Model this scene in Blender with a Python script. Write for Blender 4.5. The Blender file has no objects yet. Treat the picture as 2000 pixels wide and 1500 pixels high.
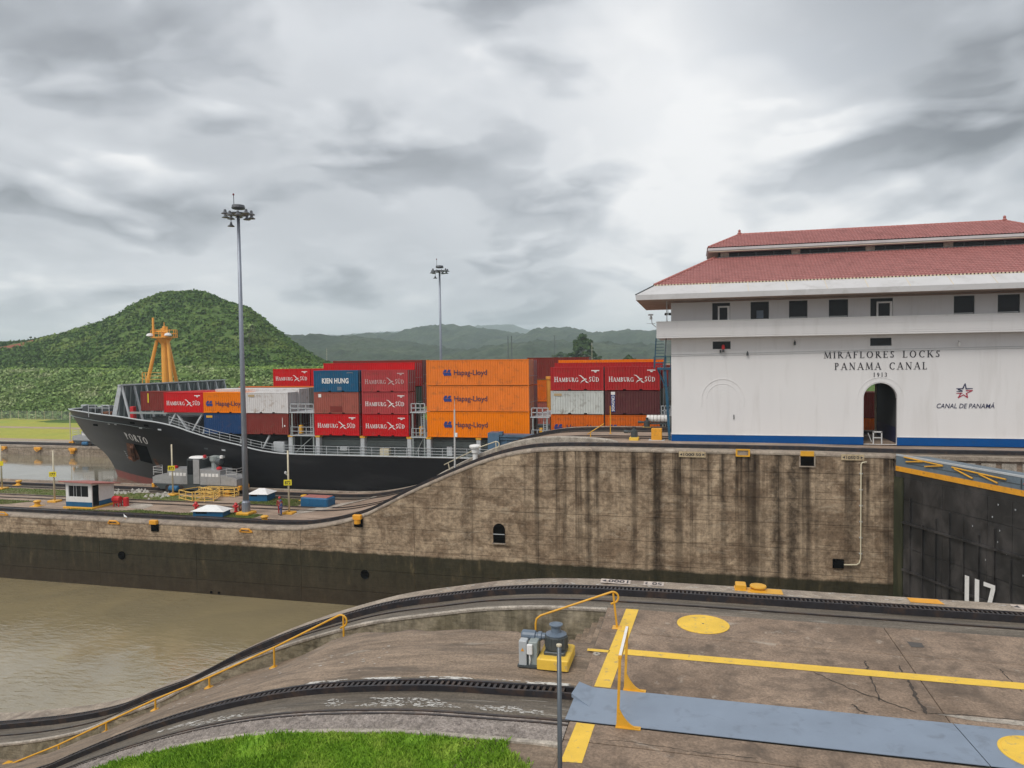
import bpy, math, random
import numpy as np
from mathutils import Vector, Matrix, noise as mnoise

# ------------------------------------------------------------------ camera, sky, sun, exposure
S = bpy.context.scene
C = S.collection
H = 7.8                                       # eye height above the upper lock wall (z = 0), metres
F = 1400.0                                    # focal length for a frame 2000 wide
TH, RO, PT = math.radians(14.16), 0.0125, math.atan(50.5 / F)
_s, _c = math.sin(TH), math.cos(TH)
_R0, _a = Vector((_c, _s, 0)), Vector((-_s, _c, 0))
FW = _a * math.cos(PT) - Vector((0, 0, math.sin(PT)))
_U0 = _a * math.sin(PT) + Vector((0, 0, math.cos(PT)))
CR = _R0 * math.cos(RO) - _U0 * math.sin(RO)
CU = _U0 * math.cos(RO) + _R0 * math.sin(RO)
cam = bpy.data.cameras.new('camera')
cam_o = bpy.data.objects.new('camera', cam); C.objects.link(cam_o)
cam_o.matrix_world = Matrix(((CR.x, CU.x, -FW.x, 0), (CR.y, CU.y, -FW.y, 0), (CR.z, CU.z, -FW.z, H), (0, 0, 0, 1)))
cam.sensor_width = 36.0; cam.lens = F / 2000 * 36; cam.clip_start = 0.2; cam.clip_end = 40000
S.camera = cam_o
S.view_settings.view_transform = 'Standard'
S.view_settings.look = 'None'
S.view_settings.exposure = 0.66
S.view_settings.gamma = 1.0
S.view_settings.use_curve_mapping = False
S.cycles.use_denoising = True
S.cycles.max_bounces = 6
S.cycles.volume_bounces = 1
S.cycles.transparent_max_bounces = 6

SUN_EL, SUN_AZ = math.radians(52), math.radians(205)      # azimuth clockwise from +Y: behind the camera, to its left
sun_dir = Vector((math.sin(SUN_AZ) * math.cos(SUN_EL), math.cos(SUN_AZ) * math.cos(SUN_EL), math.sin(SUN_EL)))
sun = bpy.data.lights.new('sun', 'SUN'); sun.energy = 1.5; sun.angle = math.radians(28); sun.color = (1.0, 0.96, 0.9)
sun_o = bpy.data.objects.new('sun', sun); C.objects.link(sun_o)
sun_o.rotation_euler = (-sun_dir).to_track_quat('-Z', 'Y').to_euler()


class NT:
    """small wrapper for building node trees"""
    def __init__(self, tree):
        self.t = tree
    def n(self, kind, props=None, **ins):
        nd = self.t.nodes.new(kind)
        for k, v in (props or {}).items():
            setattr(nd, k, v)
        for k, v in ins.items():
            self.set(nd, k, v)
        return nd
    def set(self, nd, k, v):
        key = int(k[1:]) if k[0] == '_' and k[1:].isdigit() else k.replace('_', ' ')
        sock = nd.inputs[key]
        if isinstance(v, bpy.types.NodeSocket):
            self.t.links.new(v, sock)
        elif isinstance(v, bpy.types.Node):
            self.t.links.new(v.outputs[0], sock)
        else:
            if sock.type == 'RGBA' and len(v) == 3:
                v = (*v, 1)
            sock.default_value = v
    def math(self, op, a, b=0.0, c=0.0, clamp=False):
        return self.n('ShaderNodeMath', {'operation': op, 'use_clamp': clamp}, _0=a, _1=b, _2=c).outputs[0]
    def mix(self, f, a, b, kind='MIX'):
        nd = self.n('ShaderNodeMix', {'data_type': 'RGBA', 'blend_type': kind})
        self.set(nd, '_0', f); self.set(nd, '_6', a); self.set(nd, '_7', b)
        return nd.outputs[2]
    def ramp(self, f, stops):
        nd = self.n('ShaderNodeValToRGB', Fac=f)
        el = nd.color_ramp.elements
        while len(el) < len(stops):
            el.new(0.5)
        for e, (p, col) in zip(el, stops):
            e.position = p
            e.color = (col, col, col, 1) if not isinstance(col, tuple) else (*col, 1)
        return nd.outputs[0]
    def noise(self, vec, scale, detail=4.0, rough=0.55, dist=0.0, sv=None):
        if sv is not None:
            vec = self.n('ShaderNodeMapping', Vector=vec, Scale=sv)
        return self.n('ShaderNodeTexNoise', {'normalize': True}, Vector=vec, Scale=scale, Detail=detail, Roughness=rough, Distortion=dist).outputs[0]
    def mr(self, v, a, b, c=0.0, d=1.0):
        return self.n('ShaderNodeMapRange', {'clamp': True}, _0=v, _1=a, _2=b, _3=c, _4=d).outputs[0]


# sky: thick broken overcast, with a little of the clear sky above it showing between
W = bpy.data.worlds.new('World'); S.world = W; W.use_nodes = True
W.node_tree.nodes.clear()
w = NT(W.node_tree)
tc = w.n('ShaderNodeTexCoord').outputs['Generated']
sx = w.n('ShaderNodeSeparateXYZ', Vector=tc)
up = w.math('MAXIMUM', sx.outputs[2], 0.0)
zc = w.math('ADD', up, 0.36)
cp = w.n('ShaderNodeCombineXYZ', X=w.math('DIVIDE', sx.outputs[0], zc), Y=w.math('DIVIDE', sx.outputs[1], zc), Z=w.math('DIVIDE', w.math('MULTIPLY', up, 2.1), zc)).outputs[0]
off = lambda x, y, z: w.n('ShaderNodeVectorMath', {'operation': 'ADD'}, _0=cp, _1=(x, y, z)).outputs[0]
wrp = w.n('ShaderNodeTexNoise', Vector=off(1.7, 4.2, 0.3), Scale=1.6, Detail=1.0)
wv = w.n('ShaderNodeVectorMath', {'operation': 'SCALE'}, _0=wrp.outputs[1]); wv.inputs['Scale'].default_value = 0.22
def cl(v, scale, det, rough):
    return w.noise(w.n('ShaderNodeVectorMath', {'operation': 'ADD'}, _0=v, _1=wv.outputs[0]), scale, det, rough)
n_big = w.noise(off(5.3, 0.6, 2.0), 0.80, 4.0, 0.5, 0.4)                       # where the deck is thick
n_puff = cl(off(2.4, 1.9, 0.0), 2.1, 5.0, 0.45)                                 # heaped cloud
n_lift = cl(off(2.4, 1.9, 0.07), 2.1, 5.0, 0.45)                                # the same, a little higher up: tells tops from undersides
def bil(n, o):                                                                  # bulging outlines: creases where a signed noise crosses zero
    v = w.n('ShaderNodeVectorMath', {'operation': 'ADD'}, _0=off(2.4, 1.9, o), _1=wv.outputs[0]).outputs[0]
    b1 = w.math('ABSOLUTE', w.math('SUBTRACT', w.noise(v, 3.6, 0.0, 0.5), 0.5))
    b2 = w.math('ABSOLUTE', w.math('SUBTRACT', w.noise(v, 8.5, 0.0, 0.5), 0.5))
    return w.math('ADD', w.math('ADD', w.math('MULTIPLY', n, 0.85), 0.050), w.math('ADD', w.math('MULTIPLY', b1, 0.30), w.math('MULTIPLY', b2, 0.12)))
n_puff, n_lift = bil(n_puff, 0.0), bil(n_lift, 0.07)
n_soft = cl(off(7.0, 3.0, 1.0), 1.2, 6.0, 0.55)
dens = w.math('ADD', w.math('MULTIPLY', n_big, 0.45), w.math('MULTIPLY', n_puff, 0.60))
heap = w.mr(n_puff, 0.505, 0.540)                                               # fairly crisp cloud edges
heap2 = w.mr(n_soft, 0.50, 0.60)
lit = w.math('MAXIMUM', w.math('MULTIPLY', w.math('SUBTRACT', n_puff, n_lift), 3.0), -0.045)
lum = w.mr(n_big, 0.36, 0.62, 0.69, 0.55)
lum = w.math('SUBTRACT', lum, w.math('MULTIPLY', heap2, 0.09))
lum = w.math('SUBTRACT', lum, w.math('MULTIPLY', heap, w.mr(n_puff, 0.51, 0.64, 0.03, 0.23)))
lum = w.math('ADD', lum, w.math('MULTIPLY', lit, w.math('ADD', w.math('MULTIPLY', heap, 0.7), 0.3)))
low = w.mr(sx.outputs[2], 0.0, 0.20, 1.0, 0.0)                                  # thinner deck towards the horizon
lum = w.math('ADD', lum, w.math('MULTIPLY', w.math('POWER', low, 1.3), 0.25))
def lobe(x, y, wd):                                                             # a broad thicker or thinner region of the deck
    d = (FW + CR * ((x - 1000) / F) - CU * ((y - 750) / F)).normalized()
    dt = w.n('ShaderNodeVectorMath', {'operation': 'DOT_PRODUCT'}, _0=tc, _1=tuple(d)).outputs['Value']
    return w.mr(dt, math.cos(wd), 1.0)
lum = w.math('ADD', lum, w.math('MULTIPLY', lobe(1550, 320, 0.40), 0.20))
lum = w.math('SUBTRACT', lum, w.math('MULTIPLY', lobe(1950, -100, 0.34), 0.46))
lum = w.math('SUBTRACT', lum, w.math('MULTIPLY', lobe(100, -40, 0.36), 0.04))
lum = w.math('SUBTRACT', lum, w.math('MULTIPLY', lobe(900, 420, 0.26), 0.07))
lum = w.math('MINIMUM', w.math('MAXIMUM', lum, 0.22), 0.86)
ccol = w.ramp(lum, [(0.22, (0.200, 0.214, 0.242)), (0.45, (0.430, 0.452, 0.492)), (0.65, (0.640, 0.660, 0.695)), (0.86, (0.860, 0.862, 0.872))])
sky = w.n('ShaderNodeTexSky', {'sky_type': 'NISHITA', 'sun_disc': False, 'sun_elevation': SUN_EL, 'sun_rotation': SUN_AZ, 'dust_density': 2.0})
b_sky = w.n('ShaderNodeBackground', Color=sky.outputs[0], Strength=0.1)
b_cl = w.n('ShaderNodeBackground', Color=ccol, Strength=0.72)
cover = w.mr(dens, 0.34, 0.44, 0.94, 1.0)
ms = w.n('ShaderNodeMixShader', Fac=cover); w.set(ms, '_1', b_sky); w.set(ms, '_2', b_cl)
w.n('ShaderNodeOutputWorld', Surface=ms.outputs[0])

HAZE = 1.9e-4
rng = random.Random(7)

# ------------------------------------------------------------------ helpers
def at(x, y, X=None, Y=None, z=None):
    """the point of the place seen at this spot of the survey photograph, on a known plane"""
    d = FW + CR * ((x - 1000) / F) - CU * ((y - 750) / F)
    t = Y / d.y if Y is not None else ((z - H) / d.z if z is not None else X / d.x)
    return Vector((d.x * t, d.y * t, H + d.z * t))

def srgb(r, g, b):
    f = lambda u: ((u / 255 + 0.055) / 1.055) ** 2.4 if u > 10 else u / 255 / 12.92
    return (f(r), f(g), f(b))

def thing(name, label, cat, loc=(0, 0, 0), rz=0.0, group=None):
    o = bpy.data.objects.new(name, None); C.objects.link(o)
    o.location = loc; o.rotation_euler = (0, 0, rz); o.empty_display_size = 0.2
    o['label'] = label; o['category'] = cat
    if group: o['group'] = group
    return o

def tag(o, label=None, cat=None, group=None, kind=None):
    if label: o['label'] = label
    if cat: o['category'] = cat
    if group: o['group'] = group
    if kind: o['kind'] = kind
    return o

def kids(o):
    return [c for c in bpy.data.objects if c.parent == o]

def dup(root, loc, rz=None, label=None):
    def cp(o, par):
        c = o.copy(); C.objects.link(c)
        if par: c.parent = par
        for k in ch.get(o, []): cp(k, c)
        return c
    ch = {}
    for o in bpy.data.objects:
        if o.parent: ch.setdefault(o.parent, []).append(o)
    r = cp(root, None); r.location = loc
    if rz is not None: r.rotation_euler = (0, 0, rz)
    if label: r['label'] = label
    return r

class MB:
    def __init__(self):
        self.v = []; self.f = []
    def add(self, vs, fs):
        k = len(self.v)
        self.v += [tuple(p) for p in vs]
        self.f += [tuple(i + k for i in f) for f in fs]
        return self
    def box(self, x0, x1, y0, y1, z0, z1):
        vs = [(x, y, z) for z in (z0, z1) for y in (y0, y1) for x in (x0, x1)]
        return self.add(vs, [(0, 2, 3, 1), (4, 5, 7, 6), (0, 1, 5, 4), (2, 6, 7, 3), (0, 4, 6, 2), (1, 3, 7, 5)])
    def bbox(self, x0, x1, y0, y1, z0, z1, r=0.03):
        """box with chamfered vertical and top edges"""
        lv = [(z0, 0), (z1 - r, 0), (z1, r)]
        vs = []
        for z, i in lv:
            a0, a1, b0, b1 = x0 + i, x1 - i, y0 + i, y1 - i
            vs += [(a0 + r, b0, z), (a1 - r, b0, z), (a1, b0 + r, z), (a1, b1 - r, z), (a1 - r, b1, z), (a0 + r, b1, z), (a0, b1 - r, z), (a0, b0 + r, z)]
        fs = [tuple(range(7, -1, -1)), tuple(range(16, 24))]
        for l in range(2):
            fs += [(l * 8 + i, l * 8 + (i + 1) % 8, l * 8 + 8 + (i + 1) % 8, l * 8 + 8 + i) for i in range(8)]
        return self.add(vs, fs)
    def bar(self, p, q, w, h=None, up=(0, 0, 1)):
        p, q = Vector(p), Vector(q); h = h or w
        d = (q - p).normalized(); u = Vector(up)
        if abs(d.dot(u)) > 0.98: u = Vector((0, 1, 0))
        s = d.cross(u).normalized() * (w / 2); t = s.cross(d).normalized() * (h / 2)
        vs = [a + i * s + j * t for a in (p, q) for i, j in ((-1, -1), (1, -1), (1, 1), (-1, 1))]
        return self.add(vs, [(3, 2, 1, 0), (4, 5, 6, 7), (0, 1, 5, 4), (1, 2, 6, 5), (2, 3, 7, 6), (3, 0, 4, 7)])
    def tube(self, pts, r, n=8, r2=None, cap=True):
        pts = [Vector(p) for p in pts]; m = len(pts); vs = []; fs = []
        pu = None
        for i, p in enumerate(pts):
            d = (pts[min(i + 1, m - 1)] - pts[max(i - 1, 0)]).normalized()
            if pu is None:
                pu = d.cross(Vector((0, 0, 1)) if abs(d.z) < 0.9 else Vector((0, 1, 0))).normalized()
            pu = (pu - d * pu.dot(d)).normalized(); pv = d.cross(pu)
            rr = r if r2 is None else r + (r2 - r) * i / (m - 1)
            vs += [p + (pu * math.cos(2 * math.pi * k / n) + pv * math.sin(2 * math.pi * k / n)) * rr for k in range(n)]
        for i in range(m - 1):
            fs += [(i * n + k, i * n + (k + 1) % n, (i + 1) * n + (k + 1) % n, (i + 1) * n + k) for k in range(n)]
        if cap:
            fs += [tuple(range(n - 1, -1, -1)), tuple((m - 1) * n + k for k in range(n))]
        return self.add(vs, fs)
    def lathe(self, prof, c=(0, 0, 0), n=16, axis='z', sx=1.0, sy=1.0):
        """prof: (radius, height) pairs; closed at the ends"""
        vs = []; fs = []; m = len(prof)
        for r, z in prof:
            for k in range(n):
                a = 2 * math.pi * k / n
                p = (r * math.cos(a) * sx, r * math.sin(a) * sy, z)
                if axis == 'x': p = (p[2], p[0], p[1])
                if axis == 'y': p = (p[0], p[2], p[1])
                vs.append((c[0] + p[0], c[1] + p[1], c[2] + p[2]))
        for i in range(m - 1):
            fs += [(i * n + k, i * n + (k + 1) % n, (i + 1) * n + (k + 1) % n, (i + 1) * n + k) for k in range(n)]
        fs += [tuple(range(n - 1, -1, -1)), tuple((m - 1) * n + k for k in range(n))]
        return self.add(vs, fs)
    def prism(self, poly, vec):
        vec = Vector(vec); a = [Vector(p) for p in poly]; n = len(a)
        return self.add(a + [p + vec for p in a], [tuple(range(n - 1, -1, -1)), tuple(range(n, 2 * n))] + [(i, (i + 1) % n, n + (i + 1) % n, n + i) for i in range(n)])
    def poly(self, pts):
        return self.add(pts, [tuple(range(len(pts)))])
    def grid(self, rows, flip=False):
        m = len(rows[0]); vs = [p for r in rows for p in r]; fs = []
        for i in range(len(rows) - 1):
            for j in range(m - 1):
                q = (i * m + j, i * m + j + 1, (i + 1) * m + j + 1, (i + 1) * m + j)
                fs.append(q[::-1] if flip else q)
        return self.add(vs, fs)
    def build(self, name, mat, parent=None, base=None, local=False, smooth=False, kind=None, fix=True):
        """world coordinates unless local; a child is stored relative to the thing it hangs under"""
        off = Vector((0, 0, 0))
        if parent is not None and not local:
            top = parent
            while top.parent: top = top.parent
            off = Vector(top.location)
        if parent is None and base is not None: off = Vector(base)
        me = bpy.data.meshes.new(name)
        ar = np.array(self.v, dtype=float).reshape(-1, 3)
        if not (local and parent is not None): ar = ar - np.array(off)
        me.from_pydata([tuple(p) for p in ar], [], self.f)
        if fix and len(self.f) < 60000:
            import bmesh
            bm = bmesh.new(); bm.from_mesh(me); bmesh.ops.recalc_face_normals(bm, faces=bm.faces); bm.to_mesh(me); bm.free()
        if smooth:
            me.polygons.foreach_set('use_smooth', [True] * len(me.polygons))
        me.materials.append(mat); me.update()
        o = bpy.data.objects.new(name, me); C.objects.link(o)
        if parent is not None: o.parent = parent
        elif base is not None: o.location = off
        if kind: o['kind'] = kind
        return o

def interp(pts):
    xs = np.array([p[0] for p in pts]); ys = np.array([p[1] for p in pts])
    # monotone cubic
    h = np.diff(xs); d = np.diff(ys) / h; m = np.zeros(len(xs)); m[0], m[-1] = d[0], d[-1]
    for i in range(1, len(xs) - 1):
        if d[i - 1] * d[i] > 0:
            w1, w2 = 2 * h[i] + h[i - 1], h[i] + 2 * h[i - 1]
            m[i] = (w1 + w2) / (w1 / d[i - 1] + w2 / d[i])
    def f(x):
        if x <= xs[0]: return float(ys[0])
        if x >= xs[-1]: return float(ys[-1])
        i = int(np.searchsorted(xs, x) - 1); t = (x - xs[i]) / h[i]
        return float((1 + 2 * t) * (1 - t) ** 2 * ys[i] + t * (1 - t) ** 2 * h[i] * m[i] + t * t * (3 - 2 * t) * ys[i + 1] + t * t * (t - 1) * h[i] * m[i + 1])
    return f

def frange(a, b, st):
    n = max(1, int(math.ceil((b - a) / st - 1e-6)))
    return [a + (b - a) * i / n for i in range(n + 1)]

# ---- lettering: returns flat 2-D faces (lists of (x, y)), cap height 1
def sans(text, bold=0.0, shear=0.0, space=1.0):
    cu = bpy.data.curves.new('t', 'FONT'); cu.body = text; cu.size = 1.0; cu.offset = bold; cu.shear = shear; cu.space_character = space
    cu.resolution_u = 3; cu.fill_mode = 'FRONT'
    o = bpy.data.objects.new('t', cu); me = bpy.data.meshes.new_from_object(o)
    vs = [(v.co.x, v.co.y) for v in me.vertices]; fs = [tuple(p.vertices) for p in me.polygons]
    bpy.data.objects.remove(o); bpy.data.curves.remove(cu); bpy.data.meshes.remove(me)
    x0 = min(v[0] for v in vs); cap = 0.73
    return [[((vs[i][0] - x0) / cap, vs[i][1] / cap) for i in f] for f in fs]

_T, _t, _sf = 0.15, 0.06, 0.20
def _arc(cx, cy, rx, ry, a0, a1, n=12):
    return ('a', cx, cy, rx, ry, a0, a1, n)
SERIF = {   # strokes: (x0, y0, x1, y1, thick, serif at start, serif at end)
    'M': (1.05, [(.14, 0, .2, 1, _t, 1, 0), (.2, 1, .52, .05, _T, 0, 0), (.52, .05, .84, 1, _t, 0, 0), (.84, 1, .9, 0, _T, 0, 1), (.1, .98, .22, .98, _t, 0, 0), (.82, .98, .96, .98, _t, 0, 0)]),
    'I': (.36, [(.18, 0, .18, 1, _T, 1, 1)]),
    '1': (.36, [(.18, 0, .18, 1, _T, 1, 0), (.06, .86, .18, .97, _t, 0, 0)]),
    'R': (.78, [(.18, 0, .18, 1, _T, 1, 1), _arc(.3, .75, .27, .25, -90, 90), (.18, .97, .32, .97, _t, 0, 0), (.18, .5, .32, .5, _t, 0, 0), (.34, .5, .7, .02, _T, 0, 0), (.62, .02, .82, .02, _t, 0, 0)]),
    'A': (.86, [(.1, 0, .42, 1, _t, 1, 0), (.42, 1, .75, 0, _T, 0, 1), (.24, .34, .64, .34, _t, 0, 0)]),
    'F': (.64, [(.18, 0, .18, 1, _T, 1, 1), (.18, .97, .6, .97, _t, 0, 0), (.59, 1, .59, .8, _t, 0, 0), (.18, .52, .46, .52, _t, 0, 0), (.45, .62, .45, .42, _t, 0, 0)]),
    'E': (.66, [(.18, 0, .18, 1, _T, 1, 1), (.18, .97, .6, .97, _t, 0, 0), (.59, 1, .59, .8, _t, 0, 0), (.18, .52, .46, .52, _t, 0, 0), (.45, .62, .45, .42, _t, 0, 0), (.18, .03, .62, .03, _t, 0, 0), (.61, 0, .61, .2, _t, 0, 0)]),
    'L': (.64, [(.18, 0, .18, 1, _T, 1, 1), (.18, .03, .6, .03, _t, 0, 0), (.59, 0, .59, .22, _t, 0, 0)]),
    'O': (.98, [_arc(.49, .5, .42, .5, 0, 360, 24)]),
    'C': (.84, [_arc(.49, .5, .42, .5, 50, 310, 20), (.75, .95, .75, .72, _t, 0, 0)]),
    'G': (.92, [_arc(.49, .5, .42, .5, 50, 325, 20), (.75, .95, .75, .72, _t, 0, 0), (.78, .0, .78, .4, _T, 0, 1)]),
    'S': (.62, [_arc(.32, .75, .2, .23, 30, 270), _arc(.32, .27, .22, .25, -150, 90), (.52, .98, .52, .78, _t, 0, 0), (.1, .02, .1, .24, _t, 0, 0)]),
    'K': (.84, [(.18, 0, .18, 1, _T, 1, 1), (.24, .42, .68, .98, _t, 0, 1), (.36, .56, .72, .02, _T, 0, 1)]),
    'P': (.68, [(.18, 0, .18, 1, _T, 1, 1), _arc(.3, .73, .28, .27, -90, 90), (.18, .97, .32, .97, _t, 0, 0), (.18, .46, .32, .46, _t, 0, 0)]),
    'N': (.94, [(.18, 0, .18, 1, _t, 1, 0), (.16, 1, .76, 0, _T, 0, 0), (.76, 0, .76, 1, _t, 0, 1), (.08, .98, .24, .98, _t, 0, 0)]),
    'H': (.9, [(.18, 0, .18, 1, _T, 1, 1), (.72, 0, .72, 1, _T, 1, 1), (.18, .52, .72, .52, _t, 0, 0)]),
    'B': (.72, [(.18, 0, .18, 1, _T, 1, 1), _arc(.3, .76, .24, .24, -90, 90), _arc(.3, .26, .3, .26, -90, 90), (.18, .97, .32, .97, _t, 0, 0), (.18, .52, .32, .52, _t, 0, 0), (.18, .03, .32, .03, _t, 0, 0)]),
    'U': (.86, [(.17, .3, .17, 1, _T, 0, 1), (.7, .3, .7, 1, _t, 0, 1), _arc(.435, .33, .265, .33, 180, 360)]),
    'D': (.9, [(.18, 0, .18, 1, _T, 1, 1), _arc(.36, .5, .42, .5, -90, 90, 16), (.18, .97, .4, .97, _t, 0, 0), (.18, .03, .4, .03, _t, 0, 0)]),
    '9': (.6, [_arc(.3, .68, .22, .3, 0, 360, 16), (.5, .62, .24, 0, _T, 0, 0)]),
    '3': (.56, [_arc(.24, .75, .22, .23, -90, 150), _arc(.24, .26, .26, .26, -150, 90)]),
    'T': (.78, [(.39, 0, .39, 1, _T, 1, 0), (.06, .97, .72, .97, _t, 0, 0), (.07, 1, .07, .8, _t, 0, 0), (.71, 1, .71, .8, _t, 0, 0)]),
    ' ': (.6, []),
}
SERIF['Ü'] = (SERIF['U'][0], SERIF['U'][1] + [(.3, 1.12, .3, 1.26, .13, 0, 0), (.55, 1.12, .55, 1.26, .13, 0, 0)])

def serif(text, track=0.0, wt=1.0, small=None):
    """small: height of letters after the first of a word (small capitals)"""
    out = []; x = 0.0; first = True
    def seg(x0, y0, x1, y1, w):
        d = math.hypot(x1 - x0, y1 - y0) or 1; nx, ny = -(y1 - y0) / d * w / 2, (x1 - x0) / d * w / 2
        return [(x0 - nx, y0 - ny), (x1 - nx, y1 - ny), (x1 + nx, y1 + ny), (x0 + nx, y0 + ny)]
    for ch in text:
        wd, st = SERIF[ch]; k = 1.0 if (first or not small) else small
        first = (ch == ' ')
        fs = []
        for s in st:
            if s[0] == 'a':
                _, cx, cy, rx, ry, a0, a1, n = s
                for i in range(n):
                    q = []
                    for a, sg in ((a0 + (a1 - a0) * i / n, 1), (a0 + (a1 - a0) * (i + 1) / n, 1), (a0 + (a1 - a0) * (i + 1) / n, -1), (a0 + (a1 - a0) * i / n, -1)):
                        a = math.radians(a); w = (_t + (_T - _t) * abs(math.cos(a))) * wt * 0.5
                        q.append((cx + (rx - w * (0 if sg == 1 else 2)) * math.cos(a), cy + (ry - w * (0 if sg == 1 else 2)) * math.sin(a)))
                    fs.append(q)
            else:
                x0, y0, x1, y1, w, s0, s1 = s
                fs.append(seg(x0, y0, x1, y1, w * wt))
                if s0: fs.append(seg(x0 - _sf * .8, y0 + .025, x0 + _sf * .8, y0 + .025, .05 * wt))
                if s1: fs.append(seg(x1 - _sf * .8, y1 + (-.025 if y1 > .5 else .025), x1 + _sf * .8, y1 + (-.025 if y1 > .5 else .025), .05 * wt))
        out += [[(x + p[0] * k, p[1] * k) for p in f] for f in fs]
        x += wd * k + track * k
    return out

def lettering(mb, faces, org, ux, uz, size, width=None):
    """lays 2-D faces on a plane; width stretches the run to that length"""
    org, ux, uz = Vector(org), Vector(ux), Vector(uz)
    sx = size
    if width:
        sx = width / (max(p[0] for f in faces for p in f) - min(p[0] for f in faces for p in f))
    nrm = ux.cross(uz).normalized()
    for i, f in enumerate(faces):
        mb.add([org + ux * (p[0] * sx) + uz * (p[1] * size) + nrm * (0.0007 * (i % 7)) for p in f], [tuple(range(len(f)))])
    return mb

# ------------------------------------------------------------------ materials (base colours are real albedos, save shade put into interior and void)
MATS = {}
def M(name, col, rough=0.6, metal=0.0, var=0.0, scale=1.5, col2=None, amt2=0.0, scale2=3.0, lo2=0.5, hi2=0.62, bump=0.0, bscale=20.0, coord='Object', spec=None, sv=None, rnd=0.0):
    """painted / mineral surface: base colour, broad tonal variation, and a second colour (dirt, rust, lichen) in patches"""
    m = bpy.data.materials.new(name); m.use_nodes = True
    t = NT(m.node_tree); m.node_tree.nodes.clear()
    vec = t.n('ShaderNodeNewGeometry').outputs['Position'] if coord == 'World' else t.n('ShaderNodeTexCoord').outputs['Object']
    c = t.n('ShaderNodeRGB'); c.outputs[0].default_value = (*col, 1); c = c.outputs[0]
    if var:
        n1 = t.noise(vec, scale, 5.0, 0.6, sv=sv)
        c = t.mix(1.0, c, t.ramp(n1, [(0.25, 1 - var), (0.75, 1 + var)]), 'MULTIPLY')
    if rnd:
        r = t.n('ShaderNodeObjectInfo').outputs['Random']
        c = t.mix(1.0, c, t.ramp(r, [(0.0, 1 - rnd), (1.0, 1 + rnd)]), 'MULTIPLY')
    if col2 is not None:
        n2 = t.noise(vec, scale2, 6.0, 0.62, 0.4, sv=sv)
        c = t.mix(t.math('MULTIPLY', t.mr(n2, lo2, hi2), amt2), c, col2)
    b = t.n('ShaderNodeBsdfPrincipled', Base_Color=c, Roughness=rough, Metallic=metal)
    if spec is not None: t.set(b, 'Specular_IOR_Level', spec)
    if bump:
        bn = t.n('ShaderNodeBump', Strength=bump, Distance=0.02, Height=t.noise(vec, bscale, 5.0, 0.6))
        t.set(b, 'Normal', bn.outputs[0])
    t.n('ShaderNodeOutputMaterial', Surface=b.outputs[0])
    MATS[name] = m
    return m

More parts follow.
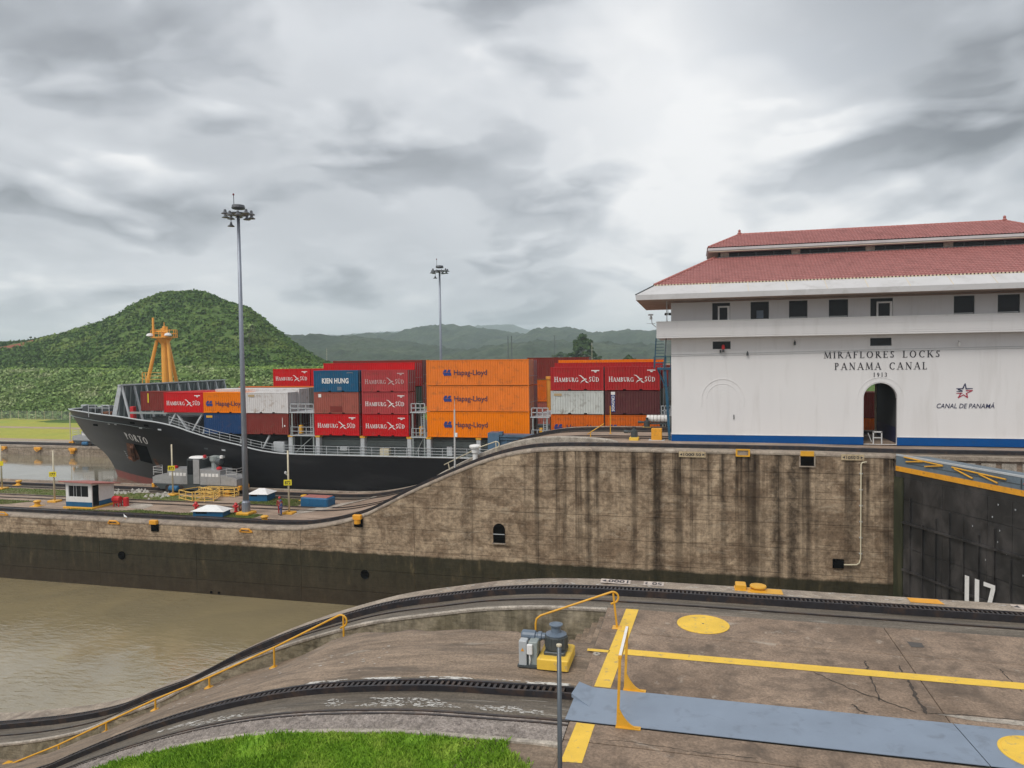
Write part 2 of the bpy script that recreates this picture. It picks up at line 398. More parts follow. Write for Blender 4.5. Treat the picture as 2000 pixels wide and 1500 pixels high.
def wall_concrete(name, streak, tan, brown, dark, algae_z=-10.0):
    """old board-marked lock wall: pour lines, run-off streaks, algae below the usual water level"""
    m = bpy.data.materials.new(name); m.use_nodes = True
    t = NT(m.node_tree); m.node_tree.nodes.clear()
    P = t.n('ShaderNodeNewGeometry').outputs['Position']
    sp = t.n('ShaderNodeSeparateXYZ', Vector=P)
    blot = t.noise(P, 0.42, 8.0, 0.68, 0.7, sv=(1, 1, 1.2))
    c = t.mix(t.mr(blot, 0.40, 0.60), brown, tan)
    fine = t.noise(P, 3.2, 6.0, 0.7, 0.3)
    c = t.mix(1.0, c, t.ramp(fine, [(0.25, 0.42), (0.5, 0.98), (0.72, 1.5)]), 'MULTIPLY')
    board = t.noise(P, 1.0, 5.0, 0.7, sv=(0.30, 0.30, 7.0))                      # form boards
    c = t.mix(1.0, c, t.ramp(board, [(0.33, 0.60), (0.44, 1.0), (0.7, 1.10)]), 'MULTIPLY')
    pale = t.noise(P, 0.9, 5.0, 0.65, 0.6, sv=(0.8, 0.8, 2.2))
    c = t.mix(t.math('MULTIPLY', t.mr(pale, 0.58, 0.68), 0.5), c, (0.47, 0.39, 0.29))
    st = t.noise(P, 1.0, 5.0, 0.62, 0.0, sv=(1.35, 1.35, 0.030))                   # run-off, long and thin
    st2 = t.noise(P, 1.0, 5.0, 0.70, 0.0, sv=(4.2, 4.2, 0.075))
    edge = t.mr(sp.outputs[0], -34.0, 2.0, 0.0, 1.0)
    lo = t.math('SUBTRACT', 0.61, t.math('MULTIPLY', edge, 0.13))
    f = t.math('MULTIPLY', t.mr(t.math('SUBTRACT', st, lo), 0.0, 0.13), streak)
    fade = t.mr(sp.outputs[2], -11.0, -1.0, 0.45, 1.0)
    brk = t.math('MULTIPLY', t.mr(t.noise(P, 0.8, 5.0, 0.6), 0.30, 0.58, 0.35, 1.0), fade)
    c = t.mix(t.math('MULTIPLY', f, brk), c, dark)
    c = t.mix(t.math('MULTIPLY', t.math('MULTIPLY', t.mr(st2, 0.52, 0.68), 0.55 * streak), t.math('MULTIPLY', brk, t.math('ADD', 0.45, t.math('MULTIPLY', edge, 0.55)))), c, (dark[0] * 1.8, dark[1] * 1.5, dark[2] * 1.2))
    hl = t.noise(P, 1.0, 5.0, 0.72, sv=(0.22, 0.22, 3.4))                          # seepage along the pour lines
    c = t.mix(t.math('MULTIPLY', t.mr(hl, 0.56, 0.66), 0.55), c, (dark[0] * 2.0, dark[1] * 1.7, dark[2] * 1.4))
    if algae_z > -15:                                                               # wide run-off stains under the drains
        wob = t.math('MULTIPLY', t.math('SUBTRACT', t.noise(P, 0.9, 4.0, 0.6), 0.5), 0.9)
        xw = t.math('ADD', sp.outputs[0], wob)
        for x0, w_, k_ in ((-2.9, .62, .95), (7.7, .55, .92), (6.45, .45, .85), (4.5, .5, .55), (8.8, .4, .5), (11.9, .55, .6), (2.4, .35, .5), (-8.6, .4, .4), (-13.1, .3, .4), (-19.6, .5, .35), (-29.6, .5, .5)):
            d = t.math('ABSOLUTE', t.math('SUBTRACT', xw, x0))
            c = t.mix(t.math('MULTIPLY', t.math('MULTIPLY', t.mr(d, w_ * .25, w_, 1.0, 0.0), k_), t.mr(fine, 0.3, 0.6, 1.0, 0.7)), c, dark)
    # green-black growth below the water mark, ragged at its edge
    az = t.math('ADD', sp.outputs[2], t.math('MULTIPLY', t.math('SUBTRACT', t.noise(P, 1.6, 4.0, 0.6, sv=(1, 1, 0.3)), 0.5), 0.35))
    af = t.mr(az, algae_z - 0.10, algae_z + 0.10, 1.0, 0.0)
    ag = t.noise(P, 1.0, 6.0, 0.65, 0.3, sv=(1.5, 1.5, 0.4))
    acol = t.ramp(ag, [(0.3, (0.008, 0.009, 0.004)), (0.5, (0.022, 0.021, 0.010)), (0.62, (0.034, 0.028, 0.014)), (0.78, (0.13, 0.105, 0.050))])
    lowz = t.mr(sp.outputs[2], algae_z - 4.6, algae_z - 1.2, 1.0, 0.0)
    acol = t.mix(t.math('MULTIPLY', lowz, 0.55), acol, (0.036, 0.022, 0.013))
    c = t.mix(t.math('MULTIPLY', af, 0.95), c, acol)
    b = t.n('ShaderNodeBsdfPrincipled', Base_Color=c, Roughness=t.mr(af, 0.0, 1.0, 0.92, 0.6))
    hgt = t.math('ADD', t.math('MULTIPLY', board, 0.6), t.math('MULTIPLY', fine, 0.6))
    t.set(b, 'Normal', t.n('ShaderNodeBump', Strength=0.55, Distance=0.06, Height=hgt).outputs[0]); t.set(b, 'Specular_IOR_Level', 0.2)
    t.n('ShaderNodeOutputMaterial', Surface=b.outputs[0])
    return m

def deck_concrete(name, c0, c1, dark, pale, sc=1.0, aniso=(1, 1, 1)):
    """weathered horizontal concrete: mottled, damp dark areas, pale spalls, fine grit"""
    m = bpy.data.materials.new(name); m.use_nodes = True
    t = NT(m.node_tree); m.node_tree.nodes.clear()
    P = t.n('ShaderNodeNewGeometry').outputs['Position']
    big = t.noise(P, 0.34 * sc, 6.0, 0.6, 0.6, sv=aniso)
    c = t.mix(t.mr(big, 0.34, 0.66), c0, c1)
    mid = t.noise(P, 1.9 * sc, 7.0, 0.7, 0.4, sv=aniso)
    c = t.mix(1.0, c, t.ramp(mid, [(0.25, 0.50), (0.5, 1.0), (0.75, 1.42)]), 'MULTIPLY')
    grit = t.noise(P, 16.0, 4.0, 0.75)
    c = t.mix(1.0, c, t.ramp(grit, [(0.3, 0.58), (0.5, 1.0), (0.7, 1.40)]), 'MULTIPLY')
    dk = t.noise(P, 0.8 * sc, 6.0, 0.68, 0.8, sv=aniso)
    c = t.mix(t.math('MULTIPLY', t.mr(dk, 0.50, 0.66), 0.72), c, dark)
    pl = t.noise(P, 1.3 * sc, 8.0, 0.7, 0.7, sv=aniso)
    c = t.mix(t.math('MULTIPLY', t.mr(pl, 0.60, 0.68), 0.55), c, pale)
    b = t.n('ShaderNodeBsdfPrincipled', Base_Color=c, Roughness=t.ramp(dk, [(0.4, 0.9), (0.7, 0.62)]))
    t.set(b, 'Normal', t.n('ShaderNodeBump', Strength=0.4, Distance=0.012, Height=t.math('ADD', mid, t.math('MULTIPLY', grit, 0.5))).outputs[0])
    t.n('ShaderNodeOutputMaterial', Surface=b.outputs[0])
    return m

def leafy(name, cols, sc=0.05, spread=0.25):
    """foliage: hue drifts over metres and from leaf clump to leaf clump"""
    m = bpy.data.materials.new(name); m.use_nodes = True
    t = NT(m.node_tree); m.node_tree.nodes.clear()
    P = t.n('ShaderNodeNewGeometry').outputs['Position']
    n1 = t.noise(P, sc, 5.0, 0.65, 0.3)
    n2 = t.noise(P, sc * 14, 3.0, 0.6)
    c = t.ramp(n1, [(0.32, cols[0]), (0.5, cols[1]), (0.68, cols[2])])
    c = t.mix(1.0, c, t.ramp(n2, [(0.3, 1 - spread), (0.7, 1 + spread)]), 'MULTIPLY')
    b = t.n('ShaderNodeBsdfPrincipled', Base_Color=c, Roughness=0.75)
    t.set(b, 'Specular_IOR_Level', 0.2)
    t.n('ShaderNodeOutputMaterial', Surface=b.outputs[0])
    return m

def water(name, col, wave, strength, rough=0.04):
    m = bpy.data.materials.new(name); m.use_nodes = True
    t = NT(m.node_tree); m.node_tree.nodes.clear()
    P = t.n('ShaderNodeNewGeometry').outputs['Position']
    n1 = t.noise(P, wave, 4.0, 0.55, 0.6, sv=(0.55, 1.5, 1))
    n2 = t.noise(P, wave * 0.22, 3.0, 0.5, 0.5)
    patch = t.mr(t.noise(P, 0.09, 3.0, 0.5), 0.40, 0.62, 0.25, 1.0)             # ruffled and calmer stretches
    h = t.math('MULTIPLY', t.math('ADD', n1, t.math('MULTIPLY', n2, 1.5)), patch)
    silt = t.noise(P, 0.12, 4.0, 0.5, 0.8)
    c = t.mix(t.mr(silt, 0.35, 0.65), col, (col[0] * 1.18, col[1] * 1.16, col[2] * 1.1))
    b = t.n('ShaderNodeBsdfPrincipled', Base_Color=c, Roughness=rough, IOR=3.0)
    t.set(b, 'Normal', t.n('ShaderNodeBump', Strength=strength, Distance=0.10, Height=h).outputs[0])
    t.n('ShaderNodeOutputMaterial', Surface=b.outputs[0])
    return m

m_wallC = wall_concrete('lock wall concrete', 1.0, (0.375, 0.285, 0.195), (0.190, 0.134, 0.088), (0.032, 0.022, 0.015))
m_wallF = wall_concrete('far wall concrete', 0.6, (0.34, 0.28, 0.22), (0.22, 0.175, 0.13), (0.08, 0.06, 0.045), -20.0)
m_ret = wall_concrete('retaining wall concrete', 0.7, (0.30, 0.26, 0.19), (0.19, 0.165, 0.11), (0.055, 0.05, 0.035), -30.0)
m_deck = deck_concrete('deck concrete', (0.178, 0.126, 0.088), (0.285, 0.207, 0.148), (0.075, 0.053, 0.036), (0.46, 0.40, 0.33))
m_deckR = deck_concrete('ramp concrete', (0.190, 0.139, 0.097), (0.265, 0.197, 0.140), (0.085, 0.063, 0.043), (0.38, 0.33, 0.27), 1.0, (0.35, 2.2, 1))
m_deckC = deck_concrete('centre deck concrete', (0.275, 0.200, 0.145), (0.36, 0.27, 0.205), (0.13, 0.094, 0.068), (0.45, 0.39, 0.33), 0.6, (0.4, 1.4, 1))
m_bed = deck_concrete('track bed concrete', (0.110, 0.090, 0.068), (0.160, 0.134, 0.104), (0.05, 0.042, 0.032), (0.46, 0.43, 0.38), 1.1, (0.25, 3.0, 1))
m_coping = deck_concrete('coping concrete', (0.27, 0.215, 0.165), (0.34, 0.285, 0.225), (0.14, 0.10, 0.08), (0.46, 0.41, 0.34), 1.0)
m_pale = deck_concrete('pale kerb concrete', (0.33, 0.29, 0.24), (0.43, 0.38, 0.32), (0.18, 0.15, 0.12), (0.5, 0.46, 0.41), 1.2)
m_gravel = deck_concrete('gravel', (0.22, 0.190, 0.165), (0.33, 0.285, 0.255), (0.11, 0.09, 0.08), (0.52, 0.47, 0.43), 6.0)
m_steel = M('rack steel', (0.030, 0.028, 0.032), 0.5, 0.3, 0.3, 3.0, (0.10, 0.06, 0.04), 0.5, 2.0, coord='World')
m_rail = M('rail steel', (0.055, 0.045, 0.042), 0.42, 0.5, 0.3, 3.0, (0.12, 0.075, 0.05), 0.6, 1.5, coord='World')
m_yel = M('yellow road paint', (0.78, 0.50, 0.06), 0.62, 0, 0.12, 2.0, (0.36, 0.27, 0.16), 0.8, 5.5, 0.57, 0.70, 0.2, 30, 'World')
m_yel2 = M('yellow rail paint', (0.70, 0.36, 0.03), 0.42, 0, 0.12, 3.0, (0.25, 0.11, 0.04), 0.6, 6.0, 0.62, 0.72, coord='World')
m_orange = M('orange yellow paint', (0.74, 0.33, 0.02), 0.5, 0, 0.15, 2.0, (0.22, 0.12, 0.06), 0.6, 3.0, 0.58, 0.7, coord='World')
m_bluepl = M('blue grey plate paint', (0.215, 0.262, 0.330), 0.5, 0, 0.10, 0.8, (0.13, 0.15, 0.18), 0.6, 2.2, 0.55, 0.72, 0.12, 14, 'World')
m_whitewall = M('white wall paint', (0.725, 0.708, 0.70), 0.7, 0, 0.03, 0.4, (0.47, 0.44, 0.41), 0.30, 0.9, 0.52, 0.76, 0.06, 6, 'World', sv=(1.3, 1.3, 0.16))
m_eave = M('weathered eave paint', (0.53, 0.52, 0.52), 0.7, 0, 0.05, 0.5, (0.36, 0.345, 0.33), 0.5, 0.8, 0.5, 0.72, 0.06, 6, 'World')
m_white = M('white paint', (0.76, 0.75, 0.73), 0.55, 0, 0.06, 2.0, (0.45, 0.42, 0.38), 0.35, 2.5, 0.55, 0.7, coord='World')
m_blue = M('blue wall paint', (0.003, 0.070, 0.250), 0.6, 0, 0.08, 1.0, (0.02, 0.06, 0.14), 0.3, 1.6, 0.55, 0.72, coord='World', spec=.15)
m_soffit = M('soffit boards', (0.34, 0.25, 0.21), 0.75, 0, 0.15, 1.0, coord='World')
m_tile = M('red clay tile', (0.345, 0.140, 0.128), 0.65, 0, 0.16, 2.2, (0.22, 0.085, 0.075), 0.5, 0.9, 0.52, 0.7, 0.2, 8, 'World')
m_ridge = M('ridge tile', (0.38, 0.14, 0.12), 0.65, 0, 0.2, 2.5, coord='World')
m_cream = M('cream mortar', (0.62, 0.53, 0.38), 0.8, 0, 0.2, 4.0, coord='World')
m_glass = M('dark window glass', (0.014, 0.016, 0.018), 0.22, 0, 0.2, 2.0, coord='World', spec=.22)
m_inside = M('dim interior', (0.075, 0.078, 0.08), 0.8, 0, 0.1, 1.0, coord='World')  # dark grey: the shade inside the passage is put into the colour
m_black = M('black void', (0.004, 0.004, 0.004), 0.95, spec=.02)  # flat black put in for the shade inside holes and recesses
m_frame = M('aluminium frame', (0.55, 0.55, 0.54), 0.45, 0.2, 0.05, 2)
m_letter = M('black letters', (0.018, 0.016, 0.025), 0.5)
m_navy = M('navy letters', (0.018, 0.022, 0.075), 0.55)
m_crimson = M('crimson mark', (0.38, 0.018, 0.05), 0.55)
m_stair = M('blue stair paint', (0.012, 0.085, 0.155), 0.45, 0, 0.15, 2.0, (0.05, 0.05, 0.05), 0.4, 3, coord='World')
m_hull = M('black hull paint', (0.007, 0.0075, 0.009), 0.42, 0, 0.25, 0.25, (0.035, 0.035, 0.035), 0.5, 0.25, 0.5, 0.75, 0.05, 0.8, 'World', sv=(0.5, 1, 2.5), spec=.3)
m_boot = M('red boot paint', (0.22, 0.042, 0.028), 0.5, 0, 0.2, 0.5, (0.08, 0.035, 0.022), 0.7, 0.5, 0.48, 0.66, coord='World')
m_rust = M('rust', (0.19, 0.075, 0.035), 0.8, 0, 0.4, 1.2, (0.05, 0.025, 0.018), 0.8, 1.0, 0.45, 0.6, coord='World')
m_ship = M('ship grey green paint', (0.27, 0.305, 0.295), 0.5, 0, 0.12, 0.8, (0.16, 0.13, 0.10), 0.4, 1.4, 0.55, 0.7, coord='World')
m_shipl = M('ship light grey paint', (0.45, 0.475, 0.49), 0.5, 0, 0.10, 0.8, (0.25, 0.18, 0.13), 0.4, 1.4, 0.56, 0.7, coord='World')
m_shipd = M('dark hold', (0.045, 0.05, 0.05), 0.7, 0, 0.3, 1.0, coord='World')
m_mast = M('orange mast paint', (0.80, 0.37, 0.06), 0.45, 0, 0.08, 1.0, coord='World')
m_pole = M('galvanised mast', (0.26, 0.285, 0.335), 0.45, 0.4, 0.10, 1.5, coord='World')
m_pole2 = M("dark pole", (0.10, 0.115, 0.13), 0.4, 0.4, 0.1, 2.0)
m_pale_pole = M('cream pole paint', (0.56, 0.50, 0.36), 0.55, 0, 0.15, 3)
m_lamp = M('lamp housing', (0.10, 0.105, 0.115), 0.45, 0.3, 0.1, 4)
m_sign = M('yellow sign', (0.80, 0.66, 0.02), 0.5, 0, 0.05, 3)
m_red = M('red enamel', (0.52, 0.018, 0.022), 0.4, 0, 0.12, 4)
m_loco = M('silver locomotive paint', (0.42, 0.425, 0.43), 0.38, 0.35, 0.10, 2.0, (0.22, 0.2, 0.18), 0.4, 2.5, 0.5, 0.7)
m_dkgrey = M('dark grey machine paint', (0.055, 0.065, 0.068), 0.45, 0, 0.15, 4.0, (0.12, 0.08, 0.05), 0.4, 8, 0.6, 0.72)
m_slate = M('blue grey machine paint', (0.12, 0.155, 0.20), 0.42, 0, 0.12, 4.0)
m_boxgrey = M('electric box grey', (0.42, 0.44, 0.45), 0.5, 0, 0.06, 3)
m_boxblue = M('blue box paint', (0.010, 0.105, 0.23), 0.5, 0, 0.12, 2)
m_gate = M('gate skin', (0.022, 0.021, 0.021), 0.40, 0, 0.55, 0.9, (0.075, 0.068, 0.066), 0.8, 0.55, 0.46, 0.66, 0.25, 5, 'World', sv=(1, 1, 0.6))
m_gatebl = M('gate blue grey paint', (0.13, 0.17, 0.205), 0.5, 0, 0.12, 1.0, (0.07, 0.085, 0.10), 0.5, 1.5, 0.5, 0.7, coord='World')
m_gategr = M('gate slime', (0.030, 0.034, 0.016), 0.5, 0, 0.4, 1.0, (0.075, 0.068, 0.035), 0.6, 0.8, coord='World', sv=(1, 1, 0.3))
m_farblue = M('far gate blue paint', (0.075, 0.145, 0.225), 0.5, 0, 0.15, 0.8, (0.05, 0.08, 0.11), 0.5, 1.0, coord='World')
m_skin = M('skin', (0.26, 0.13, 0.08), 0.6)
m_wred = M('red cloth', (0.33, 0.022, 0.030), 0.8, 0, 0.15, 6)
m_wblue = M('blue cloth', (0.05, 0.075, 0.20), 0.8, 0, 0.15, 6)
m_bird = M('white feathers', (0.8, 0.8, 0.78), 0.8)
m_bark = M('bark', (0.17, 0.14, 0.11), 0.9, 0, 0.3, 2.0)
m_stone = M('pale rubble', (0.36, 0.34, 0.30), 0.9, 0, 0.3, 2.0)
m_water = water('silty canal water', (0.245, 0.200, 0.115), 1.6, 0.75, 0.06)
m_water2 = water('silty canal water far', (0.19, 0.165, 0.115), 1.2, 0.12, 0.05)
m_hillveg = leafy('hill scrub', [(0.040, 0.088, 0.018), (0.080, 0.150, 0.028), (0.175, 0.235, 0.055)], 0.028, 0.30)
m_slopeveg = leafy('tall grass scrub', [(0.12, 0.20, 0.055), (0.21, 0.30, 0.10), (0.36, 0.40, 0.21)], 0.07, 0.5)
m_flatveg = leafy('bright scrub', [(0.17, 0.28, 0.055), (0.24, 0.36, 0.08), (0.30, 0.40, 0.11)], 0.05, 0.3)
m_tree = leafy('tree leaves', [(0.030, 0.062, 0.020), (0.045, 0.085, 0.026), (0.07, 0.11, 0.035)], 0.3, 0.4)
m_forest = leafy('forest canopy', [(0.016, 0.030, 0.017), (0.030, 0.050, 0.025), (0.055, 0.075, 0.036)], 0.012, 0.6)
m_grass = leafy('lawn grass', [(0.13, 0.27, 0.022), (0.20, 0.36, 0.030), (0.33, 0.44, 0.070)], 0.9, 0.3)
m_turf = leafy('turf', [(0.085, 0.125, 0.028), (0.125, 0.155, 0.040), (0.19, 0.165, 0.080)], 0.8, 0.3)
m_lawn = leafy('dry lawn', [(0.40, 0.355, 0.055), (0.345, 0.345, 0.055), (0.26, 0.32, 0.055)], 0.06, 0.12)
m_track = M('earth road', (0.36, 0.27, 0.20), 0.95, 0, 0.15, 0.3, coord='World')

# ------------------------------------------------------------------ the lie of the land
def sstep(a, b, x):
    t = np.clip((np.asarray(x, float) - a) / (b - a), 0, 1); return t * t * (3 - 2 * t)

hill_pts = [(-640, 13), (-560, 17), (-500, 21), (-470, 22.1), (-452, 23.2), (-437, 25), (-417, 27.2), (-396, 32), (-367, 40.8), (-348, 48.3), (-331, 52.3), (-313, 53), (-305, 52.2), (-289, 45.2), (-274, 40.5), (-252, 26), (-231, 12.4), (-222, 7), (-205, 3.0), (-100, 2.0), (300, 2.0)]
hill_prof = interp(hill_pts)
_hx = np.linspace(-700, 320, 1021); _hz = np.array([hill_prof(x) for x in _hx])
C_prof = interp([(-60, -8.1), (-45, -8.1), (-40.7, -8.1), (-36.6, -7.98), (-33.9, -7.6), (-31.3, -7.0), (-29.6, -6.45), (-27.4, -5.4), (-24.9, -4.14), (-22.4, -3.0), (-20, -1.97), (-17.6, -1.05), (-15.3, -.41), (-13, -.05), (-10.5, .08), (-7, .12), (8, .1), (15, 0), (40, 0)])
A_prof = interp([(-70, -8), (-36, -8), (-33, -7.95), (-30.2, -7.82), (-27.3, -7.35), (-24.6, -6.78), (-22.5, -6.15), (-21.1, -5.5), (-19.5, -4.85), (-17, -3.52), (-14.7, -2.48), (-12.5, -1.66), (-10.4, -1.02), (-8.3, -.6), (-6.4, -.27), (-4.5, -.09), (-2.5, -.02), (-.5, 0), (40, 0)])
B_prof = interp([(-70, -8), (-38, -8), (-34, -7.85), (-30, -7.35), (-26, -6.4), (-22, -5.1), (-18.14, -3.83), (-17.4, -3.47), (-15.2, -2.46), (-13.1, -1.63), (-11.16, -1.0), (-9.3, -.56), (-7.5, -.29), (-5.8, -.12), (-4.2, -.05), (-2.7, 0), (40, 0)])
T_prof = interp([(-70, -8.2), (-34, -8.15), (-30, -8.05), (-27, -7.85), (-23.3, -6.97), (-21.1, -5.84), (-18.9, -4.8), (-16.65, -3.74), (-14, -2.74), (-11.4, -1.79), (-9.8, -1.4), (-5, -1.25), (-2, -1.25)])

def land(X, Y):
    """height of the country beyond the locks"""
    X = np.asarray(X, float); Y = np.asarray(Y, float)
    left = 1 - sstep(-170, -60, X)
    up = 4.5 * left + 0.5 * (1 - left)
    z = -8.0 + (8.0 + up) * sstep(168, 222, Y + 6 * np.sin(X * 0.031) + 3 * np.sin(X * 0.11))
    pr = np.interp(X * 400.0 / np.clip(Y, 200, 700), _hx, _hz) - 3.0
    d = np.abs(Y - 400) / np.where(Y < 400, 118, 150)
    g = 0.5 * (1 + np.cos(np.pi * np.clip(d, 0, 1)))
    z = np.maximum(z, z * (1 - g) + (pr + 3.0) * g) + 0 * z
    z = z + np.where(Y > 170, 0.5 * np.sin(X * 0.09 + Y * 0.05) + 0.35 * np.sin(X * 0.23 - Y * 0.17), 0)
    z = z - np.clip((Y - 900) / 300, 0, 1) * 2
    return z

m_land = bpy.data.materials.new('country ground'); m_land.use_nodes = True
def _land_mat():
    t = NT(m_land.node_tree); m_land.node_tree.nodes.clear()
    P = t.n('ShaderNodeNewGeometry').outputs['Position']; sp = t.n('ShaderNodeSeparateXYZ', Vector=P)
    n = t.noise(P, 0.05, 6.0, 0.65, 0.4); n2 = t.noise(P, 0.7, 4.0, 0.6)
    g = t.ramp(n, [(0.3, (0.055, 0.10, 0.028)), (0.5, (0.090, 0.145, 0.038)), (0.7, (0.15, 0.19, 0.058))])
    g = t.mix(1.0, g, t.ramp(n2, [(0.3, 0.6), (0.7, 1.35)]), 'MULTIPLY')
    soil = t.mix(t.mr(n2, 0.35, 0.65), (0.20, 0.115, 0.075), (0.30, 0.19, 0.13))
    far = t.math('MULTIPLY', t.mr(sp.outputs[1], 430, 520), t.mr(t.noise(P, 0.010, 5.0, 0.6, sv=(0.5, 1, 1)), 0.44, 0.54))
    c = t.mix(far, g, soil)
    wob = t.math('MULTIPLY', t.math('SUBTRACT', n, 0.5), 14.0)
    rx = t.math('MULTIPLY', t.mr(t.math('ADD', sp.outputs[0], wob), -440, -433), t.mr(t.math('ADD', sp.outputs[0], wob), -408, -414))
    ry = t.mr(t.math('ADD', sp.outputs[2], t.math('MULTIPLY', wob, 0.3)), 17.0, 19.5)
    c = t.mix(t.math('MULTIPLY', rx, ry), c, t.mix(t.mr(n2, 0.3, 0.7), (0.21, 0.055, 0.035), (0.30, 0.11, 0.075)))
    b = t.n('ShaderNodeBsdfPrincipled', Base_Color=c, Roughness=0.95)
    t.set(b, 'Specular_IOR_Level', 0.1)
    t.n('ShaderNodeOutputMaterial', Surface=b.outputs[0])
_land_mat()

xs = sorted(set([-9000, -7200, -5500, -3800, -2600, -1800, -1300, -1000, -850] + [round(v, 2) for v in np.arange(-720, 260, 5.0)] + [300, 400, 550, 800, 1200, 1800, 2600, 3800, 5500, 7200, 9000]))
ys = [118.2] + [round(v, 2) for v in np.arange(125, 165, 10.0)] + [round(v, 2) for v in np.arange(166, 540, 4.0)] + [560, 620, 700, 800, 950, 1150, 1500, 2000, 2800, 4000, 5600, 7200, 9000]
GX, GY = np.meshgrid(xs, ys); GZ = land(GX, GY)
mb = MB(); mb.grid([[(GX[i, j], GY[i, j], GZ[i, j]) for j in range(len(xs))] for i in range(len(ys))])
tag(mb.build('ground', m_land, smooth=True, fix=False), kind='structure')
# ground under the near bank, behind the camera and under the two chambers
mb = MB(); mb.box(-9000, 9000, -1000, 118.1, -24.0, -17.5)
tag(mb.build('canal_bed', m_deckR), kind='structure')

def leaves(cen, rad, per, size, rs, flat=0.75, up=0.0):
    """leaf faces spread through clumps: cen (n,3), rad (n,) -> verts, faces"""
    n = len(cen); k = n * per
    c = np.repeat(cen, per, 0); r = np.repeat(rad, per)
    d = rs.normal(size=(k, 3)); d /= np.linalg.norm(d, axis=1)[:, None]
    d[:, 2] = np.abs(d[:, 2]) * 0.9 - 0.12
    p = c + d * (r * rs.uniform(0.55, 1.05, k))[:, None] * np.array([1, 1, flat])
    nrm = d + rs.normal(size=(k, 3)) * 0.55; nrm[:, 2] += up; nrm /= np.linalg.norm(nrm, axis=1)[:, None]
    a = np.cross(nrm, rs.normal(size=(k, 3))); a /= np.linalg.norm(a, axis=1)[:, None]; b = np.cross(nrm, a)
    s = size * rs.uniform(0.6, 1.4, k)[:, None]
    v = np.stack([p - a * s - b * s * 0.6, p + a * s - b * s * 0.5, p + a * s * 0.8 + b * s * 0.6, p - a * s * 0.7 + b * s * 0.7], 1).reshape(-1, 3)
    f = np.arange(k * 4).reshape(-1, 4)
    return v, f

def raw_mesh(name, v, f, mat, parent=None, kind=None, base=None):
    me = bpy.data.meshes.new(name)
    v = np.asarray(v, float); off = np.zeros(3)
    if parent is not None: off = np.array(parent.location)
    elif base is not None: off = np.array(base)
    v = v - off; f = np.asarray(f)
    me.vertices.add(len(v)); me.vertices.foreach_set('co', v.ravel())
    w_ = f.shape[1]
    me.loops.add(f.size); me.loops.foreach_set('vertex_index', f.ravel().astype(np.int32))
    me.polygons.add(len(f)); me.polygons.foreach_set('loop_start', np.arange(0, f.size, w_, dtype=np.int32))
    me.update(calc_edges=True); me.materials.append(mat)
    o = bpy.data.objects.new(name, me); C.objects.link(o)
    if parent is not None: o.parent = parent
    elif base is not None: o.location = off
    if kind: o['kind'] = kind
    return o

rs = np.random.default_rng(11)
def scatter(name, mat, n, x0, x1, y0, y1, r0, r1, per, size, keep=None, label=None, flat=0.75):
    X = rs.uniform(x0, x1, n); Y = rs.uniform(y0, y1, n)
    if keep is not None:
        k = keep(X, Y); X, Y = X[k], Y[k]
    Z = land(X, Y); R = rs.uniform(r0, r1, len(X)) * np.where(rs.random(len(X)) < 0.12, 1.6, 1.0)
    v, f = leaves(np.stack([X, Y, Z], 1), R, per, size, rs, flat)
    o = raw_mesh(name, v, f, mat, kind='stuff')
    return o
soil = lambda X, Y: (X > -440) & (X < -410) & (land(X, Y) > 17.5) & (Y < 402)
scatter('hillside_scrub', m_hillveg, 16000, -640, -170, 280, 520, 1.0, 2.5, 14, 0.70, lambda X, Y: (land(X, Y) > 5.2) & ~soil(X, Y))
scatter('slope_scrub', m_slopeveg, 6500, -420, -60, 166, 236, 0.8, 2.1, 16, 0.42, lambda X, Y: X < -50 - (Y - 166) * 0.6)
scatter('flat_scrub', m_flatveg, 6000, -560, -70, 214, 330, 0.5, 1.3, 12, 0.5, lambda X, Y: land(X, Y) < 7, flat=0.6)

def forest(name, d, pts, depth, bump, per_px):
    """a wooded ridge: crest through the given points at distance d, canopy bumps all over it"""
    P = [at(x, y, Y=d) for x, y in pts]
    pr = interp([(p.x, p.z) for p in P])
    X = np.arange(P[0].x, P[-1].x, per_px)
    K = 26; vs = np.zeros((K, len(X), 3))
    top = np.array([pr(x) for x in X])
    for i in range(K):
        u = i / (K - 1) * 1.35
        prof_u = np.clip(u, 0, 1); sh = math.sin(min(u, 1) * math.pi / 2) if u <= 1 else math.cos((u - 1) * 1.6)
        Y = d - depth + depth * u
        wig = np.array([mnoise.noise(Vector((x / (depth * 0.6), Y / (depth * 0.6), d))) for x in X]) * (0.18 if u < 1 else 0.05) * (1 - abs(2 * prof_u - 1) * 0.8)
        bm_ = np.array([mnoise.noise(Vector((x / (bump * 2.4), Y / (bump * 2.4), d))) + 0.6 * mnoise.noise(Vector((x / bump, Y / bump, d + 9))) for x in X]) * bump * 0.80
        vs[i, :, 0] = X + rs.normal(size=len(X)) * per_px * 0.25; vs[i, :, 1] = Y
        vs[i, :, 2] = -2 + (top + 2) * np.clip(sh + wig * sh, 0, 1.02) + bm_ * min(1, u * 5)
    n = len(X); idx = np.arange(K * n).reshape(K, n)
    f = np.stack([idx[:-1, :-1], idx[:-1, 1:], idx[1:, 1:], idx[1:, :-1]], -1).reshape(-1, 4)
    return tag(raw_mesh(name, vs.reshape(-1, 3), f, m_forest), kind='structure')
forest('near_hills', 1250, [(430, 664), (480, 660), (520, 656), (560, 654), (585, 657), (610, 660), (650, 657), (690, 659), (720, 662), (760, 665), (800, 671), (850, 678), (910, 686), (960, 680), (1010, 672), (1060, 667), (1120, 668), (1200, 672), (1300, 676), (1420, 676), (2200, 680)], 330, 9.0, 4.2)
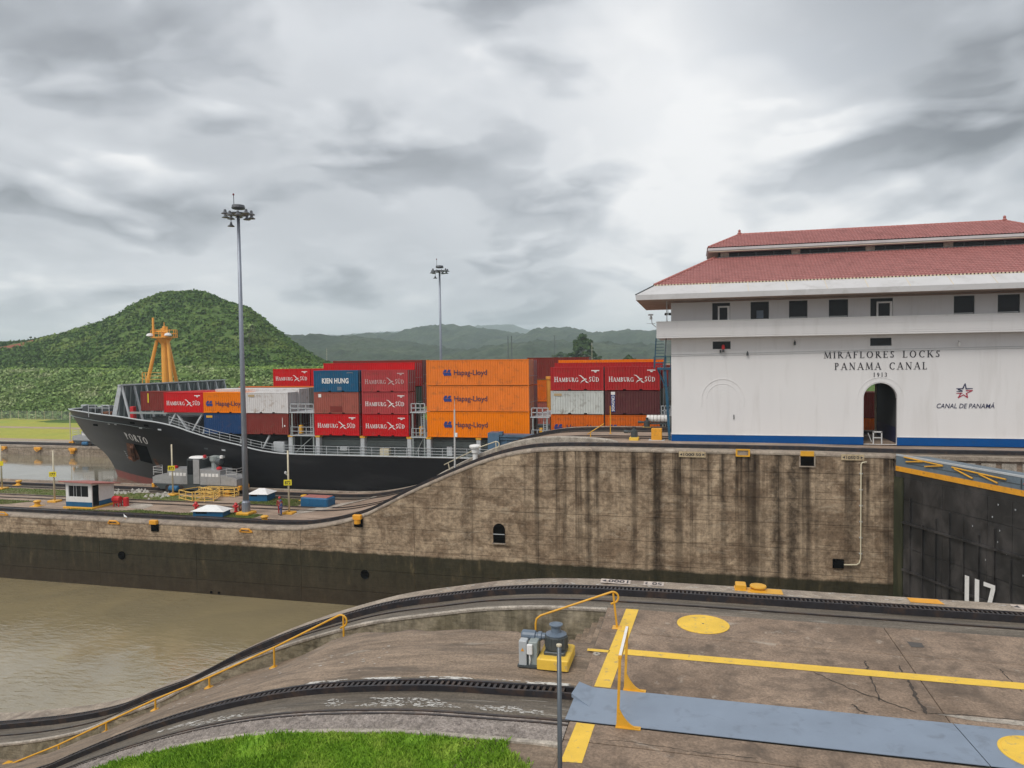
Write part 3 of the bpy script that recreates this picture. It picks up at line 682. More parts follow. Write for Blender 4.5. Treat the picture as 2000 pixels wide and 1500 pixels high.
forest('middle_hills', 2100, [(200, 664), (560, 662), (690, 657), (730, 652), (760, 650), (800, 651), (830, 645), (855, 639), (885, 637), (920, 641), (960, 645), (1000, 652), (1040, 655), (1065, 646), (1090, 642), (1130, 644), (1165, 651), (1200, 649), (1240, 646), (1290, 645), (1400, 644), (1700, 648), (2300, 655)], 600, 11.0, 6.0)
forest('distant_hills', 5200, [(-300, 668), (400, 664), (690, 655), (740, 650), (790, 648), (850, 648), (920, 642), (960, 636), (990, 635), (1025, 643), (1060, 652), (1120, 660), (1300, 664), (2300, 668)], 1400, 16.0, 16.0)

def tree(name, label, base, h, cr, n, per, size, mat, cat='tree', trunk=0.3, th=0.35, seed=1, flat=0.8):
    r_ = np.random.default_rng(seed); base = Vector(base)
    t = thing(name, label, cat, base)
    mb = MB(); top = base + Vector((0, 0, h * 0.8))
    mb.tube([base - Vector((0, 0, .5)), base + Vector((.05 * h * .3, 0, h * .3)), top], trunk, 7, trunk * 0.3)
    cc = []
    for i in range(n):
        a = r_.uniform(0, 6.28); q = r_.uniform(0, 1) ** 0.5 * cr; zz = h * (th + (1 - th) * r_.uniform(0.05, 0.98))
        q *= math.sin(min(1, (zz / h - th) / (1 - th) * 0.86 + 0.22) * math.pi) ** 0.5
        cc.append((base.x + q * math.cos(a), base.y + q * math.sin(a), base.z + zz))
    for i in range(min(9, n)):
        mb.tube([base + Vector((0, 0, h * r_.uniform(.3, .6))), Vector(cc[i])], trunk * .35, 5, trunk * .1)
    mb.build('trunk', m_bark, t)
    v, f = leaves(np.array(cc), r_.uniform(0.14, 0.30, n) * cr * 1.1, per, size, r_, flat)
    raw_mesh('crown', v, f, mat, t)
    return t
tb = at(1138, 699, Y=450)
tree('broadleaf_tree', 'tall dark broadleaf tree standing alone on the plain before the hills, above the red containers', (tb.x, tb.y, land(tb.x, tb.y) - 0.3), 20.5, 8.5, 46, 70, 0.75, m_tree, trunk=0.5, th=0.18, seed=3)
for i, (x, d, h, r_, lab) in enumerate(((1163, 470, 9, 5.0, 'low rounded tree just right of the tall lone tree on the plain'), (1228, 430, 6.5, 5.5, 'bushy green tree beside the bare earth bank near the white building'), (1095, 620, 9, 7.0, 'small tree left of the tall lone tree on the plain'), (487, 330, 11, 5.5, 'thin pale leaved tree at the foot of the green hill behind the mast'))):
    b = at(x, 698, Y=d)
    tree('broadleaf_tree', lab, (b.x, b.y, float(land(b.x, b.y)) - .3), h, r_, 22, 50, 0.6, m_slopeveg if i == 3 else m_tree, seed=20 + i, th=.25)
# two thin towers and poles on the plain
for i, (x, y, d, r_, lab) in enumerate(((992, 656, 700, .55, 'left one of two thin dark towers close together on the plain'), (999, 656, 700, .55, 'right one of two thin dark towers close together on the plain'), (1083, 655, 620, .22, 'thin mast on the plain left of the tall lone tree'), (1156, 668, 420, .13, 'thin pale pole on the plain in front of the tall lone tree'), (638, 680, 520, .15, 'thin pole on the plain right of the green hill'))):
    p = at(x, y, Y=d); g = float(land(p.x, p.y))
    t = thing('tower' if i < 2 else 'pole', lab, 'tower' if i < 2 else 'pole', (p.x, p.y, g))
    mb = MB(); mb.tube([(p.x, p.y, g - .3), (p.x, p.y, p.z)], r_, 8, r_ * .8); mb.build('shaft', m_dkgrey if i < 3 else m_pale_pole, t)
    mb = MB()
    if i < 2:
        for k in range(5): mb.lathe([(r_ * 1.5, 0), (r_ * 1.5, .3)], (p.x, p.y, g + 4 + k * 4.4), 10)
        mb.build('platform', m_dkgrey, t, kind='stuff')
    else:
        mb.box(p.x - r_ * 6, p.x + r_ * 6, p.y - .1, p.y + .1, p.z - .5, p.z - .3); mb.build('crossarm', m_dkgrey, t)

# ------------------------------------------------------------------ water
mb = MB(); mb.add([(-700, 24.9, -15.0), (17, 24.9, -15.0), (17, 60.5, -15.0), (-700, 60.5, -15.0)], [(0, 1, 2, 3)])
tag(mb.build('chamber_water', m_water), kind='structure')
mb = MB(); mb.add([(-900, 77, -9.9), (300, 77, -9.9), (300, 112.5, -9.9), (-900, 112.5, -9.9)], [(0, 1, 2, 3)])
tag(mb.build('lane_water', m_water2), kind='structure')

# ------------------------------------------------------------------ far bank
lab = 'far lock wall of stained concrete across the water, behind the bow of the ship'
fw = thing('lock_wall', lab, 'lock wall', (-120, 112, -8.1))
for i, xa in enumerate(np.arange(-320, 60, 11.6)):
    mb = MB(); mb.box(xa + .04, xa + 11.56, 112 + rng.uniform(-.01, .01), 112.6, -13, -8.4); mb.build('concrete_panel', m_wallF, fw)
mb = MB(); mb.box(-330, 300, 112.3, 118.3, -14, -8.42); mb.build('core', m_wallF, fw)
mb = MB(); mb.box(-330, 300, 111.9, 118.3, -8.4, -8.05); mb.build('coping', m_coping, fw)
mb = MB()
for y in (113.3, 114.9): mb.box(-330, 300, y - .15, y + .15, -8.05, -7.78)
mb.build('rack_rail', m_steel, fw)
mb = MB(); mb.add([(-900, 118.2, -7.97), (-70, 118.2, -7.97), (-70, 168, -7.97), (-900, 168, -7.97)], [(0, 1, 2, 3)])
tag(mb.build('lawn', m_lawn), kind='structure')
mb = MB()
for y0, y1 in ((119.0, 122.5), (141.5, 145.5)):
    mb.grid([[(x, y0 + 1.2 * math.sin(x * .02), -7.96), (x, y1 + 1.2 * math.sin(x * .02 + .4), -7.96)] for x in frange(-600, -70, 12)])
tag(mb.build('earth_road', m_track), kind='structure')
fn = thing('chain_link_fence', 'long pale wire fence along the far edge of the lawn below the bushes', 'fence', (-190, 163, -8))
for x in np.arange(-330, -118, 3.0):
    mb = MB(); mb.tube([(x, 163, -8), (x, 163, -5.4)], .06, 5); mb.build('fence_post', m_pale_pole, fn)
mb = MB()
for k in range(9): mb.bar((-330, 163, -7.8 + k * .29), (-118, 163, -7.8 + k * .29), .025)
for x in np.arange(-330, -118, .5): mb.bar((x, 163, -7.9), (x, 163, -5.45), .02)
mb.build('wire_mesh', m_boxgrey, fn, kind='stuff', fix=False)
for i, (x, y) in enumerate(((72, 870), (4, 871), (140, 871))):
    p = at(x, y, Y=111.6)
    t = thing('wall_bollard', ['orange fender bracket on the far wall left of the sign pole', 'orange fender bracket on the far wall at the left edge of the picture', 'yellow bollard in its niche on the far wall below the thin far pole'][i], 'bollard', (p.x, 112, -8.4), group='yellow fittings on the far wall')
    mb = MB(); mb.bbox(p.x - .8, p.x + .8, 111.55, 112.1, -8.75, -8.3, .06); mb.build('lid', m_orange, t)
    if i == 2:
        mb = MB(); mb.lathe([(.35, -9.4), (.35, -9.0), (.5, -8.9), (.5, -8.78)], (p.x, 111.7, 0), 10); mb.build('post', m_orange, t)
    else:
        mb = MB(); mb.tube([(p.x - .7, 111.6, -8.7), (p.x, 111.5, -9.1), (p.x + .7, 111.6, -8.7)], .08, 6); mb.build('hoop', m_orange, t)

# ------------------------------------------------------------------ centre wall
XW0, XW1 = -330.0, 15.0
cw = thing('lock_wall', 'great centre lock wall of stained concrete that climbs in an S curve to the white building', 'lock wall', (-30, 60.2, -8))
jx = [-330, -284, -238, -192, -163, -140, -128, -116.5, -105, -93.5, -82, -70.5, -59, -47.5, -36, -24.5, -13, -3, 6.6, 14.6]
jz = [-17, -13.6, -11.6, -9.6, -7.6, -5.6, -3.6, -1.55, 1.0]
for xa, xb in zip(jx[:-1], jx[1:]):
    for za, zb in zip(jz[:-1], jz[1:]):
        X = frange(xa + .012, xb - .012, 0.6)
        top = [min(zb - .016, C_prof(x) - .27) for x in X]
        pts = [(x, t_) for x, t_ in zip(X, top) if t_ > za + .06]
        if len(pts) < 2: continue
        y = 60.2 + rng.uniform(-.008, .008)
        mb = MB()
        mb.grid([[(x, y + .08, za + .016) for x, _ in pts], [(x, y, za + .016) for x, _ in pts], [(x, y, (za + .025 + t_) / 2) for x, t_ in pts], [(x, y, t_) for x, t_ in pts], [(x, y + .08, t_) for x, t_ in pts]])
        for (x, t_) in (pts[0], pts[-1]): mb.add([(x, y, za + .016), (x, y + .08, za + .016), (x, y + .08, t_), (x, y, t_)], [(0, 1, 2, 3)])
        mb.build('concrete_panel', m_wallC, cw)
X = frange(-330, -48, 8) + frange(-46, 15, .5)
mb = MB(); mb.grid([[(x, 60.27, -18) for x in X], [(x, 60.27, C_prof(x) - .2) for x in X]])
mb.grid([[(x, 78.4, -18) for x in X], [(x, 78.4, C_prof(x) - .2) for x in X]])
mb.add([(15, 60.27, -18), (15, 78.4, -18), (15, 78.4, -.1), (15, 60.27, -.1)], [(0, 1, 2, 3)])
mb.build('core', m_wallC, cw, fix=False)
def ribbon(pr, xs_, sec, dz=0.0):
    """a cross-section (y, z) swept along a wall that follows pr"""
    m = MB(); m.grid([[(x, y, pr(x) + z + dz) for x in xs_] for y, z in sec + sec[:1]])
    for x in (xs_[0], xs_[-1]): m.poly([(x, y, pr(x) + z + dz) for y, z in sec])
    return m
XC = frange(-330, -48, 8) + frange(-46, 40, .5)
ribbon(C_prof, X, [(60.2, -.28), (60.14, -.24), (60.14, -.12), (60.22, -.02), (60.36, .02), (61.05, .03), (61.05, -.28)]).build('coping', m_coping, cw, smooth=False)
ribbon(C_prof, XC, [(61.5, .0), (61.5, .30), (61.95, .30), (61.95, .0)]).build('rack_rail', m_steel, cw)
ribbon(C_prof, XC, [(63.0, .0), (63.0, .10), (63.1, .10), (63.1, .0)]).build('running_rail', m_rail, cw)
ribbon(C_prof, XC, [(75.2, .0), (75.2, .30), (75.65, .30), (75.65, .0)]).build('rack_rail', m_steel, cw)
ribbon(C_prof, XC, [(73.9, .0), (73.9, .10), (74.0, .10), (74.0, .0)]).build('running_rail', m_rail, cw)
Xm = [x for x in XC if x < -1.8]
for y in (67.7, 69.3): ribbon(C_prof, Xm, [(y, .0), (y, .10), (y + .14, .10), (y + .14, .0)]).build('running_rail', m_rail, cw)
mb = MB(); mb.grid([[(x, y, C_prof(x) + (0.012 if y in (60.9,) else 0)) for x in XC] for y in (61.05, 61.4, 63.3, 66.5, 70.5, 73.5, 76.2, 78.4)])
mb.build('deck', m_deckC, cw, fix=False, smooth=False)
mb = MB(); mb.grid([[(x, y, C_prof(x) + .008) for x in XC] for y in (61.08, 63.35)]); mb.grid([[(x, y, C_prof(x) + .008) for x in XC] for y in (73.6, 75.9)])
mb.build('track_bed', m_bed, cw, fix=False)
ribbon(C_prof, XC, [(77.9, .0), (77.9, .10), (78.0, .14), (78.45, .14), (78.45, -.3), (78.3, -.3)]).build('coping', m_coping, cw)
Xk = frange(-24, -6.5, .5)
ribbon(lambda x: C_prof(x) + .55 * math.sin(max(0, min(1, (x + 24) / 17.5)) * math.pi) ** .5, Xk, [(63.7, -1.2), (63.7, .05), (63.8, .14), (64.2, .14), (64.3, .05), (64.3, -1.2)]).build('kerb', m_pale, cw)
# upstream of the gate: the wall is cut back to take the open leaf, the deck carried over on beams
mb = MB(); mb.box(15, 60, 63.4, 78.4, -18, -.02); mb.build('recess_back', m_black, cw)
mb = MB(); mb.box(15.02, 60, 60.15, 63.5, -.32, -.02); mb.build('recess_roof', m_coping, cw)
mb = MB(); mb.box(15.02, 60, 60.4, 60.6, -1.25, -.34); mb.build('beam', m_deckC, cw)
for k in range(26):
    mb = MB(); mb.box(15.5 + k * 1.35, 15.5 + k * 1.35 + .95, 60.22, 60.395, -1.15, -.5); mb.build('fender_block', m_pale, cw)
mb = MB(); mb.box(14.62, 15.0, 60.75, 61.6, -17, -.3); mb.build('quoin', m_black, cw)

def decal(mb, faces, x, z, w, h, Y, lean=0):
    lettering(mb, faces, (x, Y, z), (1, 0, 0), (0, 0, 1), h, w)
m_tanplate = M('tan plate', (0.46, 0.36, 0.22), .75, 0, .2, 3, (0.16, 0.11, 0.07), .6, 4, .5, .66, coord='World')
def plate_sign(text_l, text_r, x0, x1, z0, z1, lab):
    t = thing('distance_plate', lab, 'sign', (x0, 60.1, z0))
    mb = MB(); mb.box(x0, x1, 60.08, 60.16, z0, z1); mb.build('plate', m_tanplate, t)
    m = (z1 - z0)
    mb = MB(); zc = (z0 + z1) / 2
    wl = (x1 - x0)
    mb.add([(x0 + .08, 60.07, zc), (x0 + .26, 60.07, zc - .1), (x0 + .26, 60.07, zc + .1)], [(0, 1, 2)])
    mb.add([(x1 - .08, 60.07, zc), (x1 - .26, 60.07, zc + .1), (x1 - .26, 60.07, zc - .1)], [(0, 1, 2)])
    decal(mb, sans(text_l, .02), x0 + .36, z0 + m * .24, wl * .40, m * .52, 60.07)
    decal(mb, sans(text_r, .02), x1 - .36 - wl * .2, z0 + m * .24, wl * .2, m * .52, 60.07)
    mb.build('lettering', m_letter, t, kind='stuff')
plate_sign('1000', '50', -1.12, 1.0, -.47, -.02, 'pale painted plate reading 1000 and 50 on the centre wall, left of the yellow frame')
plate_sign('1050', '10', 11.19, 12.83, -.45, -.0, 'pale painted plate reading 1050 and 10 on the centre wall by the pipe')
t = thing('wall_frame', 'open yellow painted frame on the wall top below the white building', 'frame', (3.9, 60.1, -.3))
mb = MB()
for a, b in (((3.34, .22), (4.42, .22)), ((3.34, -.28), (4.42, -.28)), ((3.4, -.3), (3.4, .2)), ((4.36, -.3), (4.36, .2))): mb.bar((a[0], 60.08, a[1]), (b[0], 60.08, b[1]), .13, .1)
mb.build('frame', m_yel2, t)
mb = MB(); mb.box(3.46, 4.3, 60.09, 60.12, -.22, .16); mb.build('backing', m_coping, t)
t = thing('wall_niche', 'dark square niche under an ochre lintel in the centre wall, left of the pipe', 'niche', (8.7, 60.1, -.8))
mb = MB(); mb.box(8.22, 9.22, 60.10, 60.16, -.2, .2); mb.build('lintel', m_yel2, t)
mb = MB(); mb.box(8.22, 9.22, 60.12, 60.17, -.95, -.2); mb.build('opening', m_black, t)
mb = MB(); mb.box(8.12, 8.22, 60.06, 60.16, -.98, -.2); mb.box(9.22, 9.32, 60.06, 60.16, -.98, -.2); mb.box(8.12, 9.32, 60.06, 60.16, -1.06, -.98); mb.build('frame', m_coping, t)
t = thing('drain_pipe', 'long cream pipe running down the centre wall and bending left at its foot', 'pipe', (12.6, 60, -8.6))
mb = MB(); mb.tube([(13.0, 60.05, -.55), (12.68, 60.03, -.6), (12.6, 60.03, -.75), (12.6, 60.03, -8.1), (12.5, 60.03, -8.45), (12.3, 60.03, -8.6), (11.4, 60.05, -8.65)], .055, 8); mb.build('pipe', m_pale_pole, t, smooth=True)
for k in range(6):
    mb = MB(); mb.box(12.5, 12.7, 60.0, 60.17, -1.5 - k * 1.25, -1.42 - k * 1.25); mb.build('bracket', m_boxgrey, t)
mb = MB(); mb.box(10.6, 11.4, 60.04, 60.17, -8.95, -8.25); mb.build('wall_cavity', m_black, cw)
t = thing('arched_hatch', 'dark arched hatch with a crossbar set in the middle of the centre wall', 'hatch', (-16.5, 60.1, -8.4))
pts = [(-17.04, 60.09, -8.38), (-16.0, 60.09, -8.38)] + [(-16.52 + .52 * math.cos(a), 60.09, -7.2 + .52 * math.sin(a)) for a in np.linspace(0, math.pi, 11)]
mb = MB(); mb.prism(pts, (0, .1, 0)); mb.build('opening', m_black, t)
mb = MB(); mb.box(-17.04, -16.0, 60.05, 60.085, -7.64, -7.58); mb.build('crossbar', m_boxgrey, t)
mb = MB(); mb.box(-17.12, -15.92, 60.0, 60.17, -8.48, -8.39); mb.build('sill', m_coping, t)
for i, (x, y, lab) in enumerate(((300, 1022, 'yellow lidded niche bollard in the low wall, below the white bird'), (698, 1012, 'large yellow double bollard bracket on the wall where the slope begins'))):
    p = at(x, y, Y=60.0); k = 1.0 if i == 0 else 0.8
    t = thing('wall_bollard', lab, 'bollard', (p.x, 60.2, p.z - .6), group='yellow bollards in the centre wall')
    mb = MB(); mb.bbox(p.x - .42, p.x + .42, 59.8, 60.22, p.z - .08, p.z + .32, .05); mb.build('lid', m_orange, t)
    mb = MB(); mb.box(p.x - .4, p.x + .45, 60.08, 60.17, p.z - .85, p.z - .09); mb.build('niche', m_black, t)
    if i == 1:
        mb = MB(); mb.lathe([(.3, -.5), (.3, -.2), (.34, -.09)], (p.x, 59.98, p.z), 10); mb.build('post', m_orange, t)
for i, (x, y) in enumerate(((222, 1020), (480, 1036), (5, 1003))):
    p = at(x, y, Y=60.1)
    t = thing('fender_bracket', ['worn ochre hoop bracket on the low wall left of the white bird', 'worn ochre hoop bracket on the low wall below the tall lamp mast', 'worn ochre hoop bracket on the low wall at the left edge'][i], 'bracket', (p.x, 60.1, p.z - .3))
    mb = MB(); mb.tube([(p.x - .65, 60.08, p.z - .12), (p.x - .4, 59.98, p.z + .16), (p.x + .4, 59.98, p.z + .16), (p.x + .65, 60.08, p.z - .12)], .085, 6); mb.build('hoop', m_orange, t)
    mb = MB(); mb.box(p.x - .7, p.x + .7, 60.08, 60.16, p.z - .2, p.z - .1); mb.build('plate', m_orange, t)
for i, (x, y) in enumerate(((237, 1085), (712, 1122), (412, 1157), (427, 1158))):
    p = at(x, y, Y=60.1); r_ = .42 if i < 2 else .12
    mb = MB(); mb.lathe([(r_, 0), (r_, .05)], (p.x, 60.1, p.z), 12, 'y'); mb.build('drain_hole', m_black, cw)

# grass and turf on the lower deck
def turf(name, poly, z, n, h, mat, seed):
    r_ = np.random.default_rng(seed); P = np.array(poly)
    x0, y0 = P.min(0); x1, y1 = P.max(0); q = r_.uniform((x0, y0), (x1, y1), (n, 2))
    ins = np.zeros(n, bool); j = len(P) - 1
    for i in range(len(P)):
        cnd = (P[i, 1] > q[:, 1]) != (P[j, 1] > q[:, 1])
        xi = (P[j, 0] - P[i, 0]) * (q[:, 1] - P[i, 1]) / (P[j, 1] - P[i, 1] + 1e-9) + P[i, 0]
        ins ^= cnd & (q[:, 0] < xi); j = i
    q = q[ins]; k = len(q); a = r_.uniform(0, 6.28, k); w_ = h * .35
    zz = np.array([z(x) if callable(z) else z for x in q[:, 0]])
    hh = h * r_.uniform(.5, 1.3, k); ln = r_.normal(size=(k, 2)) * h * .4
    v = np.stack([np.stack([q[:, 0] - np.cos(a) * w_, q[:, 1] - np.sin(a) * w_, zz - .01], 1), np.stack([q[:, 0] + np.cos(a) * w_, q[:, 1] + np.sin(a) * w_, zz - .01], 1), np.stack([q[:, 0] + ln[:, 0], q[:, 1] + ln[:, 1], zz + hh], 1)], 1).reshape(-1, 3)
    raw_mesh(name, v, np.arange(k * 3).reshape(-1, 3), mat, kind='stuff')
    mb = MB(); mb.poly([(x, y, (z(x) if callable(z) else z) + .012) for x, y in poly]); tag(mb.build(name + '_sod', mat), kind='structure')
ZC = -8.1
turf('grass', [(-100, 70.2), (-58, 69.9), (-52, 70.8), (-62, 73.2), (-100, 73.2)], ZC, 9000, .10, m_turf, 1)
turf('grass', [(-66.5, 63.4), (-52, 63.4), (-52.5, 64.2), (-58, 64.8), (-60, 63.9), (-66, 63.8)], ZC, 2500, .12, m_turf, 2)
turf('grass', [(-53.5, 63.5), (-47.2, 63.45), (-43.3, 63.45), (-43.2, 65.2), (-46.6, 65.5), (-48, 65.0), (-52, 64.4)], ZC, 3500, .11, m_turf, 3)
turf('grass', [(-49.5, 69.9), (-42.0, 69.8), (-43.0, 73.3), (-50, 73.4)], ZC, 5000, .11, m_turf, 4)
turf('grass', [(-90, 64.5), (-76, 64.3), (-74, 66.6), (-90, 66.9)], ZC, 5000, .10, m_turf, 5)

# ------------------------------------------------------------------ near wall: two racked tracks, the hollow between them, the paved deck
nw = thing('lock_wall', 'near lock wall in the foreground with curving rack tracks and a paved concrete deck', 'lock wall', (-10, 20, -8))
XL = frange(-70, -40, 3) + frange(-38, -2.6, .3)
XA = XL + frange(-2.3, 36, 1.2)
ribbon(A_prof, XA, [(25.1, -.3), (25.12, -.06), (25.04, .0), (24.15, .012), (24.15, -.3)]).build('coping', m_coping, nw)
mb = MB(); mb.grid([[(x, 25.05, -17) for x in XA], [(x, 25.05, A_prof(x) - .2) for x in XA]]); mb.build('wall_face', m_wallC, nw, fix=False)
mb = MB(); mb.grid([[(x, y, A_prof(x) + dz) for x in XA] for y, dz in ((22.05, -.01), (22.7, -.03), (23.0, -.06), (23.5, -.14), (24.2, -.14))]); mb.build('track_bed', m_bed, nw, fix=False)
def rack(name, pr, xs_, y0, y1, zt, parent, pitch):
    m = ribbon(pr, xs_, [(y0, -.16), (y0, zt), (y0 + .07, zt), (y0 + .07, -.16)]); m.build(name, m_steel, parent)
    ribbon(pr, xs_, [(y1 - .07, -.16), (y1 - .07, zt), (y1, zt), (y1, -.16)]).build(name, m_steel, parent)
    ribbon(pr, xs_, [(y0 + .07, -.16), (y0 + .07, -.13), (y1 - .07, -.13), (y1 - .07, -.16)]).build('rack_trough', m_black, parent)
    m = MB(); x = xs_[0]
    lo = max(xs_[0], -30)
    for i in range(int((xs_[-1] - lo) / pitch)):
        x = lo + i * pitch; z = pr(x)
        m.box(x, x + pitch * .42, y0 + .065, y1 - .065, z - .05, z + zt - .012)
    m.build('rack_rung', m_rail, parent, kind='stuff', fix=False)
rack('rack_rail', A_prof, XA, 23.72, 24.12, .07, nw, .13)
ribbon(A_prof, XA, [(22.82, -.12), (22.82, .0), (22.90, .0), (22.90, -.12)]).build('running_rail', m_rail, nw)
ribbon(A_prof, XL, [(21.97, -.07), (21.96, .0), (21.98, .03), (22.07, .03), (22.07, -.07)]).build('kerb', m_pale, nw)
mb = MB(); mb.grid([[(x, 22.0, T_prof(x) - .4) for x in XL], [(x, 22.0 + .02 * math.sin(x * 7), (T_prof(x) + A_prof(x)) / 2) for x in XL], [(x, 22.0, A_prof(x) - .04) for x in XL]]); mb.build('retaining_wall', m_ret, nw, fix=False)
crest = interp([(-40, 21.9), (-13, 21.9), (-11, 20.9), (-9, 20.35), (-5, 20.0), (-3.4, 19.45), (-2, 19.4)])
def hollow(x, y):
    cr = crest(x); b, t_ = B_prof(x), T_prof(x)
    wgt = float(sstep(-13.5, -10.2, x))
    lin = b + (t_ - b) * max(0, min(1, (y - 16.9) / 4.7))
    st = b - .03 * max(0, y - 17) + (t_ - b) * float(sstep(cr, cr + .35, y))
    n_ = .05 * mnoise.noise(Vector((x * .9, y * .9, 0))) + .02 * mnoise.noise(Vector((x * 3, y * 3, 4)))
    return lin * (1 - wgt) + st * wgt + n_ * min(1, (y - 16.6) * 2)
XH = frange(-70, -40, 3) + frange(-38, -2.35, .22)
mb = MB(); mb.grid([[(x, y, hollow(x, y)) for x in XH] for y in frange(16.62, 22.05, .15)]); mb.build('hollow', m_deckR, nw, fix=False, smooth=True)
for k in range(6):                                       # steps down into the hollow
    x1 = -2.33 - k * .24; mb = MB(); mb.bbox(x1 - .24, x1, 19.45, 21.9, -1.45, -.02 - k * .2, .02); mb.build('step', m_deckR, nw)
mb = MB(); mb.grid([[(x, y, B_prof(x) + dz) for x in XL] for y, dz in ((14.9, -.01), (15.4, -.02), (15.8, -.10), (16.45, -.10), (16.5, .0), (16.65, .0))]); mb.build('track_bed', m_bed, nw, fix=False)
XB = [x for x in XL if x < -2.74] + [-2.74]
rack('rack_rail', B_prof, XB, 16.08, 16.46, .045, nw, .15)
ribbon(B_prof, XL, [(14.86, -.02), (14.86, .03), (14.93, .03), (14.93, -.02)]).build('running_rail', m_rail, nw)
ribbon(B_prof, XL, [(14.70, -.02), (14.70, .025), (14.76, .025), (14.76, -.02)]).build('running_rail', m_rail, nw)
mb = MB(); mb.grid([[(x, y, B_prof(x) + .004) for x in XL] for y in (14.0, 14.3, 14.9)]); mb.build('gravel_strip', m_gravel, nw, fix=False)
ribbon(B_prof, XL, [(13.86, -.05), (13.86, .035), (14.0, .035), (14.0, -.05)]).build('kerb', m_pale, nw)
# loose stones in the gravel strip
r_ = np.random.default_rng(5); nst = 5200
gx = r_.uniform(-16, -2.7, nst); gy = r_.uniform(14.02, 14.68, nst); gs = r_.uniform(.012, .032, nst); gz = np.array([B_prof(x) for x in gx]) + .008
oct_ = np.array([(1, 0, 0), (0, 1, 0), (-1, 0, 0), (0, -1, 0), (0, 0, .8)])
gv = (np.stack([gx, gy, gz], 1)[:, None, :] + oct_[None] * gs[:, None, None] * r_.uniform(.6, 1.3, (nst, 5, 1))).reshape(-1, 3)
gf = (np.arange(nst)[:, None, None] * 5 + np.array([(0, 1, 4), (1, 2, 4), (2, 3, 4), (3, 0, 4)])[None]).reshape(-1, 3)
raw_mesh('loose_gravel', gv, gf, m_gravel, kind='stuff')
# paved deck in slabs
sx_ = [-2.6, 5.25, 13.2, 24, 36]; sy_ = [4.0, 9.2, 14.18, 14.93]
for ya, yb in ((16.63, 20.15), (20.17, 22.14), (14.2, 14.94), (9.2, 14.18), (2.0, 9.18)):
    for xa, xb in zip(sx_[:-1], sx_[1:]):
        mb = MB(); mb.bbox(xa + .008, xb - .008, ya + .008, yb - .008, -.4, rng.uniform(-.004, .002), .012); mb.build('concrete_slab', m_deck, nw)
mb = MB(); mb.box(-2.62, 36, 2, 22.3, -6, -.06); mb.box(-2.6, 36, 14.9, 16.7, -.05, -.045); mb.build('core', m_bed, nw)
mb = MB(); mb.box(-300, 300, -120, 2.0, -8, -.02); tag(mb.build('terrace_ground', m_deck), kind='structure')
# grass bank
def bank(x, y):
    return B_prof(x) - max(0, 13.9 - y) * .02 + .06 * mnoise.noise(Vector((x * .5, y * .5, 3)))
XG = frange(-60, -2.6, .6)
mb = MB(); mb.grid([[(x, y, bank(x, y) - .02) for x in XG] for y in frange(1.9, 13.87, .6)]); tag(mb.build('bank_ground', m_deckR, fix=False, smooth=True), kind='structure')
def blades(n, seed):
    r_ = np.random.default_rng(seed)
    x = r_.uniform(-16.5, -2.9, n); y = r_.uniform(9.0, 13.86, n)
    k = (x < -3.7 + (13.9 - y) * .95 + .25 * np.sin(y * 5)) & (x < -3.0)
    d = np.array([mnoise.noise(Vector((a * .8, b * .8, 8))) for a, b in zip(x, y)])
    k &= ~((d > .42) & (r_.random(n) < .75))
    x, y, d = x[k], y[k], d[k]; n = len(x)
    z = np.array([bank(a, b) for a, b in zip(x, y)])
    a = r_.uniform(0, 6.28, n); h = r_.uniform(.05, .13, n) * (1 + .5 * d); w_ = r_.uniform(.006, .014, n)
    lx, ly = r_.normal(size=(2, n)) * .045
    c, s = np.cos(a) * w_, np.sin(a) * w_
    v = np.stack([np.stack([x - c, y - s, z - .02], 1), np.stack([x + c, y + s, z - .02], 1), np.stack([x + lx * .4 + c * .6, y + ly * .4 + s * .6, z + h * .6], 1), np.stack([x + lx, y + ly, z + h], 1)], 1).reshape(-1, 3)
    f = (np.arange(n)[:, None, None] * 4 + np.array([(0, 1, 2), (0, 2, 3)])[None]).reshape(-1, 3)
    raw_mesh('grass', v, f, m_grass, kind='stuff')
blades(120000, 3)
mb = MB(); mb.grid([[(x, y, bank(x, y) + .008) for x in frange(-40, -4.6, .6)] for y in frange(9, 13.86, .45)]); tag(mb.build('grass_sod', m_grass, fix=False, smooth=True), kind='structure')

# ------------------------------------------------------------------ control building
BX0, BX1, BY0, BY1 = -1.87, 32.9, 66.2, 74.2
cb = thing('control_building', 'long white control building with red tiled double roof, standing on the centre lock wall', 'building', (15.5, 66.2, 0.1))

def skin(mb, x0, x1, z0, z1, y, holes, depth, back=True):
    """a wall face with real openings: holes are (x0, x1, z0, z1); reveals run back by depth"""
    X = sorted({x0, x1, *[h[0] for h in holes], *[h[1] for h in holes]}); Z = sorted({z0, z1, *[h[2] for h in holes], *[h[3] for h in holes]})
    for a, b in zip(X[:-1], X[1:]):
        for c, d in zip(Z[:-1], Z[1:]):
            if any(h[0] <= a and b <= h[1] and h[2] <= c and d <= h[3] for h in holes): continue
            mb.add([(a, y, c), (b, y, c), (b, y, d), (a, y, d)], [(0, 1, 2, 3)])
    for a, b, c, d in holes:
        q = [(a, c), (b, c), (b, d), (a, d)]
        for i in range(4):
            p, r = q[i], q[(i + 1) % 4]
            mb.add([(p[0], y, p[1]), (r[0], y, r[1]), (r[0], y + depth, r[1]), (p[0], y + depth, p[1])], [(0, 1, 2, 3)])

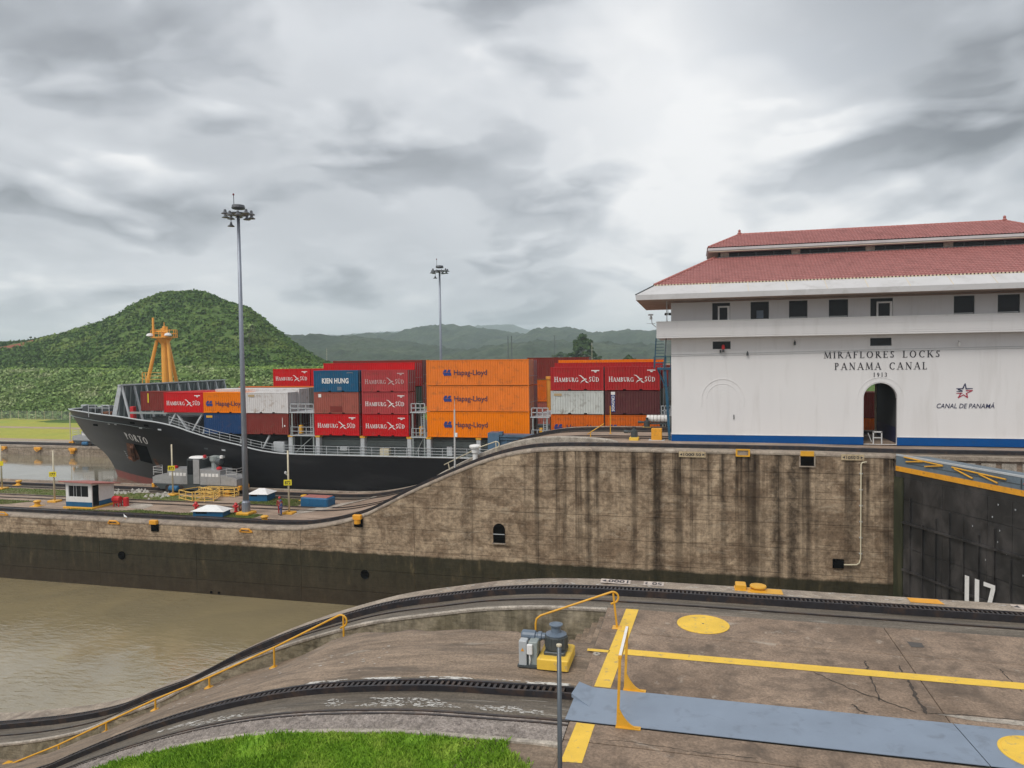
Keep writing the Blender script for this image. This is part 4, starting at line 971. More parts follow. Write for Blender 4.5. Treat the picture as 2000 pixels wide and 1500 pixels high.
AXC, AR, AZ = 15.36, 1.30, 4.02
small = [(1.73, 3.26, 8.37, 9.05), (14.55, 16.2, 8.45, 9.12)]
mb = MB()
skin(mb, BX0, BX1, .1, 9.5, BY0, small + [(AXC - AR, AXC + AR, .1, AZ + AR)], .35)
arc = [(AXC + AR * math.cos(a), AZ + AR * math.sin(a)) for a in np.linspace(0, math.pi, 25)]
for sgn in (1, -1):                                             # spandrels of the arch
    a_ = [p for p in arc if (p[0] - AXC) * sgn >= -1e-6]
    a_.sort(key=lambda p: p[1])
    for p, q in zip(a_[:-1], a_[1:]):
        mb.add([(p[0], BY0, p[1]), (q[0], BY0, q[1]), (AXC + sgn * AR, BY0, q[1]), (AXC + sgn * AR, BY0, p[1])], [(0, 1, 2, 3)])
for p, q in zip(arc[:-1], arc[1:]): mb.add([(p[0], BY0, p[1]), (q[0], BY0, q[1]), (q[0], BY0 + .5, q[1]), (p[0], BY0 + .5, p[1])], [(0, 1, 2, 3)])
mb.add([(BX0, BY0, .1), (BX0, BY1, .1), (BX0, BY1, 12.7), (BX0, BY0, 12.7)], [(0, 1, 2, 3)])
mb.add([(BX1, BY0, .1), (BX1, BY1, .1), (BX1, BY1, 12.7), (BX1, BY0, 12.7)], [(0, 1, 2, 3)])
mb.add([(BX0, BY1, .1), (15.45, BY1, .1), (15.45, BY1, 12.7), (BX0, BY1, 12.7)], [(0, 1, 2, 3)])
mb.add([(16.85, BY1, .1), (BX1, BY1, .1), (BX1, BY1, 12.7), (16.85, BY1, 12.7)], [(0, 1, 2, 3)])
mb.add([(15.45, BY1, 4.9), (16.85, BY1, 4.9), (16.85, BY1, 12.7), (15.45, BY1, 12.7)], [(0, 1, 2, 3)])
wup = []
for x0, x1 in ((1.70, 3.22), (4.94, 6.46), (8.10, 9.60), (11.30, 12.82), (14.55, 16.28), (20.83, 22.35), (24.01, 25.59), (27.2, 28.8), (30.3, 31.8)):
    wup.append((x0, x1, 10.95, 12.45))
skin(mb, BX0, BX1, 9.5, 12.7, BY0, wup, .22)
mb.build('wall', m_whitewall, cb, fix=False)
mb = MB(); mb.box(AXC - AR - .88, AXC + AR + .24, BY0 + .4, BY1 - .02, .02, .1); mb.build('passage_floor', m_deckC, cb)
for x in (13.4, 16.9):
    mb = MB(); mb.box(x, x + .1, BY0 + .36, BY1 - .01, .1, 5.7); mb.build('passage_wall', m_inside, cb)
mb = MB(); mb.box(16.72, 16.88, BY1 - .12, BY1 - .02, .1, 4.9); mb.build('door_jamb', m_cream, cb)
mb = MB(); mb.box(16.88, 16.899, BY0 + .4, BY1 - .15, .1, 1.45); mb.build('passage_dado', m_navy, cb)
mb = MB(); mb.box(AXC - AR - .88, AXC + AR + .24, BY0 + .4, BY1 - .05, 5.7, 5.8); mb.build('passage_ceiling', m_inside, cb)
for a, b in ((BX0, AXC - AR), (AXC + AR, BX1)):
    mb = MB(); mb.box(a - .012 if a < 0 else a, b, BY0 - .018, BY0 + .05, .06, .74); mb.build('base_band', m_blue, cb)
    mb = MB(); mb.box(a - .03 if a < 0 else a, b, BY0 - .034, BY0 + .05, .742, .80); mb.build('base_moulding', m_white, cb)
mb = MB(); mb.box(BX0 - .018, BX0 + .02, BY0 + .05, BY1, .06, .74); mb.build('base_band', m_blue, cb)
def archline(cx, r, zs, zb, w_, y0):
    p = [(cx + r, zb)] + [(cx + r * math.cos(a), zs + r * math.sin(a)) for a in np.linspace(0, math.pi, 25)] + [(cx - r, zb)]
    m = MB()
    for i in range(len(p) - 1): m.bar((p[i][0], y0, p[i][1]), (p[i + 1][0], y0, p[i + 1][1]), .07, w_, (0, 1, 0))
    return m
archline(AXC, 1.78, AZ, 3.4, .05, BY0 - .0).build('arch_moulding', m_whitewall, cb, fix=False)
archline(AXC, 1.42, AZ, .8, .05, BY0 + .0).build('arch_moulding', m_whitewall, cb, fix=False)
archline(2.56, 1.80, 3.92, 3.3, .06, BY0 - .0).build('arch_moulding', m_whitewall, cb, fix=False)
archline(2.56, 1.38, 3.92, .8, .045, BY0 + .0).build('arch_moulding', m_whitewall, cb, fix=False)
mb = MB()
pts = [(2.56 + 1.25 * math.cos(a), BY0 - .012, 3.92 + 1.25 * math.sin(a)) for a in np.linspace(0, math.pi, 21)] + [(1.31, BY0 - .012, .82), (3.81, BY0 - .012, .82)]
mb.prism(pts, (0, .03, 0)); dr = mb.build('blocked_door', m_whitewall, cb)
mb = MB(); mb.bar((3.52, BY0 - .05, 2.15), (3.52, BY0 - .05, 2.55), .07); mb.build('handle', m_dkgrey, dr)
# windows
for i, (x0, x1, z0, z1) in enumerate(wup + small):
    mb = MB(); mb.box(x0, x1, BY0 + .17, BY0 + .21, z0, z1); wv = mb.build('window', m_glass, cb)
    fr = MB(); t_ = .05
    fr.box(x0, x0 + t_, BY0 + .12, BY0 + .17, z0, z1); fr.box(x1 - t_, x1, BY0 + .12, BY0 + .17, z0, z1); fr.box(x0 + t_, x1 - t_, BY0 + .12, BY0 + .17, z1 - t_, z1); fr.box(x0 + t_, x1 - t_, BY0 + .12, BY0 + .17, z0, z0 + t_)
    fr.build('frame', m_dkgrey, wv)
    if i < 9:
        mb = MB(); mb.box(x0 - .04, x1 + .04, BY0 - .05, BY0 + .12, z0 - .10, z0 - .004); mb.build('sill', m_white, wv)
        if i in (0, 4):                                          # a white door leaf stands open inside these two
            mb = MB(); a, b = x0 + .48, x1 - .03
            mb.box(a, a + .14, BY0 + .02, BY0 + .11, z0, z1 - .28); mb.box(b - .2, b, BY0 + .02, BY0 + .11, z0, z1 - .28); mb.box(a, b, BY0 + .015, BY0 + .105, z1 - .42, z1 - .28); mb.build('door_frame', m_white, wv)
        elif i == 1:
            mb = MB(); mb.box(x0 + .5, x1 - .45, BY0 + .10, BY0 + .16, z0 + .06, z0 + .75); mb.build('screen', m_slate, wv)
        else:
            mb = MB(); mb.box(x0 + .05, x1 - .05, BY0 + .09, BY0 + .14, z0 + .05, z0 + .11); mb.build('rail', m_frame, wv)
mb = MB()
for a in ((17.71, 17.77), (19.15, 19.21)): mb.box(a[0], a[1], BY0 - .03, BY0 + .02, 11.0, 12.6)
mb.box(17.77, 19.15, BY0 - .03, BY0 + .02, 12.54, 12.6); mb.build('blocked_window', m_whitewall, cb)
# balcony
mb = MB(); gx0, gx1, gy = -3.1, 34.1, 64.95
mb.box(gx0, gx1, gy, gy + .18, 9.40, 10.80); mb.box(gx0, gx0 + .18, gy + .18, BY1, 9.40, 10.80); mb.box(gx0 + .18, gx1, gy + .18, BY0 - .002, 9.42, 9.62); mb.box(gx0 + .18, BX0 - .02, BY0 + .01, BY1, 9.42, 9.62)
mb.build('balcony', m_whitewall, cb)
for z, h in ((10.52, .05), (10.34, .03), (9.72, .03), (9.56, .05)):
    mb = MB(); mb.box(gx0 - .02, gx1, gy - .022, gy + .01, z, z + h); mb.build('balcony_moulding', m_whitewall, cb)
mb = MB(); mb.box(gx0 - .04, gx1, gy - .04, gy + .22, 10.80, 10.88); mb.build('balcony_coping', m_white, cb)
# eaves
E0, E1, EY0, EY1, EZ = -4.75, 35.7, 63.0, 77.2, 12.68
def hipring(mb, a, b, flip=False):
    """quads between two rectangles a, b = (x0, x1, y0, y1, z)"""
    ra = [(a[0], a[2], a[4]), (a[1], a[2], a[4]), (a[1], a[3], a[4]), (a[0], a[3], a[4])]
    rb = [(b[0], b[2], b[4]), (b[1], b[2], b[4]), (b[1], b[3], b[4]), (b[0], b[3], b[4])]
    for i in range(4): mb.add([ra[i], ra[(i + 1) % 4], rb[(i + 1) % 4], rb[i]], [(0, 1, 2, 3)])
ring = lambda d, z: (E0 + d, E1 - d, EY0 + d, EY1 - d, z)
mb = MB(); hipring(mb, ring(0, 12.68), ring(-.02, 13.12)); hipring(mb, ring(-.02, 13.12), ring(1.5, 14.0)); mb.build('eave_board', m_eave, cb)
mb = MB(); hipring(mb, ring(0, 12.68), (BX0 + .0, BX1, BY0, BY1, 12.69)); mb.build('soffit', m_soffit, cb)
mb = MB(); mb.box(BX0 - .03, BX1, BY0 - .06, BY0 - .002, 12.56, 12.67); mb.build('cornice', m_soffit, cb)
for x in np.arange(1.5, 34, 3.05):
    mb = MB(); mb.add([(x, 63.02 + .0, 12.75), (x + .03, 63.02, 12.75), (x + .03, 64.45, 14.0), (x, 64.45, 14.0)], [(0, 1, 2, 3)]); v = mb.v
    mb = MB(); mb.bar((x, 63.0, 13.14), (x, 64.45, 13.985), .035, .03); mb.build('board_joint', m_cream, cb)

def tiled(mb, P0, P1, up, d, nrow, pitch=.27, amp=.055, hipped=True):
    """pantile slope over the eave P0-P1: ribs run up the slope, courses lap; the ends are cut at the hips"""
    P0, P1, up = Vector(P0), Vector(P1), Vector(up)
    L = (P1 - P0).length; ex = (P1 - P0) / L; nrm = ex.cross(up).normalized()
    if nrm.z < 0: nrm = -nrm
    K = 4; n = int(L / pitch) * K; cols = []
    for i in range(n + 1):
        s = L * i / n; ph = i % K
        off = amp * (1, .72, 0, .72)[ph]
        tm = min(1.0, s / d, (L - s) / d) if hipped else 1.0
        col = []
        for r in range(nrow):
            for e, lift in ((r / nrow, .035), ((r + 1) / nrow - 1e-4, .0)):
                t_ = min(e, tm); col.append(P0 + ex * s + up * t_ + nrm * (off + (lift if e <= tm else 0)))
        cols.append(col)
    mb.grid(cols)
# lower roof: from the top of the boards to the clerestory, 34 courses seen as fine steps
a = ring(1.5, 14.0); dl = 5.25; zl = 16.85
up_f = Vector((0, dl, zl - 14.0))
mb = MB(); tiled(mb, (a[0], a[2], 14.02), (a[1], a[2], 14.02), up_f, dl, 16); mb.build('roof_tiles', m_tile, cb, kind='stuff', fix=False)
mb = MB(); tiled(mb, (a[0], a[3], 14.02), (a[0], a[2], 14.02), Vector((dl, 0, zl - 14.0)), dl, 16); mb.build('roof_tiles', m_tile, cb, kind='stuff', fix=False)
mb = MB(); hipring(mb, ring(1.5, 13.99), ring(1.5 + dl, 16.8)); mb.build('lower_roof', m_tile, cb)
mb = MB()                                                         # mortared ends of the bottom course
for i in range(int((a[1] - a[0]) / .27)):
    x = a[0] + i * .27
    mb.lathe([(.085, 0), (.085, .06)], (x, a[2] - .05, 14.02), 8, 'y')
mb.build('tile_end', m_cream, cb, kind='stuff', fix=False)
def capline(mb, p, q, r=.13, n=None):
    p, q = Vector(p), Vector(q); n = n or max(3, int((q - p).length / .45))
    for i in range(n):
        u, v_ = p.lerp(q, i / n), p.lerp(q, (i + 1.08) / n); mb.tube([u, v_], r, 8, r * .86)
for s0, s1 in (((a[0], a[2], 14.08), (a[0] + dl, a[2] + dl, zl + .06)), ((a[0], a[3], 14.08), (a[0] + dl, a[3] - dl * .62, zl + .06)), ((a[1], a[2], 14.08), (a[1] - dl, a[2] + dl, zl + .06))):
    mb = MB(); capline(mb, s0, s1); mb.build('hip_cap', m_ridge, cb, fix=False)
for p in ((a[0], a[2], 14.0), (-4.75, 63.0, 13.1)):
    pass
mb = MB(); mb.tube([(E0 - .03, EY0 - .03, 13.14), (a[0], a[2], 14.06)], .05, 6); mb.build('hip_flashing', m_dkgrey, cb)
# clerestory
kx0, kx1, ky0, ky1 = 2.35, 28.65, 69.95, 73.9
mb = MB(); mb.box(kx0, kx1, ky0, ky1, 16.2, 17.45); mb.build('clerestory', m_glass, cb)
for i, x in enumerate(np.arange(kx0 + .2, kx1, 1.55)):
    mb = MB(); mb.box(x, x + (.75 if i % 4 == 0 else .08), ky0 - .05, ky0 - .003, 16.86, 17.42); mb.build('clerestory_post', m_pale if i % 4 == 0 else m_dkgrey, cb)
mb = MB(); mb.box(kx0 - .05, kx1, ky0 - .12, ky0 - .003, 16.8, 16.95); mb.build('clerestory_sill', m_ship, cb)
U0, U1, UY0, UY1 = 1.47, 29.5, 69.2, 75.0
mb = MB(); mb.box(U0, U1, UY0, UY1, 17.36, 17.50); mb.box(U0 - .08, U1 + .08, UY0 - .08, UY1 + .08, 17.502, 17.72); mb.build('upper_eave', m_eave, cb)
mb = MB(); mb.box(U0 + .05, U1 - .05, UY0 - .02, UY0 - .002, 17.37, 17.42); mb.build('eave_strip', m_cream, cb)
ym = (UY0 + UY1) / 2; du = ym - UY0
mb = MB(); tiled(mb, (U0 - .1, UY0 - .1, 17.74), (U1 + .1, UY0 - .1, 17.74), Vector((0, du, 1.52)), du, 9); mb.build('roof_tiles', m_tile, cb, kind='stuff', fix=False)
mb = MB(); tiled(mb, (U0 - .1, UY1 + .1, 17.74), (U0 - .1, UY0 - .1, 17.74), Vector((du, 0, 1.52)), du, 9); mb.build('roof_tiles', m_tile, cb, kind='stuff', fix=False)
mb = MB(); mb.add([(U0, UY0, 17.725), (U1, UY0, 17.725), (U1, UY1, 17.725), (U0, UY1, 17.725), (U0 + du, ym, 19.2), (U1 - du, ym, 19.2)], [(0, 1, 5, 4), (1, 2, 5), (2, 3, 4, 5), (3, 0, 4)]); mb.build('upper_roof', m_tile, cb)
mb = MB(); capline(mb, (U0 + du, ym, 19.3), (U1 - du, ym, 19.3)); mb.build('ridge_cap', m_ridge, cb, fix=False)
for s0, s1 in (((U0, UY0, 17.82), (U0 + du, ym, 19.3)), ((U0, UY1, 17.82), (U0 + du, ym, 19.3)), ((U1, UY0, 17.82), (U1 - du, ym, 19.3))):
    mb = MB(); capline(mb, s0, s1); mb.build('hip_cap', m_ridge, cb, fix=False)
for x in (U0 + du, U1 - du):
    mb = MB(); mb.lathe([(.17, 0), (.2, .1), (.1, .22), (.14, .34), (.04, .46)], (x, ym, 19.32), 8); mb.build('finial', m_ridge, cb)
# lettering on the front
def front(text, x0, x1, z, h, fac=serif, mat=m_letter, **k):
    m = MB(); lettering(m, fac(text, **k), (x0, BY0 - .035, z), (1, 0, 0), (0, 0, 1), h, x1 - x0)
    o = m.build('lettering', mat, cb, kind='stuff', fix=False)
    return o
front('MIRAFLORES LOCKS', 10.90, 19.82, 7.44, .57, track=.22, wt=1.0)
front('PANAMA CANAL', 11.75, 18.86, 6.45, .60, track=.22, wt=1.0)
front('1913', 14.80, 15.84, 5.84, .36, track=.30, wt=1.0)
front('CANAL DE PANAMÁ', 19.62, 23.85, 3.22, .40, fac=sans, mat=m_navy, bold=.004, shear=.22)
# star emblem: blue above, crimson below, speed lines to the left
sc = .0021 * 1.03; ox, oz = 21.62, 4.64
SX = lambda p: (ox + (p[0] - 900) * sc * 1.0, BY0 - .035, oz - (p[1] - 400) * sc)
def strokes(lines, mat):
    m = MB()
    for pl, wd in lines:
        for (p, q) in zip(pl[:-1], pl[1:]):
            a_, b_ = Vector(SX(p)), Vector(SX(q)); d = (b_ - a_).normalized(); nn = Vector((-d.z, 0, d.x)) * wd * sc / 2
            k = .0008 * (len(m.f) % 6); o_ = Vector((0, -k, 0))
            m.add([a_ - nn + o_, b_ - nn * .55 + o_, b_ + nn * .55 + o_, a_ + nn + o_], [(0, 1, 2, 3)])
    return m.build('emblem', mat, cb, kind='stuff', fix=False)
strokes([([(865, 310), (940, 110)], 46), ([(975, 310), (940, 110)], 46), ([(960, 318), (1200, 302)], 40), ([(870, 315), (640, 308)], 40), ([(700, 335), (860, 400)], 44), ([(850, 410), (650, 418)], 36)], m_navy)
strokes([([(850, 485), (640, 486)], 34), ([(965, 388), (1200, 374)], 40), ([(1180, 384), (985, 490)], 44), ([(985, 480), (1035, 655)], 46), ([(1035, 655), (885, 540)], 46), ([(700, 655), (895, 540)], 46), ([(800, 490), (710, 650)], 44)], m_crimson)
# fittings on the front, things of their own
t = thing('warning_beacon', 'red warning beacon on a bracket below the small window over the blind arch', 'beacon', (2.6, 66.2, 8.1))
mb = MB(); mb.lathe([(.13, 8.35), (.14, 8.6), (.1, 8.72), (.02, 8.76)], (2.62, 65.85, 0), 10); mb.build('lens', m_red, t)
mb = MB(); mb.lathe([(.1, 8.08), (.1, 8.34)], (2.62, 65.85, 0), 8); mb.bar((2.62, 65.85, 8.15), (2.62, 66.19, 8.15), .05); mb.box(2.32, 2.46, 65.95, 66.1, 8.05, 8.3); mb.build('bracket', m_dkgrey, t)
for i, (x, z) in enumerate(((6.46 + .9 - 2.7, 7.95), (8.55, 8.82), (21.2, 8.55))):
    t = thing('wall_lamp', ['dark wall fitting on the cable line right of the red beacon', 'dark lamp hung from the balcony underside left of the lettering', 'small white lamp under the balcony towards the right'][i], 'wall lamp', (x, 66.2, z))
    mb = MB(); mb.lathe([(.05, -.2), (.09, -.18), (.09, .06), (.03, .16)], (x, 66.0, z), 8); mb.build('housing', m_white if i == 2 else m_dkgrey, t)
    mb = MB(); mb.bar((x, 66.0, z + .15), (x, 66.2, z + .2), .04); mb.build('bracket', m_dkgrey, t)
for i, (z0, z1) in enumerate(((8.0, 8.16), (7.86, 8.02))):
    mb = MB(); mb.tube([(BX0, 66.15, z0 - .05), (5, 66.14, z0), (15, 66.14, z1 - .02), (25, 66.14, z1 + .08), (33, 66.14, z1 + .1)], .016, 5)
    tag(mb.build('cable', m_boxgrey, base=(BX0, 66.15, z0)), ('upper' if i == 0 else 'lower') + ' of two thin cables strung along the white front above the lettering', 'cable')
# balcony corner: pole, hanging lamps, camera mast
t = thing('balcony_post', 'thin pole from balcony corner to eave at the left end of the building', 'post', (-2.2, 65.1, 10.88))
mb = MB(); mb.tube([(-2.2, 65.1, 10.88), (-2.2, 65.1, 12.9)], .04, 6); mb.build('pole', m_boxgrey, t)
mb = MB(); mb.lathe([(.1, 0), (.1, .04)], (-2.2, 65.1, 10.88), 8); mb.build('foot', m_boxgrey, t)
t = thing('hanging_lamp', 'small twin lamp hanging under the eave at the left end of the white building', 'lamp', (-2.25, 70.0, 11.6))
mb = MB(); mb.tube([(-2.25, 70, 11.9), (-2.25, 70, 12.69)], .02, 5); mb.build('stem', m_dkgrey, t)
mb = MB(); mb.lathe([(.05, 0), (.17, .03), (.15, .2), (.05, .25)], (-2.43, 70, 11.68), 8); mb.lathe([(.05, 0), (.17, .03), (.15, .2), (.05, .25)], (-2.07, 70, 11.68), 8); mb.bar((-2.43, 70, 11.9), (-2.07, 70, 11.9), .05); mb.build('lamp_head', m_dkgrey, t)
t = thing('antenna', 'small camera mast with white dish bracket on the outer balcony corner', 'antenna', (-3.2, 65.4, 10.5))
mb = MB(); mb.tube([(-3.15, 65.3, 10.4), (-3.5, 65.4, 10.7), (-3.6, 65.4, 11.5)], .035, 6); mb.bar((-4.0, 65.4, 10.75), (-3.2, 65.4, 10.72), .03); mb.build('arm', m_boxgrey, t)
mb = MB(); mb.bbox(-3.85, -3.4, 65.25, 65.5, 11.45, 11.58, .03); mb.lathe([(.1, 11.1), (.13, 11.2), (.08, 11.42)], (-3.6, 65.4, 0), 8); mb.build('camera_head', m_frame, t)

# blue outside stair at the left end
st = thing('outside_stair', 'blue steel outside stair with ladder and landing at the left end of the white building', 'stair', (-3, 68, 0.1))
mb = MB(); mb.box(-3.15, -1.9, 66.6, 68.4, 6.55, 6.75); mb.build('landing', m_stair, st)
for k in range(9):
    mb = MB(); mb.bar((-3.35, 67.15 + .02 * k, 6.95 + k * .28), (-2.55, 67.15 + .02 * k, 6.95 + k * .28), .10, .04); mb.build('tread', m_stair, st)
for x in (-3.4, -2.5):
    mb = MB(); mb.bar((x, 67.1, 6.7), (x + .15, 67.3, 9.45), .10, .22); mb.build('stringer', m_stair, st)
for z in (7.2, 7.75):
    mb = MB(); mb.tube([(-3.45, 66.6, z), (-1.9, 66.6, z)], .035, 6); mb.build('handrail', m_stair, st)
for x in (-3.42, -2.35, -1.95):
    mb = MB(); mb.bar((x, 66.6, 6.7), (x, 66.6, 7.78), .06); mb.build('rail_post', m_stair, st)
mb = MB(); mb.bar((-2.45, 66.8, 6.6), (-2.05, 66.8, .1), .22, .16); mb.build('column', m_stair, st)
mb = MB(); mb.bar((-3.1, 67.5, 6.58), (-2.25, 67.2, 4.6), .14, .12); mb.build('brace', m_stair, st)
mb = MB(); mb.box(-2.1, -1.9, 66.75, 68.2, 4.3, 6.55); mb.build('side_panel', m_dkgrey, st)
for k in range(14):
    mb = MB(); mb.bar((-2.12, 66.9, 3.0 + k * .25), (-2.12, 67.5, 3.0 + k * .25), .05); mb.build('rung', m_boxgrey, st)
for x in (66.88, 67.52):
    mb = MB(); mb.bar((-2.12, x, 2.8), (-2.12, x, 6.5), .05); mb.build('ladder_rail', m_stair, st)
for k in range(8):
    mb = MB(); mb.bar((-2.4 + k * .07, 66.9, 7.9), (-2.4 + k * .07, 66.9, 9.35), .03); mb.build('baluster', m_boxgrey, st)
# barricade in the archway
t = thing('barricade', 'small pale metal trestle standing in the open archway', 'barrier', (15.2, 66.6, .1))
mb = MB(); x0, x1 = 14.95, 15.6
for x in (x0, x1): mb.bar((x, 66.75, .1), (x, 66.75, 1.15), .09, .09)
mb.build('leg', m_frame, t, kind='stuff')
mb = MB(); mb.bar((x0 - .04, 66.75, 1.12), (x1 + .04, 66.75, 1.12), .09, .12); mb.build('top_rail', m_frame, t)
mb = MB(); mb.bar((x0, 66.75, .62), (x1, 66.75, .62), .05, .08); mb.build('mid_rail', m_frame, t)
mb = MB(); mb.bar((14.6, 67.0, 1.0), (14.85, 66.9, .25), .05); mb.build('prop', m_frame, t)

# ------------------------------------------------------------------ lock gate at the right
G0, G1 = Vector((15.02, 60.1, 0)), Vector((23.6, 43.0, 0)); gd = (G1 - G0).normalized(); gn = Vector((gd.y, -gd.x, 0))      # gn faces downstream, to the left
if gn.x > 0: gn = -gn
GL = (G1 - G0).length
gt = thing('lock_gate', 'massive dark mitre gate with blue grey top and yellow band at the right', 'lock gate', (19, 51.5, -15))
gp = lambda s, z, o=0.0: G0 + gd * s + gn * o + Vector((0, 0, z))
def gbox(mb, s0, s1, z0, z1, o0, o1):
    mb.add([gp(s, z, o) for z in (z0, z1) for o in (o0, o1) for s in (s0, s1)], [(0, 2, 3, 1), (4, 5, 7, 6), (0, 1, 5, 4), (2, 6, 7, 3), (0, 4, 6, 2), (1, 3, 7, 5)])
mb = MB(); gbox(mb, 0, GL, -17, -1.15, -2.0, 0); mb.build('core', m_gate, gt)
for r, (za, zb) in enumerate(((-3.2, -1.6), (-5.0, -3.26), (-6.8, -5.06), (-8.6, -6.86), (-10.4, -8.66), (-12.2, -10.46), (-14.6, -12.26))):
    for k in range(10):
        s0 = .9 + k * 1.83; mb = MB(); gbox(mb, s0 + .012, s0 + 1.82, za, zb, .0, .03 + rng.uniform(0, .02)); mb.build('skin_plate', m_gate, gt)
for k in range(15):
    s = 1.6 + k * 1.2; mb = MB(); gbox(mb, s, s + .07, -14.6 + (k % 3) * .5, -3.0 - (k * 1.7) % 2.4, .05, .16); mb.build('stiffener', m_gate, gt)
for z in (-4.95, -8.55, -12.1):
    mb = MB(); gbox(mb, .9, GL, z - .07, z + .07, .05, .20); mb.build('girder', m_gate, gt)
mb = MB(); gbox(mb, .0, .9, -17, -1.6, .0, .12); mb.build('quoin_post', m_gategr, gt)
mb = MB(); gbox(mb, .1, GL, -1.15, -.78, .0, .06); mb.build('yellow_band', m_orange, gt)
mb = MB(); gbox(mb, .1, GL, -.78, -.02, -.05, .02); gbox(mb, .1, GL, -.9, -.05, -2.0, -.06); mb.build('walkway', m_gatebl, gt)
mb = MB(); gbox(mb, .1, GL, -.0, .12, -.12, .04); mb.build('walkway_edge', m_shipl, gt)
mb = MB(); gbox(mb, 1.0, GL, -.46, -.43, .02, .045); mb.build('seam', m_dkgrey, gt)
for s in (10.6, 10.9): 
    mb = MB(); gbox(mb, s, s + .06, -.7, -.1, .02, .06); mb.build('seam', m_dkgrey, gt)
for (s0, z0), (s1, z1) in (((1.0, .0), (4.6, -.12)), ((2.8, -.10), (1.2, -.32)), ((4.6, -.14), (3.0, -.42)), ((5.4, -.12), (9.6, -.28)), ((5.6, -.2), (7.1, -.62)), ((7.6, -.26), (9.0, -.62))):
    mb = MB(); mb.tube([gp(s0, z0, .1), gp(s1, z1, .1)], .055, 6); mb.build('folded_handrail', m_yel2, gt)
for z in (-.12, -.34):
    mb = MB(); mb.tube([gp(10.9 if z < -.2 else 11.1, z, .12), gp(13, z - .02, .12)], .06, 6); mb.build('red_boom', m_red, gt)
mb = MB()
f = []
for q in (0, .55): f.append([(q, 0), (q + .24, 0), (q + .24, 1.0), (q, 1.0)])
f += [[(1.02, .84), (1.62, .84), (1.62, 1.0), (1.02, 1.0)], [(1.16, 0), (1.38, 0), (1.62, .84), (1.40, .84)]]
lettering(mb, f, gp(6.7, -9.0, .23), gd, (0, 0, 1), 1.75, 2.35); mb.build('lettering', m_white, gt, kind='stuff', fix=False)
r_ = np.random.default_rng(4)
for k in range(16):
    s, z = r_.uniform(6, 12), r_.uniform(-7, -1.8); mb = MB(); mb.lathe([(.07, 0), (.05, .06)], gp(s, z, .05), 6, 'x'); mb.build('bolt', m_boxgrey, gt)
# open leaf of the far lane, seen over the crest
t = thing('lock_gate', 'blue open gate leaf along the far side of the centre wall, below orange containers', 'lock gate', (-13, 77.3, -12))
mb = MB(); mb.box(-21.3, -2, 77.0, 78.3, -12, -.98); mb.build('core', m_farblue, t)
mb = MB(); mb.box(-21.6, -2, 76.7, 78.36, -.97, -.72); mb.build('top_plate', m_farblue, t)
mb = MB(); mb.box(-21.5, -2, 76.8, 76.99, -1.25, -1.1); mb.build('girder', m_farblue, t)
mb = MB(); mb.box(-22.2, -20.9, 76.6, 78.38, -3.4, -.5); mb.box(-20.9, -20.5, 76.6, 77.2, -.71, -.35); mb.build('mitre_post', m_farblue, t)
for k in range(14):
    mb = MB(); mb.box(-20.2 + k * 1.3, -20.1 + k * 1.3, 76.86, 76.99, -6, -1.3); mb.build('stiffener', m_farblue, t)

# ------------------------------------------------------------------ the container ship in the far lane
SY, SB = 93.2, 14.1
stem = interp(sorted([(p.z, p.x) for p in (at(x, y, Y=SY) for x, y in ((137, 804), (150, 825), (175, 860), (205, 885), (222, 910), (231, 935), (233, 950)))]) + [(3.0, at(137, 804, Y=SY).x - 1.5)])
sheer = interp([(-100, .35), (-92, .75), (-85, .9), (-78, .75), (-74, .6), (-71, .3), (-68, 0), (-65.2, -.5), (-62.5, -1.27), (-58.75, -2.2), (-55, -2.92), (-53.2, -3.34), (-49, -3.76), (-45, -3.8), (60, -3.8)])
def halfb(x, z):
    k = max(0, min(1, (z + 10) / 10)); L = 44 - 17 * k; p = 1.9 - .1 * k
    t_ = max(0, min(1, (x - stem(z)) / L))
    return SB * (1 - (1 - t_) ** p)
def hull_at(px_, py_, off=.06):
    best = None
    for i in range(900):
        y = 78.5 + i * .02; p = at(px_, py_, Y=y); e = abs(SY - halfb(p.x, p.z) - y)
        if best is None or e < best[0]: best = (e, p)
    p = best[1]; return Vector((p.x, p.y - off, p.z))
ship = thing('container_ship', 'long black container ship with grey deck fittings passing through the far lane', 'ship', (-30, SY, -13))
def hullpart(z_of, name, mat, nv):
    for sg in (-1, 1):
        rows = []
        for i in range(nv + 1):
            v_ = i / nv; row = []
            for j in range(121):
                s_ = (j / 120) ** 2.0
                xd = stem(.3) + (60 - stem(.3)) * s_
                za, zb = z_of(xd); z = za + (zb - za) * v_
                x = stem(z) + (60 - stem(z)) * s_
                row.append((x, SY + sg * halfb(x, z), z))
            rows.append(row)
        mb = MB(); mb.grid(rows, flip=sg > 0); mb.build(name, mat, ship, smooth=True, fix=False)
hullpart(lambda x: (-8.75, sheer(x)), 'hull', m_hull, 16)
hullpart(lambda x: (-13.5, -8.75), 'boot_top', m_boot, 6)
edge = [Vector((x, SY - halfb(x, sheer(x)) - .02, sheer(x) + .04)) for x in [stem(.3) + (60 - stem(.3)) * (j / 150) ** 2 for j in range(151)]]
mb = MB(); mb.tube(edge, .10, 6); mb.tube([Vector((p.x, 2 * SY - p.y, p.z)) for p in edge], .10, 6); mb.build('gunwale', m_shipl, ship, smooth=True)
mb = MB(); mb.grid([[(p.x, y_, p.z - (.95 if p.x < -45 else .05)) for p in edge] for y_ in (0,)] * 0 + [[(p.x, p.y + .1, p.z - (1.0 if p.x < -50 else .04)) for p in edge], [(p.x, 2 * SY - p.y - .1, p.z - (1.0 if p.x < -50 else .04)) for p in edge]]); mb.build('main_deck', m_ship, ship, fix=False)
